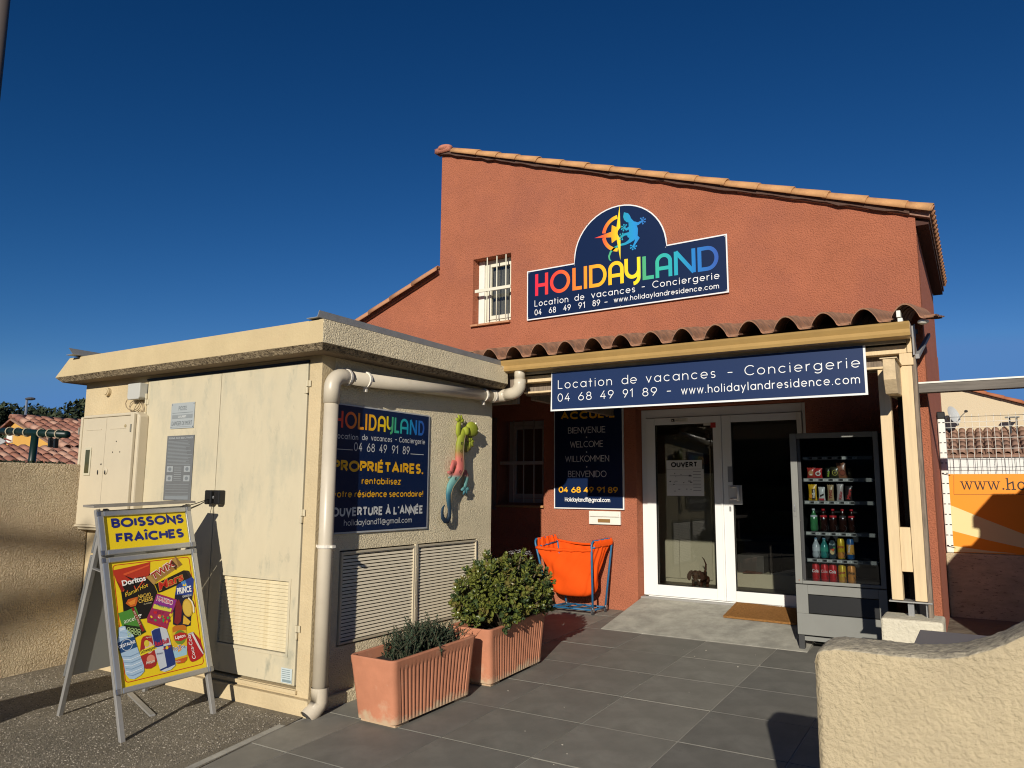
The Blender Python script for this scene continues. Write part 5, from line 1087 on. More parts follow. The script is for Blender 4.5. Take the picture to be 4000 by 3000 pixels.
tag(b.build('pebbles', mat('pebble_pink', (.55,.40,.30), .8)), 'pale pink pebbles on the soil at the far end of the nearer trough', 'pebbles', kind='stuff')
# jade plant
jp = thing('jade_plant', 'large domed jade bush with glossy rounded leaves and a few white flowers', 'plant', (-3.2,5.1,.5))
random.seed(9); b = MB(); stb = MB()
cen = Vector((-3.17,5.03,.745))
def jleaf(b, c, dr, up, l, mi):
    dr = dr.normalized(); s = dr.cross(up); s = s.normalized() if s.length > .01 else Vector((1,0,0)); nn = s.cross(dr)
    w_ = l*.33; P_ = [c, c+dr*l*.35+s*w_*.8+nn*.002, c+dr*l*.75+s*w_+nn*.004, c+dr*l-nn*-.006, c+dr*l*.75-s*w_+nn*.004, c+dr*l*.35-s*w_*.8+nn*.002, c+dr*l*.6-nn*.005]
    b.add(P_, [(0,1,6),(1,2,6),(2,3,6),(3,4,6),(4,5,6),(5,0,6)], mi)
cl = []
for k in range(560):
    th = random.uniform(0, 2*PI); ph = math.acos(random.uniform(-.62, 1)); r = random.uniform(.80, 1.0) if random.random() < .85 else random.uniform(.45,.8)
    lump = 1+.13*math.sin(3*th+1)*math.sin(2*ph+th)+.10*math.sin(7*th+3*ph)*math.sin(4*ph)+random.gauss(0,.025)
    q = Vector((.31*math.sin(ph)*math.cos(th), .485*math.sin(ph)*math.sin(th), .275*math.cos(ph)))*r*lump
    p_ = cen+q
    if p_.x < X1+.06: p_.x = X1+.06+random.uniform(0,.04)
    if p_.z < .47 and abs(p_.y-4.97) < .43 and p_.x < -2.99: continue
    cl.append((p_, Vector((q.x/.09, q.y/.2, q.z/.1)).normalized()))
for p_, nrm in cl:
    ax = (nrm+Vector((0,0,.5))+Vector([random.gauss(0,.25) for _ in range(3)])).normalized(); sd = ax.orthogonal().normalized(); mi0 = random.choice([0,0,1,1,2,3])
    base = p_-ax*.03; stb.tube([cen+Vector((0,0,-.25))+(p_-cen)*.25, base], [.008,.005], 4, caps=False) if random.random() < .25 else None
    a0 = random.uniform(0,6.28)
    for j in range(9):
        a = a0+j*2.4; e = .15+.16*j; dd = (Matrix.Rotation(a, 3, ax) @ sd)
        dr = dd*math.cos(min(1.35,1.3-.12*j))*1+ax*math.sin(.35+.10*j) if False else dd*(1.15-.10*j)+ax*(.15+.12*j)
        jleaf(b, base+ax*(.006*j), dr, ax, random.uniform(.036,.060)*(1-.045*j), mi0 if random.random() < .8 else random.choice([0,1,2,3]))
jm = [mat('jade_a', (.105,.125,.024), .36, spec=.5), mat('jade_b', (.145,.158,.030), .34, spec=.5), mat('jade_c', (.045,.07,.022), .42, spec=.5), mat('jade_d', (.16,.135,.035), .4, spec=.5)]
tag(b.build('foliage', jm, jp, recalc=False), kind='stuff'); tag(stb.build('stem', mat('jade_stem', (.13,.10,.06), .8), jp), kind='stuff')
for bx, by, bz in ((-3.2,5.16,1.045),(-3.18,5.23,1.05),(-3.15,5.32,1.035),(-3.17,5.37,1.02)):
    b = MB()
    for k in range(18):
        c = Vector((bx+random.gauss(0,.018), by+random.gauss(0,.016), bz+random.gauss(0,.008)))
        for j in range(5): a = j*1.257+k; dv = Vector((math.cos(a), math.sin(a), .4)); s = dv.cross(Vector((0,0,1))).normalized()*.0018; b.add([c-s, c+s, c+dv*.013], [(0,1,2)])
    b.build('flower', mat('petal_white', (.85,.80,.78), .6), jp, recalc=False)

# ------------------------------------------------------------------ orange laundry trolley
tr = thing('laundry_trolley', 'orange cloth sack trolley on a blue tubular frame with castors', 'trolley', (-3.75,7.35,.27))
M_blue = mat('blue_tube', (.025,.13,.26), .4, .2, 40, .0005, .15, 20); M_or = mat('orange_cloth', (.80,.085,.006), .85, .5, 260, .0006, .06, 6, spec=.15)
FL, FR, BR, BL = Vector((-4.0,7.235,.33)), Vector((-3.50,7.245,.33)), Vector((-3.455,7.46,.34)), Vector((-3.92,7.46,.34))
TL, TR, TBR, TBL = Vector((-4.215,7.275,1.0)), Vector((-3.53,7.285,1.0)), Vector((-3.415,7.56,1.03)), Vector((-4.10,7.57,1.035))
def hoop(a, ta, tb, c): 
    r = .05; u = (tb-ta).normalized(); d1 = (ta-a).normalized(); d2 = (tb-c).normalized()
    pts = [a, ta-d1*r, ta-d1*r*.4+u*r*.12, ta+u*r*.5, ta+u*r, tb-u*r, tb-u*r*.5, tb-d2*r*.4-u*r*.12, tb-d2*r, c]; b = MB(); b.tube(pts, .0115, 10); b.build('frame_hoop', M_blue, tr, smooth=True)
hoop(FL, TL, TBL, BL); hoop(FR, TR, TBR, BR)
rail = lambda a, c, nm='rail', r=.010: (lambda b: (b.tube([a, c], r, 8), b.build(nm, M_blue, tr, smooth=True)))(MB())
rail(FL+Vector((0,0,-.02)), FR+Vector((0,0,-.02))); rail(BL+Vector((0,0,-.02)), BR+Vector((0,0,-.02))); rail(FL+Vector((0,0,-.02)), BL+Vector((0,0,-.02))); rail(FR+Vector((0,0,-.02)), BR+Vector((0,0,-.02)))
lp = lambda a, c, t: a+(c-a)*t
for t in (.25,.5,.75):
    b = MB(); b.bar(lp(FL,BL,t)*0+lp(FL,FR,t)+Vector((0,0,-.012)), lp(BL,BR,t)+Vector((0,0,-.012)), .022, .01); b.build('slat', M_blue, tr)
rail(lp(FR,TR,.90), lp(BR,TBR,.93)); rail(lp(FL,TL,.88), lp(BL,TBL,.90)); rail(lp(FL,TL,.86), lp(FR,TR,.86))
for q in (FL+Vector((.03,.0,0)), FR, BR, BL):
    ws = MB(); c = Vector((q.x, q.y, .0)); g0 = gz(q.y)+.004; ws.cyl((c.x-.009,c.y,g0+.028),(c.x+.009,c.y,g0+.028),.028,n=16); ws = ws.build('wheel', mat('castor_rubber', (.06,.06,.065), .6), tr, smooth=False, at=(c.x,c.y,g0+.028))
    b = MB(); b.box(c.x-.015,c.x-.011,c.y-.015,c.y+.02,g0+.03,g0+.066); b.box(c.x+.011,c.x+.015,c.y-.015,c.y+.02,g0+.03,g0+.066); b.cyl((c.x,c.y,g0+.066),(c.x,c.y,.32),.008,n=8); b.build('fork', M_steel, ws)
# sack
T4 = [lp(FL,TL,.87), lp(FR,TR,.87), lp(BR,TBR,.93), lp(BL,TBL,.93)]
def sack(u, v):
    s = (u*4) % 4; i = int(s) % 4; t = s-int(s); a, c = T4[i], T4[(i+1) % 4]; p_ = a+(c-a)*t
    cx_, cy_ = -3.79, 7.385; k = 1-.24*v if v < .7 else (1-.24*.7)*math.sqrt(max(0, 1-((v-.7)/.3)**2))
    # rounded plan lower down
    dx, dy = p_.x-(-3.815), p_.y-7.41; rn = min(1, v*1.8); ang = math.atan2(dy/.16, dx/.34); ex, ey = .335*math.cos(ang), .165*math.sin(ang)
    dx = dx*(1-rn)+ex*1.0*rn; dy = dy*(1-rn)+ey*rn
    z_ = p_.z*(1-min(1,v*2))+.93*min(1,v*2) ; z_ = z_-(.52)*(v if v < .7 else .7+.3*math.sin((v-.7)/.3*PI/2)*.95)
    sag = -.05*math.sin(PI*t)*(1-v)**3 if i in (0, 2) else 0
    wr = .010*math.sin(u*70+6*v)*(1-v)*v*2.2+.007*math.sin(u*34+1.7-9*v)*(v*(1-v))*4+.006*math.sin(u*120+14*v)*(1-v)**2
    L2 = math.hypot(dx, dy)+1e-6; bulge = -.03*math.sin(PI*v)*0
    return Vector((-3.815+(-3.79+3.815)*v+dx*k+dx/L2*wr, 7.41+(7.385-7.41)*v+(dy*k+dy/L2*wr)*(1-.05*v), z_+sag))
b = MB(); b.grid(sack, 160, 44); b.build('sack', M_or, tr, smooth=True)
def hem(pts, r): b = MB(); b.tube(pts, r, 12); b.build('hem', M_or, tr, smooth=True)
hem([T4[0]+(T4[1]-T4[0])*(k/14)+Vector((0,-.004,.004*math.sin(k*1.9)-.012*math.sin(PI*k/14))) for k in range(15)], [.017+.003*math.sin(k*2.3) for k in range(15)])
hem([T4[3]+(T4[2]-T4[3])*(k/14)+Vector((0,.0,-.03*math.sin(PI*k/14))) for k in range(15)], [.012]*15)
def flap(A, B, A2, B2, out):                          # cloth turned over a side hoop: up from the hem and over the bar
    def f(u, v):
        lo = A2+(B2-A2)*u; hi = A+(B-A)*u+Vector((0,0,.014))
        w_ = .006*math.sin(u*26)+.004*math.sin(u*47+2)
        if v < .6: q = lo+(hi-lo)*(v/.6); return q+Vector((-out*(.012+w_),0,0))
        a = (v-.6)/.4; return hi+Vector((out*(.028*math.sin(a*PI*.75))-out*.012*(1-a), 0, .006*math.sin(a*PI)-.075*a**1.6-abs(w_)))
    b = MB(); b.grid(f, 30, 22); b.build('side_cloth', M_or, tr, smooth=True)
flap(TL+(TBL-TL)*.08, TBL-(TBL-TL)*.08, T4[0], T4[3], -1); flap(TR+(TBR-TR)*.08, TBR-(TBR-TR)*.08, T4[1], T4[2], 1)

# ------------------------------------------------------------------ door mat
b = MB(); sl_p = .165; fm = lambda x, y: .247+(y-6.69)*.1655+.006
pts = []
b.add([(x, y, fm(x, y)+h) for h in (0, .018) for x, y in ((-2.163,7.305),(-1.50,7.285),(-1.47,7.70),(-2.157,7.745))], [(3,2,1,0),(4,5,6,7),(0,1,5,4),(1,2,6,5),(2,3,7,6),(3,0,4,7)])
random.seed(2)
for k in range(5200):
    x = random.uniform(-2.165,-1.48); y = random.uniform(7.29,7.735); z_ = fm(x,y)+.018; a = random.uniform(0,6.28); l = random.uniform(.004,.010)
    b.add([(x,y,z_),(x+.002*math.cos(a),y+.002*math.sin(a),z_),(x+l*math.cos(a+1)*.6,y+l*math.sin(a+1)*.6,z_+l*.8)], [(0,1,2)])
tag(b.build('door_mat', mat('coir', (.27,.13,.042), .95, 1, 160, .006, .25, 60, spec=.05), at=(-1.8,7.5,.38), recalc=False), 'brown coir mat on the ramp in front of the glass door', 'door mat')
# ------------------------------------------------------------------ dog behind the glass
def dog():
    M = mat('dog_coat', (.065,.021,.009), .6, .4, 220, .002, .25, 14)
    root = thing('dog', 'small brown short-haired dog with hanging ears looking out through the glass door', 'dog', (-2.76,8.36,.44)); root.rotation_euler = (0,0,R(17))
    b = MB(); X = -2.765; g = .445
    b.tube([(X+.075,8.60,g+.13),(X+.06,8.50,g+.135),(X+.035,8.42,g+.13),(X+.01,8.37,g+.125)], [.045,.058,.064,.055], 14)     # trunk, foreshortened
    b.tube([(X+.012,8.38,g+.12),(X,8.34,g+.155),(X-.004,8.32,g+.175)], [.052,.045,.042], 12)                                # neck and chest
    b.ell((X+.004,8.345,g+.115), (.052,.045,.055), 14); b.ell((X-.005,8.305,g+.182), (.047,.050,.043), 16)                                                                             # skull
    b.tube([(X-.005,8.290,g+.170),(X-.006,8.25,g+.138),(X-.007,8.225,g+.112)], [.034,.025,.018], 12)                          # muzzle
    for s in (-1, 1):
        b.tube([(X+.01+s*.034,8.385,g+.11),(X+.01+s*.040,8.36,g+.065),(X+.01+s*.035,8.355,g+.03),(X+.01+s*.036,8.335,g+.012)], [.028,.021,.016,.018], 10)
        b.tube([(X+.07+s*.036,8.59,g+.12),(X+.075+s*.044,8.57,g+.08),(X+.075+s*.042,8.60,g+.045),(X+.075+s*.042,8.58,g+.012)], [.038,.028,.015,.017], 10)
    b.tube([(X+.085,8.63,g+.15),(X+.10,8.65,g+.20),(X+.105,8.655,g+.26),(X+.085,8.65,g+.315),(X+.06,8.645,g+.345)], [.018,.014,.011,.008,.005], 8)
    o = b.build('body', M, root, smooth=True); q = o.modifiers.new('r','REMESH'); q.mode = 'VOXEL'; q.voxel_size = .0055; q.use_smooth_shade = True
    q = o.modifiers.new('sm','SMOOTH'); q.iterations = 4; q.factor = .6
    for s in (-1, 1):
        b = MB(); outl = [(.028,.040),(.050,.042),(.072,.025),(.090,-.005),(.094,-.040),(.080,-.066),(.062,-.070),(.050,-.045),(.042,-.010)]
        b.prism([(X-.005+s*q_[0], g+.182+q_[1]) for q_ in outl], lambda u, v, d: (u, 8.300+d+(abs(u-X)-.03)*.15, v), -.004, .006)
        b.build('ear', mat('dog_ear', (.055,.017,.007), .6), root, smooth=False, bevel=.003)
        b = MB(); b.ell((X-.005+s*.020,8.258,g+.188), (.0065,.004,.0065), 8); b.build('eye', M_blackm, root, smooth=True)
    b = MB(); b.ell((X-.007,8.208,g+.116), (.011,.007,.009), 10); b.build('nose', M_blackm, root, smooth=True)
    b = MB(); b.tube([(X-.007+.018*math.cos(a),8.232+.014*math.sin(a),g+.100) for a in (R(200),R(235),R(270),R(305),R(340))],[.002]*5,5); b.build('mouth', M_blackm, root)
    b = MB(); b.tube([(X+.004+.050*math.cos(a),8.345+.045*math.sin(a),g+.135+.014*math.sin(a)) for a in [k*PI/8 for k in range(16)]], .004, 6, closed=True); b.ell((X+.035,8.300,g+.115),(.007,.004,.009),8); b.build('collar', mat('collar_white', (.75,.75,.72), .5), root)
dog()

# ------------------------------------------------------------------ vending machine
vm = thing('vending_machine', 'grey glass fronted vending machine of drinks and snacks behind the porch posts', 'vending machine', (-1.05,7.0,.25))
vX0, vX1, vY, vY1, vz0, vz1 = -1.378, -.690, 6.735, 7.50, .372, 2.033
M_vg = mat('vending_grey', (.215,.215,.195), .5, .1, 120, .0006, .05, 6, spec=.4); M_vd = mat('vending_dark', (.045,.045,.045), .5); M_vi = mat('vending_inside', (.012,.013,.014), .5)
def vpart(nm, boxes, m, bev=.003, par=vm, at=None):
    b = MB()
    for q in boxes: b.box(*q)
    return b.build(nm, m, par, bevel=bev, at=at)
wx0, wx1, wz0, wz1 = -1.293, -.742, .812, 1.985
vpart('cabinet', [(vX0+.01,vX0+.04,vY+.05,vY1,vz0,vz1),(vX1-.04,vX1-.01,vY+.05,vY1,vz0,vz1),(vX0+.0401,vX1-.0401,vY1-.03,vY1,vz0,vz1),(vX0+.0401,vX1-.0401,vY+.05,vY1-.0301,vz1-.03,vz1),(vX0+.0401,vX1-.0401,vY+.05,vY1-.0301,vz0,.78)], M_vi)
dr_ = vpart('front_door', [(vX0,wx0-.03,vY,vY+.045,vz0+.41,vz1),(wx1+.012,vX1,vY,vY+.045,vz0+.41,vz1),(wx0-.0299,wx1+.0119,vY+.001,vY+.045,wz1+.004,vz1),(wx0-.0299,wx1+.0119,vY+.001,vY+.045,vz0+.41,wz0-.004)], M_vg, .004)
vpart('bevel_strip', [(wx0-.0298,wx0-.002,vY+.008,vY+.04,wz0-.003,wz1+.003)], M_vd, .004, dr_)
vpart('lower_panel', [(vX0,vX1,vY,vY+.045,vz0,vz0+.17),(vX0,-1.285,vY,vY+.045,vz0+.1701,.775),(-.752,vX1,vY,vY+.045,vz0+.1701,.775),(-1.2849,-.7521,vY,vY+.045,.70,.775)], M_vg, .003)
b = MB(); b.prism([(vY+.006,.548),(vY+.02,.695),(vY+.03,.695),(vY+.03,.548)], fYZ, -1.284, -.753); fl = b.build('delivery_flap', M_blackm, vm, bevel=.003)
p = Print((0,vY+.0105,0),(1,0,0),(0,.09,1),(0,-1,0)); p.bold('PUSH',-1.13,.607,.036,.21,mat('emboss_black',(.035,.035,.04),.25),1,.0); p.build('print', fl)
b = MB(); b.box(wx0,wx1,vY+.012,vY+.017,wz0,wz1); b.build('pane', glass('vending_glass', (.72,.75,.76)), vm)
b = MB(); b.box(vX0+.008,vX0+.034,vY-.006,vY-.0001,1.335,1.46); b.ell((vX0+.021,vY-.008,1.41),(.007,.006,.028),10,1); b.ell((vX0+.021,vY-.011,1.385),(.009,.006,.010),10,1); b.build('lock', [M_vg, M_steel], vm)
for z in (1.80,1.55,1.30,1.05,.815,.60): 
    b = MB(); b.ell((wx0-.024,vY+.004,z),(.005,.004,.005),8); b.build('rivet', mat('rivet', (.1,.09,.08), .4), vm)
b = MB(); b.ell((vX0+.03,vY-.001,.81),(.006,.003,.006),8); b.build('rivet', mat('rivet_rust', (.25,.09,.05), .5), vm)
for x in (vX0+.005, vX1-.045):
    b = MB(); b.box(x,x+.045,vY+.01,vY+.07,.249,.3715); b.build('foot', M_vd, vm, bevel=.002)
    b = MB(); b.box(x,x+.045,vY1-.07,vY1-.01,.275,.3715); b.build('foot', M_vd, vm, bevel=.002)
b = MB(); b.box(vX0+.0501,vX1-.0451,vY+.02,vY+.03,.325,.358); b.build('leg_rail', M_vg, vm)
shz = [1.832,1.650,1.462,1.205,.985,.792]
for k, z in enumerate(shz):
    s = MB(); s.box(wx0+.004,wx1-.004,vY+.06,vY+.45,z-.012,z-.003); s = s.build('shelf', M_vi, vm)
    if k < 5:
        b = MB(); b.box(wx0+.006,wx1-.006,vY+.050,vY+.0599,z-.026,z+.004); b.build('price_rail', mat('rail_grey', (.22,.22,.21), .5), s)
        p = Print((0,vY+.0495,0),(1,0,0),(0,0,1),(0,-1,0)); p.rect(wx0+.010,z-.020,wx0+.045,z-.001,'b9b9b2')
        for j in range(5):
            x = wx0+.055+j*.078; p.rect(x,z-.018,x+.026,z-.004,'1a1a1a'); p.rect(x+.029,z-.020,x+.066,z-.002,'c9c9c4'); p.text(random.choice(['1.00','1.50','2.00','1.20']),x+.036,z-.015,.008,.0012,'222222',2)
        p.build('print', s)
xs5 = {0:[-1.232,-1.155,-1.09,-1.02,-.955],1:[-1.228,-1.155,-1.085,-1.013,-.948],2:[-1.232,-1.155,-1.08,-1.005,-.935],3:[-1.225,-1.16,-1.095,-1.03,-.958],4:[-1.235,-1.165,-1.10,-1.03,-.958]}
for k, z in ((3,1.208),(4,.988),(5,.795)):
    for x in xs5[k-1]:
        b = MB(); rr_ = .031; pts = [(x+rr_*math.cos(t), vY+.085+.012*t, z+.032+rr_*math.sin(t)) for t in [i*PI/8 for i in range(-4, 44)]]; b.tube(pts, .0016, 5); b.build('spiral', mat('spiral_wire', (.25,.25,.26), .3, metal=.8), vm)
def lathe(b, x, y, z, prof, mi=0, n=16): 
    b.tube([(x,y,z+h) for h, r in prof], [r for h, r in prof], n, mi, sn=(1,0,0))
def labelband(p_, x, y, z0, z1, r, m, l0=-75, l1=75):
    pass
def canister(name, cat, label, x, y, z, prof, mats, bands=(), txt=None, group=None):
    t = thing(name, label, cat, (x,y,z), group); b = MB(); lathe(b, x, y, z, prof); b.build('body', mats[0], t, smooth=True)
    for h0, h1, r, m in bands: b = MB(); b.tube([(x,y,z+h0),(x,y,z+h1)],[r,r],16,0,False,sn=(1,0,0)); b.build('label', m, t, smooth=True)
    if txt:
        s_, h, sz, wd, c, rr2, rot = txt; p = Print((x,y-rr2-.0008,z),(1,0,0),(0,0,1),(0,-1,0)); p.bold(s_, -wd/2 if not rot else -sz*.3, h, sz, wd, c, 1, .02, R(rot), .1); p.build('print', t)
    return t
canp = [(0,.024),(.004,.030),(.02,.031),(.128,.031),(.146,.025),(.149,.0255),(.150,.020)]
yv = vY+.125
cred = mat('can_red', (.55,.012,.018), .3, metal=.2); cyel = mat('can_yellow', (.62,.42,.02), .3, metal=.2); cora = mat('can_orange', (.62,.25,.05), .3, metal=.2); M_tin = mat('tin', (.6,.6,.6), .3, metal=.9)
G5 = 'cans on the lowest shelf of the vending machine'
for x, m, s_, c_, lab in ((xs5[4][0],cred,'Cola','f0eeea','red cola can at the left end of the lowest shelf'),(xs5[4][1],cred,'Cola','d8a9a6','red cola can second from left on the lowest shelf'),(xs5[4][2],cred,'Cola','f0eeea','red cola can in the middle of the lowest shelf'),(xs5[4][3],cyel,'Lipton','a0242c','yellow tea can between red and orange cans, lowest shelf'),(xs5[4][4],cora,'Schweppes','2a1c08','orange soda can at the right end of the lowest shelf')):
    o = canister('drink_can','can',lab,x,yv,.797,canp,[m],(),(s_,.075,.026,.052,c_,.031,0),G5)
    b = MB(); b.box(x-.012,x+.012,yv-.03,yv-.012,.795,.799) if False else b.tube([(x,yv,.797+.149),(x,yv,.797+.1515)],[.023,.023],14); b.build('lid', M_tin, o)
    if m is cyel: b = MB(); b.tube([(x,yv,.797+.01),(x,yv,.797+.05)],[.0313,.0313],14,0,False); b.build('label', cora, o, smooth=True)
botp = [(0,.022),(.005,.030),(.03,.032),(.05,.029),(.07,.031),(.100,.031),(.130,.017),(.145,.012),(.155,.012)]
M_clear = mat('bottle_clear', (.45,.50,.52), .15, spec=.8); M_teal = mat('bottle_teal', (.03,.22,.20), .15, spec=.8); M_green = mat('bottle_green', (.05,.22,.08), .15, spec=.8); M_cola = mat('bottle_cola', (.02,.006,.004), .12, spec=.8)
M_lw = mat('label_pale', (.55,.6,.62), .4); M_lr = mat('label_red', (.55,.02,.03), .4)
z4 = .990
for x, m, lab, bd in ((xs5[3][0],M_clear,'clear water bottle at the left end of the second shelf from the bottom',M_lw),(xs5[3][1],M_teal,'teal plastic water bottle beside the clear bottle',mat('label_tealgreen', (.04,.3,.22), .4))):
    o = canister('drink_bottle','bottle',lab,x,yv,z4,botp,[m],[(.055,.09,.0318,bd)]); b = MB(); b.cyl((x,yv,z4+.155),(x,yv,z4+.170),.013,n=12); b.build('cap', mat('cap_blue', (.2,.35,.5), .4), o, smooth=True)
o = thing('juice_carton','dark juice pouch with green and orange fruit print, middle of the bottle shelf','carton',(xs5[3][2],yv,z4)); b = MB(); x = xs5[3][2]; b.prism([(x-.025,z4),(x+.025,z4),(x+.028,z4+.12),(x+.012,z4+.15),(x-.012,z4+.15),(x-.028,z4+.12)], fXZ, yv-.02, yv+.015); b.build('body', mat('pouch_dark', (.03,.05,.06), .25), o, bevel=.004)
p = Print((x,yv-.0205,z4),(1,0,0),(0,0,1),(0,-1,0)); p.ell(0,.055,.018,.022,'d9c08a'); p.poly([(-.02,.075),(.02,.085),(.01,.06)],'cf5a2a',2); p.text('Fruit',-.02,.11,.014,.002,'cfe8e4',2,width=.04); p.ell(.015,.09,.008,.006,'3f9c4a',2); p.build('print', o)
tall = [(0,.023),(.004,.0285),(.148,.0285),(.162,.023),(.166,.023)]
o = canister('drink_can','can','tall yellow tea can with orange foot on the bottle shelf',xs5[3][3],yv,z4,tall,[cyel],[(.01,.055,.0289,cora)],('Lipton',.09,.024,.048,'a0242c',.0285,0))
o = canister('drink_can','can','tall dark blue and orange soda can at the right of the bottle shelf',xs5[3][4],yv,z4,tall,[mat('can_blue', (.02,.09,.25), .3)],[(.04,.12,.0289,mat('can_orangeband', (.6,.3,.05), .3))],('ORANGINA',.05,.015,.07,'e8e6de',.029,80))
z3 = 1.210
for k, x in enumerate(xs5[2]):
    lab = ['green fizzy water bottle at the left end of the middle shelf','cola bottle with red label and red cap right beside the green bottle','cola bottle with red label in the centre of the middle shelf','cola bottle with dark label, second from right on the middle shelf','cola bottle with plain red top at the right end of the middle shelf'][k]
    o = canister('drink_bottle','bottle',lab,x,yv,z3,[(h*1.12,r) for h, r in botp],[M_green if k == 0 else M_cola],[(.106,.134,.0285,M_lw if k == 0 else (mat('label_dark', (.05,.05,.05), .4) if k == 3 else M_lr))]); b = MB(); b.cyl((x,yv,z3+.173),(x,yv,z3+.188),.013,n=12); b.build('cap', M_lr if k else M_lw, o, smooth=True)
z2 = 1.467
def packet(name, cat, lab, x, z, w_, h, m, draw, tilt=0):
    w_ *= 1.12; h *= 1.08
    o = thing(name, lab, cat, (x,yv,z)); b = MB(); n = 7
    def f(s): return lambda u, v: Vector((x+(u-.5)*w_*(1-.12*math.sin(PI*v))+tilt*v, yv-.02+s*(.014*math.sin(PI*u)**.6*math.sin(PI*v)**.5+.001), z+h*v+.003*math.sin(u*19)*(1 if v > .9 else 0)))
    b.grid(f(-1), 10, 10); b.grid(f(1), 10, 10); b.build('wrapper', m, o, smooth=True)
    p = Print((x,yv-.0358,z),(1,0,0),(0,0,1),(0,-1,0)); draw(p); p.build('print', o)
pk = lambda n_, c, r=.3: mat('wrap_'+n_, c, r, .3, 60, .002, spec=.6)
packet('snack_packet','snack','yellow chocolate nut packet with torn top at the left of the chocolate bar shelf',xs5[1][0],z2,.062,.125,pk('yellow',(.70,.40,.01)),lambda p: (p.rect(-.005,.01,.024,.095,'2a160c'), p.bold('m&m',.018,.02,.026,.07,'f0ead8',2,.02,R(85)), p.ell(-.014,.035,.012,.018,'d88a1a',2)))
packet('snack_packet','snack','small white and red biscuit packet beside the yellow packet',xs5[1][1],z2,.048,.105,pk('white',(.6,.6,.58)),lambda p: (p.poly([(-.012,.03),(.018,.045),(.018,.06),(-.012,.045)],'2a1a14'), p.rect(-.02,.002,.02,.018,'b0202a')))
packet('snack_packet','snack','pale gold wafer bar packet with dark red lettering in the middle of the shelf',xs5[1][2],z2,.046,.122,pk('gold',(.40,.28,.14)),lambda p: p.bold('TWIX',.012,.018,.024,.075,'8c1c1a',1,.04,R(88)))
packet('snack_packet','snack','silver wafer bar packet with red and white lettering',xs5[1][3],z2,.048,.135,pk('silver',(.45,.40,.38)),lambda p: p.bold('KitKat',.012,.012,.022,.065,'b0242c',1,.03,R(82)),.004)
packet('snack_packet','snack','black chocolate bar packet with red script at the right of the shelf',xs5[1][4],z2,.052,.115,pk('black',(.02,.015,.015)),lambda p: p.bold('Mars',.012,.012,.026,.085,'b8322a',1,.03,R(80)),.008)
z1_ = 1.655
packet('snack_packet','snack','red snack packet with pale round biscuit picture, left of the packet shelf',xs5[0][0],z1_,.060,.082,pk('red',(.42,.04,.03)),lambda p: (p.ell(0,.042,.020,.024,'c08a5a'), p.ell(0,.03,.012,.006,'ded4c8',2)))
packet('snack_packet','snack','red and white snack packet with white oval badge',xs5[0][1]-.02,z1_,.058,.078,pk('red2',(.5,.03,.03)),lambda p: (p.ell(0,.038,.022,.020,'d8d2ca'), p.ell(0,.038,.013,.011,'8c3a30',2)))
packet('snack_packet','snack','small black packet with lime green print',xs5[0][2]-.008,z1_,.036,.080,pk('black2',(.015,.02,.012)),lambda p: p.bold('mini',.008,.012,.018,.045,'a8c83a',1,.02,R(80)))
packet('snack_packet','snack','black packet with yellow ring print in the middle of the packet shelf',xs5[0][3]-.022,z1_,.066,.088,pk('black3',(.03,.03,.015)),lambda p: (p.stroke([(.02*math.cos(t*PI/8),.045+.022*math.sin(t*PI/8)) for t in range(17)],.004,'b8b04a'), p.ell(0,.045,.008,.008,'8a8430',2)))
packet('snack_packet','snack','tall pointed copper coloured crisps bag with round emblem',xs5[0][4]-.028,z1_,.072,.118,pk('copper',(.30,.12,.06)),lambda p: (p.ell(.0,.045,.024,.026,'8a4226'), p.stroke([(.02*math.cos(t*PI/8),.045+.022*math.sin(t*PI/8)) for t in range(17)],.003,'3a1810',2)),-.012)
packet('snack_packet','snack','small gold and black packet at the right end of the packet shelf',xs5[0][4]+.028,z1_,.034,.075,pk('goldblack',(.20,.13,.05)),lambda p: p.bold('R',-.009,.03,.022,.018,'e0c890',1,.02))

# ------------------------------------------------------------------ concrete block, grey box and near wall
b = MB(); b.box(-.618,-.262,5.55,5.86,.15,.735); bo_ = b.build('concrete_block', mat('cream_block', (.66,.60,.46), .95, 1, 38, .012, .08, 5, spec=.1), bevel=.015, at=(-.44,5.7,.2)); tag(bo_, 'square cream rendered block carrying the porch posts on metal brackets', 'block')
b = MB(); b.box(-.362,.9,4.35,5.1,.155,.752); tag(b.build('grey_box', mat('grey_sheet', (.17,.165,.175), .6, spec=.2), at=(0,4.8,.2), bevel=.004), 'plain grey metal chest standing behind the curved wall', 'box')
nw = thing('curved_wall', 'cream roughcast garden wall with curved weathered top in the right foreground', 'wall', (.2,2.6,.1))
tp_ = [(-.468,1.040),(-.461,1.066),(-.442,1.080),(-.40,1.0875),(-.347,1.088),(-.253,1.087),(-.18,1.089),(-.127,1.094),(-.075,1.105),(-.011,1.131),(.03,1.152),(.068,1.176),(.12,1.215),(.18,1.27),(.25,1.35),(.33,1.42),(.42,1.46),(.6,1.48),(2.4,1.48)]
b = MB(); NX = 90
def topz(x):
    for (x0, z0), (x1, z1) in zip(tp_, tp_[1:]):
        if x <= x1: return z0+(z1-z0)*max(0, (x-x0))/(x1-x0)
    return tp_[-1][1]
from mathutils import noise
xsn = [-.468+(.0050*k) for k in range(150)]+[.35+.05*k for k in range(42)]
rows = []
def rough(p, a): v = noise.noise(p*34)*.5+noise.noise(p*80)*.5; return v*a
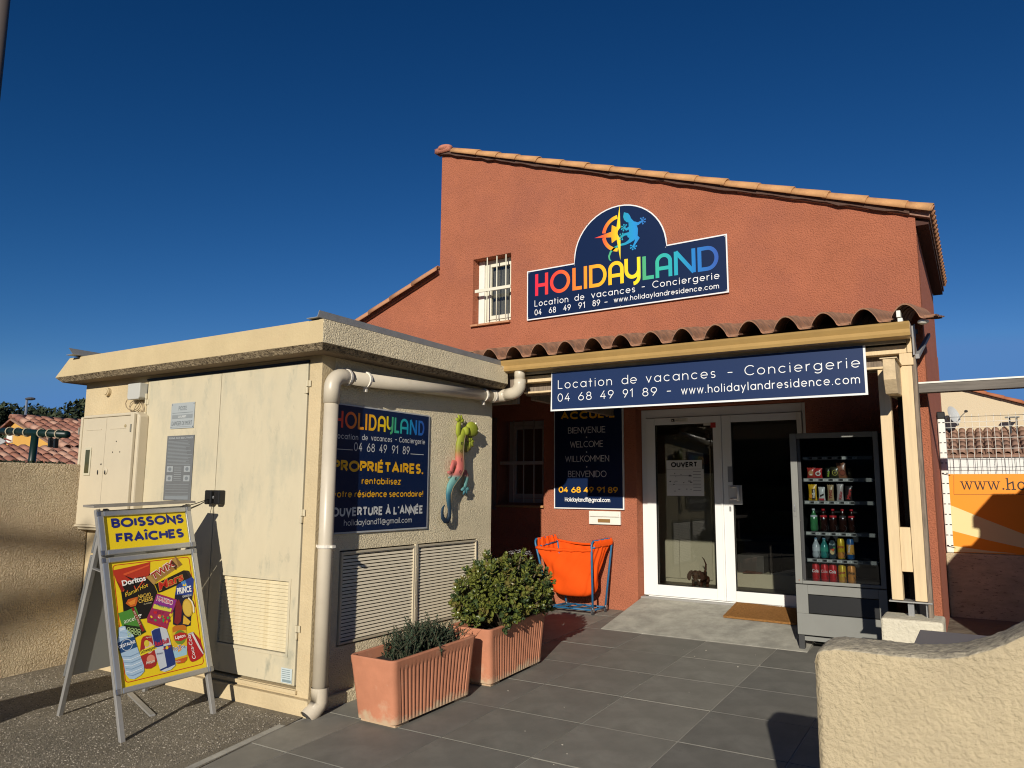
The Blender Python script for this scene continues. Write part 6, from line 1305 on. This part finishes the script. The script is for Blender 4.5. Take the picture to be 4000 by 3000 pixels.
for x in xsn:
    t = topz(x); col = []
    for k in range(170):                              # front face going up
        z = .0+(t-.012)*(k/169) if k else .0
        d_ = rough(Vector((x,2.5,z)), .0012); e_ = max(0, .02-(x+.468))/.02; col.append((x, 2.50-d_+.016*e_*e_, z))
    for k in range(14):                               # over the rounded top
        a = k/13; y = 2.505+.205*a; zz = t-.010*(1-math.sin(PI*min(1, max(0, a*1.0)))**.35); col.append((x, y, zz+rough(Vector((x,y,t)), .0045)))
    col.append((x, 2.72, t-.02)); col.append((x, 2.72, .0)); rows.append(col)
n = len(rows[0]); b.add([v for c in rows for v in c], [(i*n+j, (i+1)*n+j, (i+1)*n+j+1, i*n+j+1) for i in range(len(rows)-1) for j in range(n-1)])
for k in range(len(b.f)):
    if 169 <= k % (n-1) <= 183: b.m[k] = 1
b.add(rows[0], [tuple(range(n))])
b.build('wall', [M_near, M_cap], nw, smooth=True, recalc=False)

# ------------------------------------------------------------------ low wall, mesh fence and banner at the right
lw = MB(); lw.box(-.358,3.5,9.0,9.25,-.05,.93); tag(lw.build('low_wall', mat('low_wall_render', (.56,.46,.30), .95, 1, 60, .012, .25, 3, spec=.1, stain=(.10,.075,.06), ssc=18, smin=.56, smax=.7, stretch=(1,1,3)), at=(1,9.1,0), bevel=.01), 'stained cream roughcast low wall under the mesh fence', 'wall')
fe = thing('mesh_fence', 'white welded mesh fence panel and post with black cap on the low wall', 'fence', (.6,9.05,.93))
b = MB(); b.box(-.352,-.284,9.03,9.09,.932,2.305); po_ = b.build('post', M_whitep, fe, bevel=.012); b = MB(); b.box(-.356,-.280,9.026,9.094,2.3055,2.38); b.build('post_cap', M_blackm, po_, bevel=.01)
for k in range(13):
    for dx in (-.335,-.297):
        b = MB(); b.box(dx-.010,dx+.010,9.0275,9.0299,1.0+k*.105,1.009+k*.105); b.build('slot', M_blackm, po_)
wv = MB(); wv.cyl((0,0,0),(0,0,1.40),.0021,n=6); wv = wv.build('wire', M_whitep, fe, at=(0,0,0)); f1 = True
for k in range(40):
    o = wv if f1 else inst(wv, (0,0,0), fe); f1 = False; o.location = Vector((-.232+.0632*k, 9.052, .945))-wl(fe)
for z in (1.0,1.11,1.22,1.33,1.44,1.55,1.655,1.765,1.877,1.986,2.095,2.209,2.264,2.319):
    b = MB(); b.cyl((-.284,9.046,z),(2.3,9.046,z),.0026 if z != 2.319 else .0022,n=6); b.build('wire', M_whitep if z != 2.319 else M_vd, fe)
bn_ = thing('banner', 'orange and cream banner starting www.ho tied to the mesh fence', 'banner', (.7,9.03,.94))
b = MB(); b.prism([(-.296,.938),(1.9,.948),(1.9,1.728),(-.296,1.73)], fXZ, 9.036, 9.039); b.build('sheet', flat('ef8f0a'), bn_)
p = Print((0,9.0355,0),(1,0,0),(0,0,1),(0,-1,0)); cr_ = 'e3cf94'
p.poly([(-.294,1.414),(-.22,1.382),(0,1.28),(.318,1.142),(1.0,.985),(.9,.96),(.318,1.005),(0,1.075),(-.293,1.155)], cr_); p.poly([(-.292,1.002),(.0,.967),(.25,.95),(-.29,.942)], cr_)
lk = '1d1712'; p.stroke([(-.238,1.72),(-.25,1.522),(.60,1.53)], .003, lk, 2)
def slab(t, x, z, h):
    for ch in t:
        wch = {'w':.108,'.':.034,'h':.085,'o':.08}[ch]; wt_ = .012
        if ch == 'w':
            for a, c in (((0,1),(.25,0)),((.25,0),(.5,.95)),((.5,.95),(.75,0)),((.75,0),(1,1))): p.stroke([(x+a[0]*wch*.82,z+a[1]*h*.68),(x+c[0]*wch*.82,z+c[1]*h*.68)], wt_*(.95 if c[1] == 0 else .6), lk, 3, False)
            for s in (0,.5,1): p.rect(x+s*wch*.82-.016,z+h*.65,x+s*wch*.82+.014,z+h*.70,lk,4)
        elif ch == '.': p.ell(x+.008,z+.008,.009,.009,lk,3)
        elif ch == 'h': p.stroke([(x+.012,z),(x+.012,z+h)],wt_,lk,3,False); p.stroke([(x+.012,z+h*.45)]+[(x+.012+.045*math.sin(t_),z+h*.45+h*.2*math.sin(t_)) for t_ in (.5,1,1.5)]+[(x+.06,z)],wt_,lk,3,False); p.rect(x-.006,z-.001,x+.032,z+.008,lk,4); p.rect(x+.042,z-.001,x+.078,z+.008,lk,4); p.rect(x-.006,z+h*.95,x+.012,z+h,lk,4)
        elif ch == 'o': p.stroke([(x+.032+.028*math.cos(t_*PI/8),z+h*.34+h*.31*math.sin(t_*PI/8)) for t_ in range(17)],wt_,lk,3)
        x += wch+.008 if ch != '.' else wch
slab('www.ho', -.174, 1.573, .118)
p.build('print', bn_)
for z in (.98,1.715):
    b = MB(); b.tube([(-.34,9.02,z+.02),(-.30,9.022,z+.01),(-.27,9.034,z)], .003, 6); b.build('tie', M_blackm, bn_)
# solid white screen behind the fence
wp = thing('white_screen', 'white ribbed screen between the mesh fence and the tiled roof', 'screen', (1,9.6,1)); s0 = None
for k in range(34):
    if s0 is None: b = MB(); b.box(-.004,.076,9.50,9.515,.6,1.905); s0 = b.build('panel', mat('screen_white', (.74,.74,.70), .6), wp, at=(0,9.5,.6)); o = s0
    else: o = inst(s0, (0,0,0), wp)
    o.location = Vector((-.355+k*.084, 9.5+(k % 2)*.006, .6))-wl(wp)

# ------------------------------------------------------------------ house beyond the right fence
hr = thing('far_house', 'cream house with long red verge and brown tiled lean-to roof beyond the white screen', 'house', (1,25,.4))
Yh = 25.6
b = MB(); b.prism([(-3.0,.3),(9,.3),(9,2.2),(1.2,4.0),(-.46,4.60),(-2.0,4.62),(-3.0,4.0)], fXZ, Yh, Yh+5); b.build('wall', mat('far_cream', (.62,.50,.33), .95, 1, 30, .01), hr)
b = MB(); b.box(-3,9,24.3,25.5,.3,2.72); b.build('lean_to', mat('far_eave_shade', (.03,.028,.026), .9), hr)  # wall coloured near black for the shadow under the eave
ft = half_tile(.44, .085, .10, 6).build('roof_tile', M_tile3, hr, smooth=True, at=(0,0,0)); f1 = True
for j in range(6):
    for i in range(-4, 18):
        o = ft if f1 else inst(ft, (0,0,0), hr); f1 = False
        o.location = Vector((-.60+i*.208+random.uniform(-.006,.006), 24.0+j*.32, 2.56+j*.148))-wl(hr); o.rotation_euler = (.43+random.uniform(-.02,.02), random.uniform(-.04,.04), 0)
b = MB(); b.prism([(23.95,2.53),(25.62,3.32),(25.62,3.27),(23.95,2.48)], fYZ, -1.8, 3.5); b.build('roof_deck', M_tile3, hr)
b = MB(); b.box(-3,6,23.97,24.02,2.42,2.50); b.build('lean_gutter', mat('far_gutter', (.05,.04,.035), .6), hr)
vt2 = half_tile(.5, .09, .11, 6).build('verge_tile', mat('far_red_tile', (.42,.15,.07), .85), hr, smooth=True, at=(0,0,0)); f1 = True; an = math.atan(.36)
for k in range(22):
    o = vt2 if f1 else inst(vt2, (0,0,0), hr); f1 = False
    ax = Vector((math.cos(an), 0, -math.sin(an))); zx = Vector((math.sin(an), 0, math.cos(an))); o.rotation_mode = 'QUATERNION'; o.rotation_quaternion = Matrix((ax.cross(zx), ax, zx)).transposed().to_quaternion()
    o.location = Vector((-.62+k*.42, 25.55, 4.66-k*.42*.36))-wl(hr)
di = thing('satellite_dish', 'pale grey satellite dish on its arm against the cream house wall', 'satellite dish', (-.4,24.9,3.5))
b = MB(); c = Vector((-.585,25.0,3.73)); nrm = Vector((.80,-.48,.30)).normalized(); u = nrm.cross(Vector((0,0,1))).normalized(); v = nrm.cross(u)
b.grid(lambda a, q: c+u*(.26*q*math.cos(a*2*PI))+v*(.27*q*math.sin(a*2*PI))+nrm*(.05*q*q), 24, 6); b.build('dish', mat('dish_grey', (.50,.51,.50), .5), di, smooth=True)
b = MB(); b.tube([c-v*-.25, c+nrm*.22+v*.12, c+nrm*.40+v*.05], .012, 6); b.tube([c, c-nrm*.15, (c-nrm*.15)+Vector((0,.4,-.05))], .02, 6); b.build('arm', M_vg, di)
b = MB(); b.ell(c+nrm*.41+v*.04, (.05,.05,.04), 8); b.build('receiver', M_vd, di)
av = thing('roof_vent', 'small T-shaped metal vent standing on the brown lean-to roof', 'vent', (.85,25.2,3.2))
for x in (.80,.93):
    b = MB(); b.tube([(x,25.2,3.1),(x+.02*(1 if x > .85 else -1),25.2,3.62)], .025, 8); b.build('pipe', M_vd, av)
b = MB(); b.box(.68,1.02,25.1,25.3,3.62,3.65); b.build('cover', M_vg, av)

# ------------------------------------------------------------------ left side: boundary wall, houses, play frame, hill trees
b = MB(); b.box(-6.60,-6.352,-4,3.545,-.1,1.722); bw = b.build('boundary_wall', M_boundary, at=(-6.45,0,0), bevel=.012); tag(bw, 'ochre roughcast boundary wall at the left of the utility building', 'wall')
b = MB()
for k in range(2600):
    y = random.uniform(1.5,3.5); x = random.uniform(-6.9,-6.62); z = 1.69+random.uniform(0,.05); a = random.uniform(0,6.28); r = random.uniform(.01,.03)
    b.add([(x,y,z),(x+r*math.cos(a),y+r*math.sin(a),z+r*.6),(x+r*math.cos(a+1),y+r*math.sin(a+1),z+r*.2)], [(0,1,2)])
tag(b.build('hedge_top', mat('hedge_dark', (.035,.05,.02), .8), recalc=False), 'thin dark hedge top showing just over the boundary wall', 'hedge', kind='stuff')
M_och = mat('house_ochre', (.62,.34,.075), .95, .4, 30, .01, .08, 1)
M_farw = mat('house_cream', (.55,.45,.33), .95)
tmt = [mat('far_tile_%d' % k, c, .85, .3, 30, .002, .25, 2) for k, c in enumerate([(.36,.17,.115),(.27,.12,.085),(.47,.27,.19),(.33,.145,.095)])]
tms = []
for m in tmt:
    h = half_tile(.42, .125, .145, 5, .02); o = h.build('proto', m, smooth=True, at=(0,0,0)); tms.append(o.data); bpy.data.objects.remove(o)
def tiled(parent, P0, ridge, down, nr, nd, sr, sd, cut=None):
    """tiles on a slope: P0 the ridge corner, ridge and down unit vectors"""
    zx = ridge.cross(down).normalized(); zx = zx if zx.z > 0 else -zx; xx = down.cross(zx); q = Matrix((xx, down, zx)).transposed().to_quaternion()
    for i in range(nr):
        for j in range(nd):
            if cut and not cut(i, j): continue
            o = bpy.data.objects.new('roof_tile', random.choice(tms)); C.objects.link(o); o.parent = parent; o.rotation_mode = 'QUATERNION'; o.rotation_quaternion = q
            o.location = P0+ridge*(sr*(i+.5))+down*(sd*j)+zx*random.uniform(-.01,.015)-wl(parent)
ha = thing('ochre_house', 'ochre house with a mottled pink tiled gable roof beyond the boundary wall', 'house', (-25,12,.4))
b = MB(); b.prism([(-26.6,.3),(-22.95,.3),(-22.95,2.66),(-25.96,3.64),(-26.6,3.36)], fXZ, 12.0, 20); b.build('wall', M_och, ha)
dnA = Vector((3.0,0,-1.0)).normalized(); tiled(ha, Vector((-25.96,11.8,3.66)), Vector((0,1,0)), dnA, 28, 9, .29, .36)
b = MB(); b.prism([(-25.96,3.64),(-22.75,2.57),(-22.75,2.52),(-25.96,3.58)], fXZ, 11.75, 20); b.build('roof_deck', M_tile3, ha)
dnA2 = Vector((-.71,0,-.34)).normalized(); tiled(ha, Vector((-26.0,11.8,3.66)), Vector((0,1,0)), dnA2, 3, 3, .29, .36)
rc = half_tile(.44,.13,.15,6,.02).build('ridge_tile', tmt[0], ha, smooth=True, at=(0,0,0)); f1 = True
for k in range(20): o = rc if f1 else inst(rc, (0,0,0), ha); f1 = False; o.location = Vector((-25.97,11.75+k*.40,3.66+random.uniform(-.01,.01)))-wl(ha)
b = MB(); b.box(-26.55,-26.2,11.96,11.998,2.9,3.2); b.build('window', M_whitep, ha)
b = MB(); b.box(-23.05,-22.6,12.3,19,2.36,2.44); b.build('gutter', M_whitep, ha)
hb = thing('lower_roof_house', 'lower house with hipped pink tiled roof in front of the ochre gable', 'house', (-22,10,.3))
P0 = Vector((-22.6,9.2,2.56)); dnB = Vector((3.0,0,-1.05)).normalized()
b = MB(); b.prism([(-25,.3),(-20.2,.3),(-20.2,1.70),(-22.6,2.52),(-25,1.7)], fXZ, 9.2, 12.1); b.build('wall', mat('house_peach', (.60,.28,.12), .95), hb)
tiled(hb, P0-Vector((0,.4,0)), Vector((0,1,0)), dnB, 13, 8, .28, .35, lambda i, j: True)
b = MB(); b.prism([(-22.6,2.55),(-20.0,1.64),(-20.0,1.6),(-22.6,2.5)], fXZ, 8.8, 12.4); b.build('roof_deck', M_tile3, hb)
dnB2 = Vector((-3.0,0,-1.05)).normalized(); tiled(hb, P0-Vector((0,.4,0)), Vector((0,1,0)), dnB2, 13, 5, .28, .35)

pf = thing('play_frame', 'dark green tubular swing frame with cord loops rising behind the boundary wall', 'swing frame', (-14.5,7,.3))
M_gr = mat('green_tube', (.004,.019,.015), .4)
b = MB(); b.tube([(-15.72,7,2.565),(-13.42,7,2.425)], .062, 14); b.build('top_beam', M_gr, pf, smooth=True)
b = MB(); b.tube([(-14.50,7,2.47),(-14.43,6.95,1.9),(-14.40,6.9,.3)], .062, 12); b.build('leg', M_gr, pf, smooth=True)
b = MB(); b.tube([(-14.53,7.02,2.40),(-14.72,7.1,1.9),(-15.3,7.3,.3)], .05, 12); b.build('leg', M_gr, pf, smooth=True)
for t in (.12,.25,.40,.62,.75,.88):
    c = Vector((-15.72+2.3*t,7,2.565-.14*t)); b = MB(); b.tube([c+Vector((.0,.075*math.cos(a),.075*math.sin(a))) for a in [k*PI/6 for k in range(12)]], .012, 5, closed=True); b.build('cord_loop', mat('cord_tan', (.45,.38,.25), .8), pf)
b = MB(); b.box(-13.98,-13.92,6.97,7.03,2.22,2.38); b.box(-13.80,-13.74,6.97,7.03,2.20,2.36); b.tube([(-14.05,7,2.40),(-13.85,7,2.33),(-13.7,7,2.40)],.012,5); b.build('hook', M_blackm, pf)
b = MB()
for k, (dx, dz) in enumerate(((-.5,.06),(-.55,-.05),(-.45,-.14),(-.2,.10))): b.tube([(-15.55,7,2.36),(-15.55+dx,6.9,2.36+dz)], .016, 5)
b.build('rope', mat('rope_grey', (.42,.42,.42), .8), pf); b = MB(); b.tube([(-15.6,7,2.42),(-15.25,6.95,2.36)],.014,5); b.tube([(-15.6,7,2.36),(-15.2,6.95,2.28)],.014,5); b.build('rope', mat('rope_red', (.22,.05,.04), .8), pf)

# hill and pines
hz = lambda x, y: .4+9.5*math.exp(-((x+95)**2/1300+(y-75)**2/1400))
b = MB(); b.grid(lambda u, v: (-180+170*u, 30+130*v, hz(-180+170*u, 30+130*v)-.6), 30, 24); b.build('hill', mat('hill_scrub', (.045,.055,.025), .95, 1, 2, .3, .3, .2), smooth=True)['kind'] = 'structure'
def leafcloud(b, c, rx, rz, n, s, mis):
    for k in range(n):
        while True:
            q = Vector([random.uniform(-1,1) for _ in range(3)])
            if .35 < q.length < 1: break
        p_ = Vector(c)+Vector((q.x*rx, q.y*rx, q.z*rz)); a = Vector([random.gauss(0,1) for _ in range(3)]).normalized(); d = a.orthogonal().normalized(); e = a.cross(d); r = s*random.uniform(.5,1.2)
        b.add([p_+d*r, p_+(e*.6-d*.5)*r, p_-(e*.7+d*.3)*r], [(0,1,2)], random.choice(mis))
M_pn = [mat('pine_a', (.018,.030,.014), .8), mat('pine_b', (.030,.045,.018), .8), mat('pine_c', (.045,.055,.022), .8)]
M_tr = mat('pine_trunk', (.06,.045,.035), .9)
def pine(lab, x, y, z0, h, r, grp='pines on the hill behind the houses'):
    t = thing('pine_tree', lab, 'tree', (x,y,z0), grp); b = MB()
    b.tube([(x,y,z0),(x+.02*h,y,z0+h*.45),(x,y+.02*h,z0+h*.85)], [.035*h,.025*h,.01*h], 7); b.build('trunk', M_tr, t); b = MB()
    for k in range(11):
        a = random.uniform(0,6.28); rr = random.uniform(0,.62)*r; zz = z0+h*random.uniform(.42,.95); leafcloud(b, (x+rr*math.cos(a), y+rr*math.sin(a), zz-rr*.1), r*.48, h*.13, 210, r*.095, [0,0,1,1,2])
    tag(b.build('crown', M_pn, t, recalc=False), kind='stuff')
random.seed(21)
descr = ['tall dark pine','rounded dark pine','broad low pine','slim pointed pine','ragged pine','dense pine']
for k in range(16):
    t = k/15; ang = R(-67+14.0*t); D_ = random.uniform(62,74); x = D_*math.sin(ang); y = D_*math.cos(ang)
    want = 1.546+D_*(.078+.034*max(0,(t-.45))*2.0+.012*math.sin(k*2.3)+(.0 if k % 3 else .006))
    h = random.uniform(4.8,6.2); pine('dark pine in the treeline on the hill behind the ochre house', x, y, want-h, h, random.uniform(2.0,2.9))
for k in range(12):
    ang = R(-66+13*k/11); D_ = random.uniform(50,58); x = D_*math.sin(ang); y = D_*math.cos(ang); h = random.uniform(3.6,4.4)
    pine('lower dark pine in front of the treeline, level with the ochre roof', x, y, 1.546+D_*.060-h+random.uniform(-.3,.3), h, random.uniform(2.0,2.8), 'lower pines nearer the houses')
for k in range(14):                                  # trees far off that close the horizon at both sides
    ang = R(4+26*k/13); D_ = random.uniform(60,75); x = D_*math.sin(ang); y = D_*math.cos(ang); h = random.uniform(4,6)
    pine('distant pine beyond the houses at the right', x, y, .4, h*.7, random.uniform(2.2,3), 'distant pines at the right')
sp = thing('street_lamp', 'small street lamp standing among the pines above the ochre roof', 'street lamp', (-32.0,15.02,.4))
lx, ly = -32.0, 15.02
b = MB(); b.tube([(lx,ly,.4),(lx,ly,4.92)], [.06,.045], 8); b.build('pole', M_steel, sp); b = MB(); b.ell((lx+.14,ly+.05,4.95),(.28,.16,.06),12); b.build('lamp_head', mat('lamp_dark', (.10,.10,.11), .4), sp)
np_ = thing('lamp_post', 'dark pole of a tall lamp at the very left edge of the picture', 'lamp post', (-12.62,5.0,.3))
b = MB(); b.tube([(-12.62,5,.3),(-12.62,5,9.6)], [.14,.10], 12); b.build('pole', mat('pole_brown', (.10,.08,.07), .6), np_, smooth=True); b = MB(); b.tube([(-12.62,5,9.55),(-12.62,4.2,10.0),(-12.62,3.4,10.1)],[.06,.05,.04],8); b.ell((-12.62,3.1,10.1),(.14,.35,.08),10); b.build('lamp_head', mat('lamp_dark', (.10,.10,.11), .4), np_)

# ------------------------------------------------------------------ unseen shade casters outside the frame, guessed from their shadows
kb = thing('shade_cabin', 'unseen cabin added beside the porch, stepped to shade the banner', 'cabin', (1.8,6.3,.2))
b = MB(); b.prism([(.56,.15),(3.2,.15),(3.2,3.2),(1.95,3.25),(1.29,2.71),(1.05,2.46),(.85,2.455),(.845,2.34),(.90,2.33),(.895,2.25),(.76,2.09),(.65,1.94),(.56,1.93)], fXZ, 6.0, 6.6); b.build('wall', M_cream, kb)  # unseen block, outline stepped to cast the shade on the banner
kr = thing('shade_rail', 'unseen broad timber rail added left of the viewer to shade the asphalt', 'rail', (-4.9,.6,0))
# added for its shade, which crosses the asphalt from the left edge of the view to the utility building
b = MB(); b.box(-5.01,-4.64,-2.2,1.18,.93,.99); b.build('board', M_woodg, kr, bevel=.004)
for y in (-2.0,-.5,1.0):
    b = MB(); b.box(-4.86,-4.79,y-.035,y+.035,-.1,.9299); b.build('post', M_woodg, kr)
bt = thing('bare_tree', 'bare branching tree behind the viewer that shades the boundary wall', 'tree', (-1.7,-14.5,-.4))
b = MB(); b.tube([(-1.7,-14.5,-.5),(-1.75,-14.4,3.0),(-1.7,-13.9,5.4),(-1.6,-13.2,6.9)], [.22,.17,.13,.10], 10); b.build('trunk', M_tr, bt, smooth=True)
for pts, r in (([(-1.72,-14.2,5.0),(-1.7,-13.0,6.1),(-1.65,-11.2,6.35),(-1.6,-10.5,6.3)],[.10,.11,.09,.06]), ([(-1.7,-13.6,6.2),(-1.6,-12.6,6.95),(-1.55,-11.3,6.8)],[.09,.08,.05]), ([(-1.7,-14.3,4.6),(-1.8,-13.2,5.6),(-1.8,-12.2,5.7)],[.07,.06,.04])):
    b = MB(); b.tube(pts, r, 8); b.build('limb', M_tr, bt, smooth=True)

# unseen hedge added behind the viewer to give the door glass a dark reflection
hb_ = MB(); random.seed(77)
for k in range(26):
    leafcloud(hb_, (-34+2.7*k+random.uniform(-.4,.4), -21+random.uniform(-1,1), 2.1), 2.0, 3.4+random.uniform(-.5,.8), 520, .20, [0,1,1,2])
hb_.box(-36,37,-21.8,-20.6,-.5,4.9,0)
tag(hb_.build('hedge', M_pn, recalc=False), 'unseen tall dark hedge added behind the viewer to darken the door glass', 'hedge', kind='stuff')
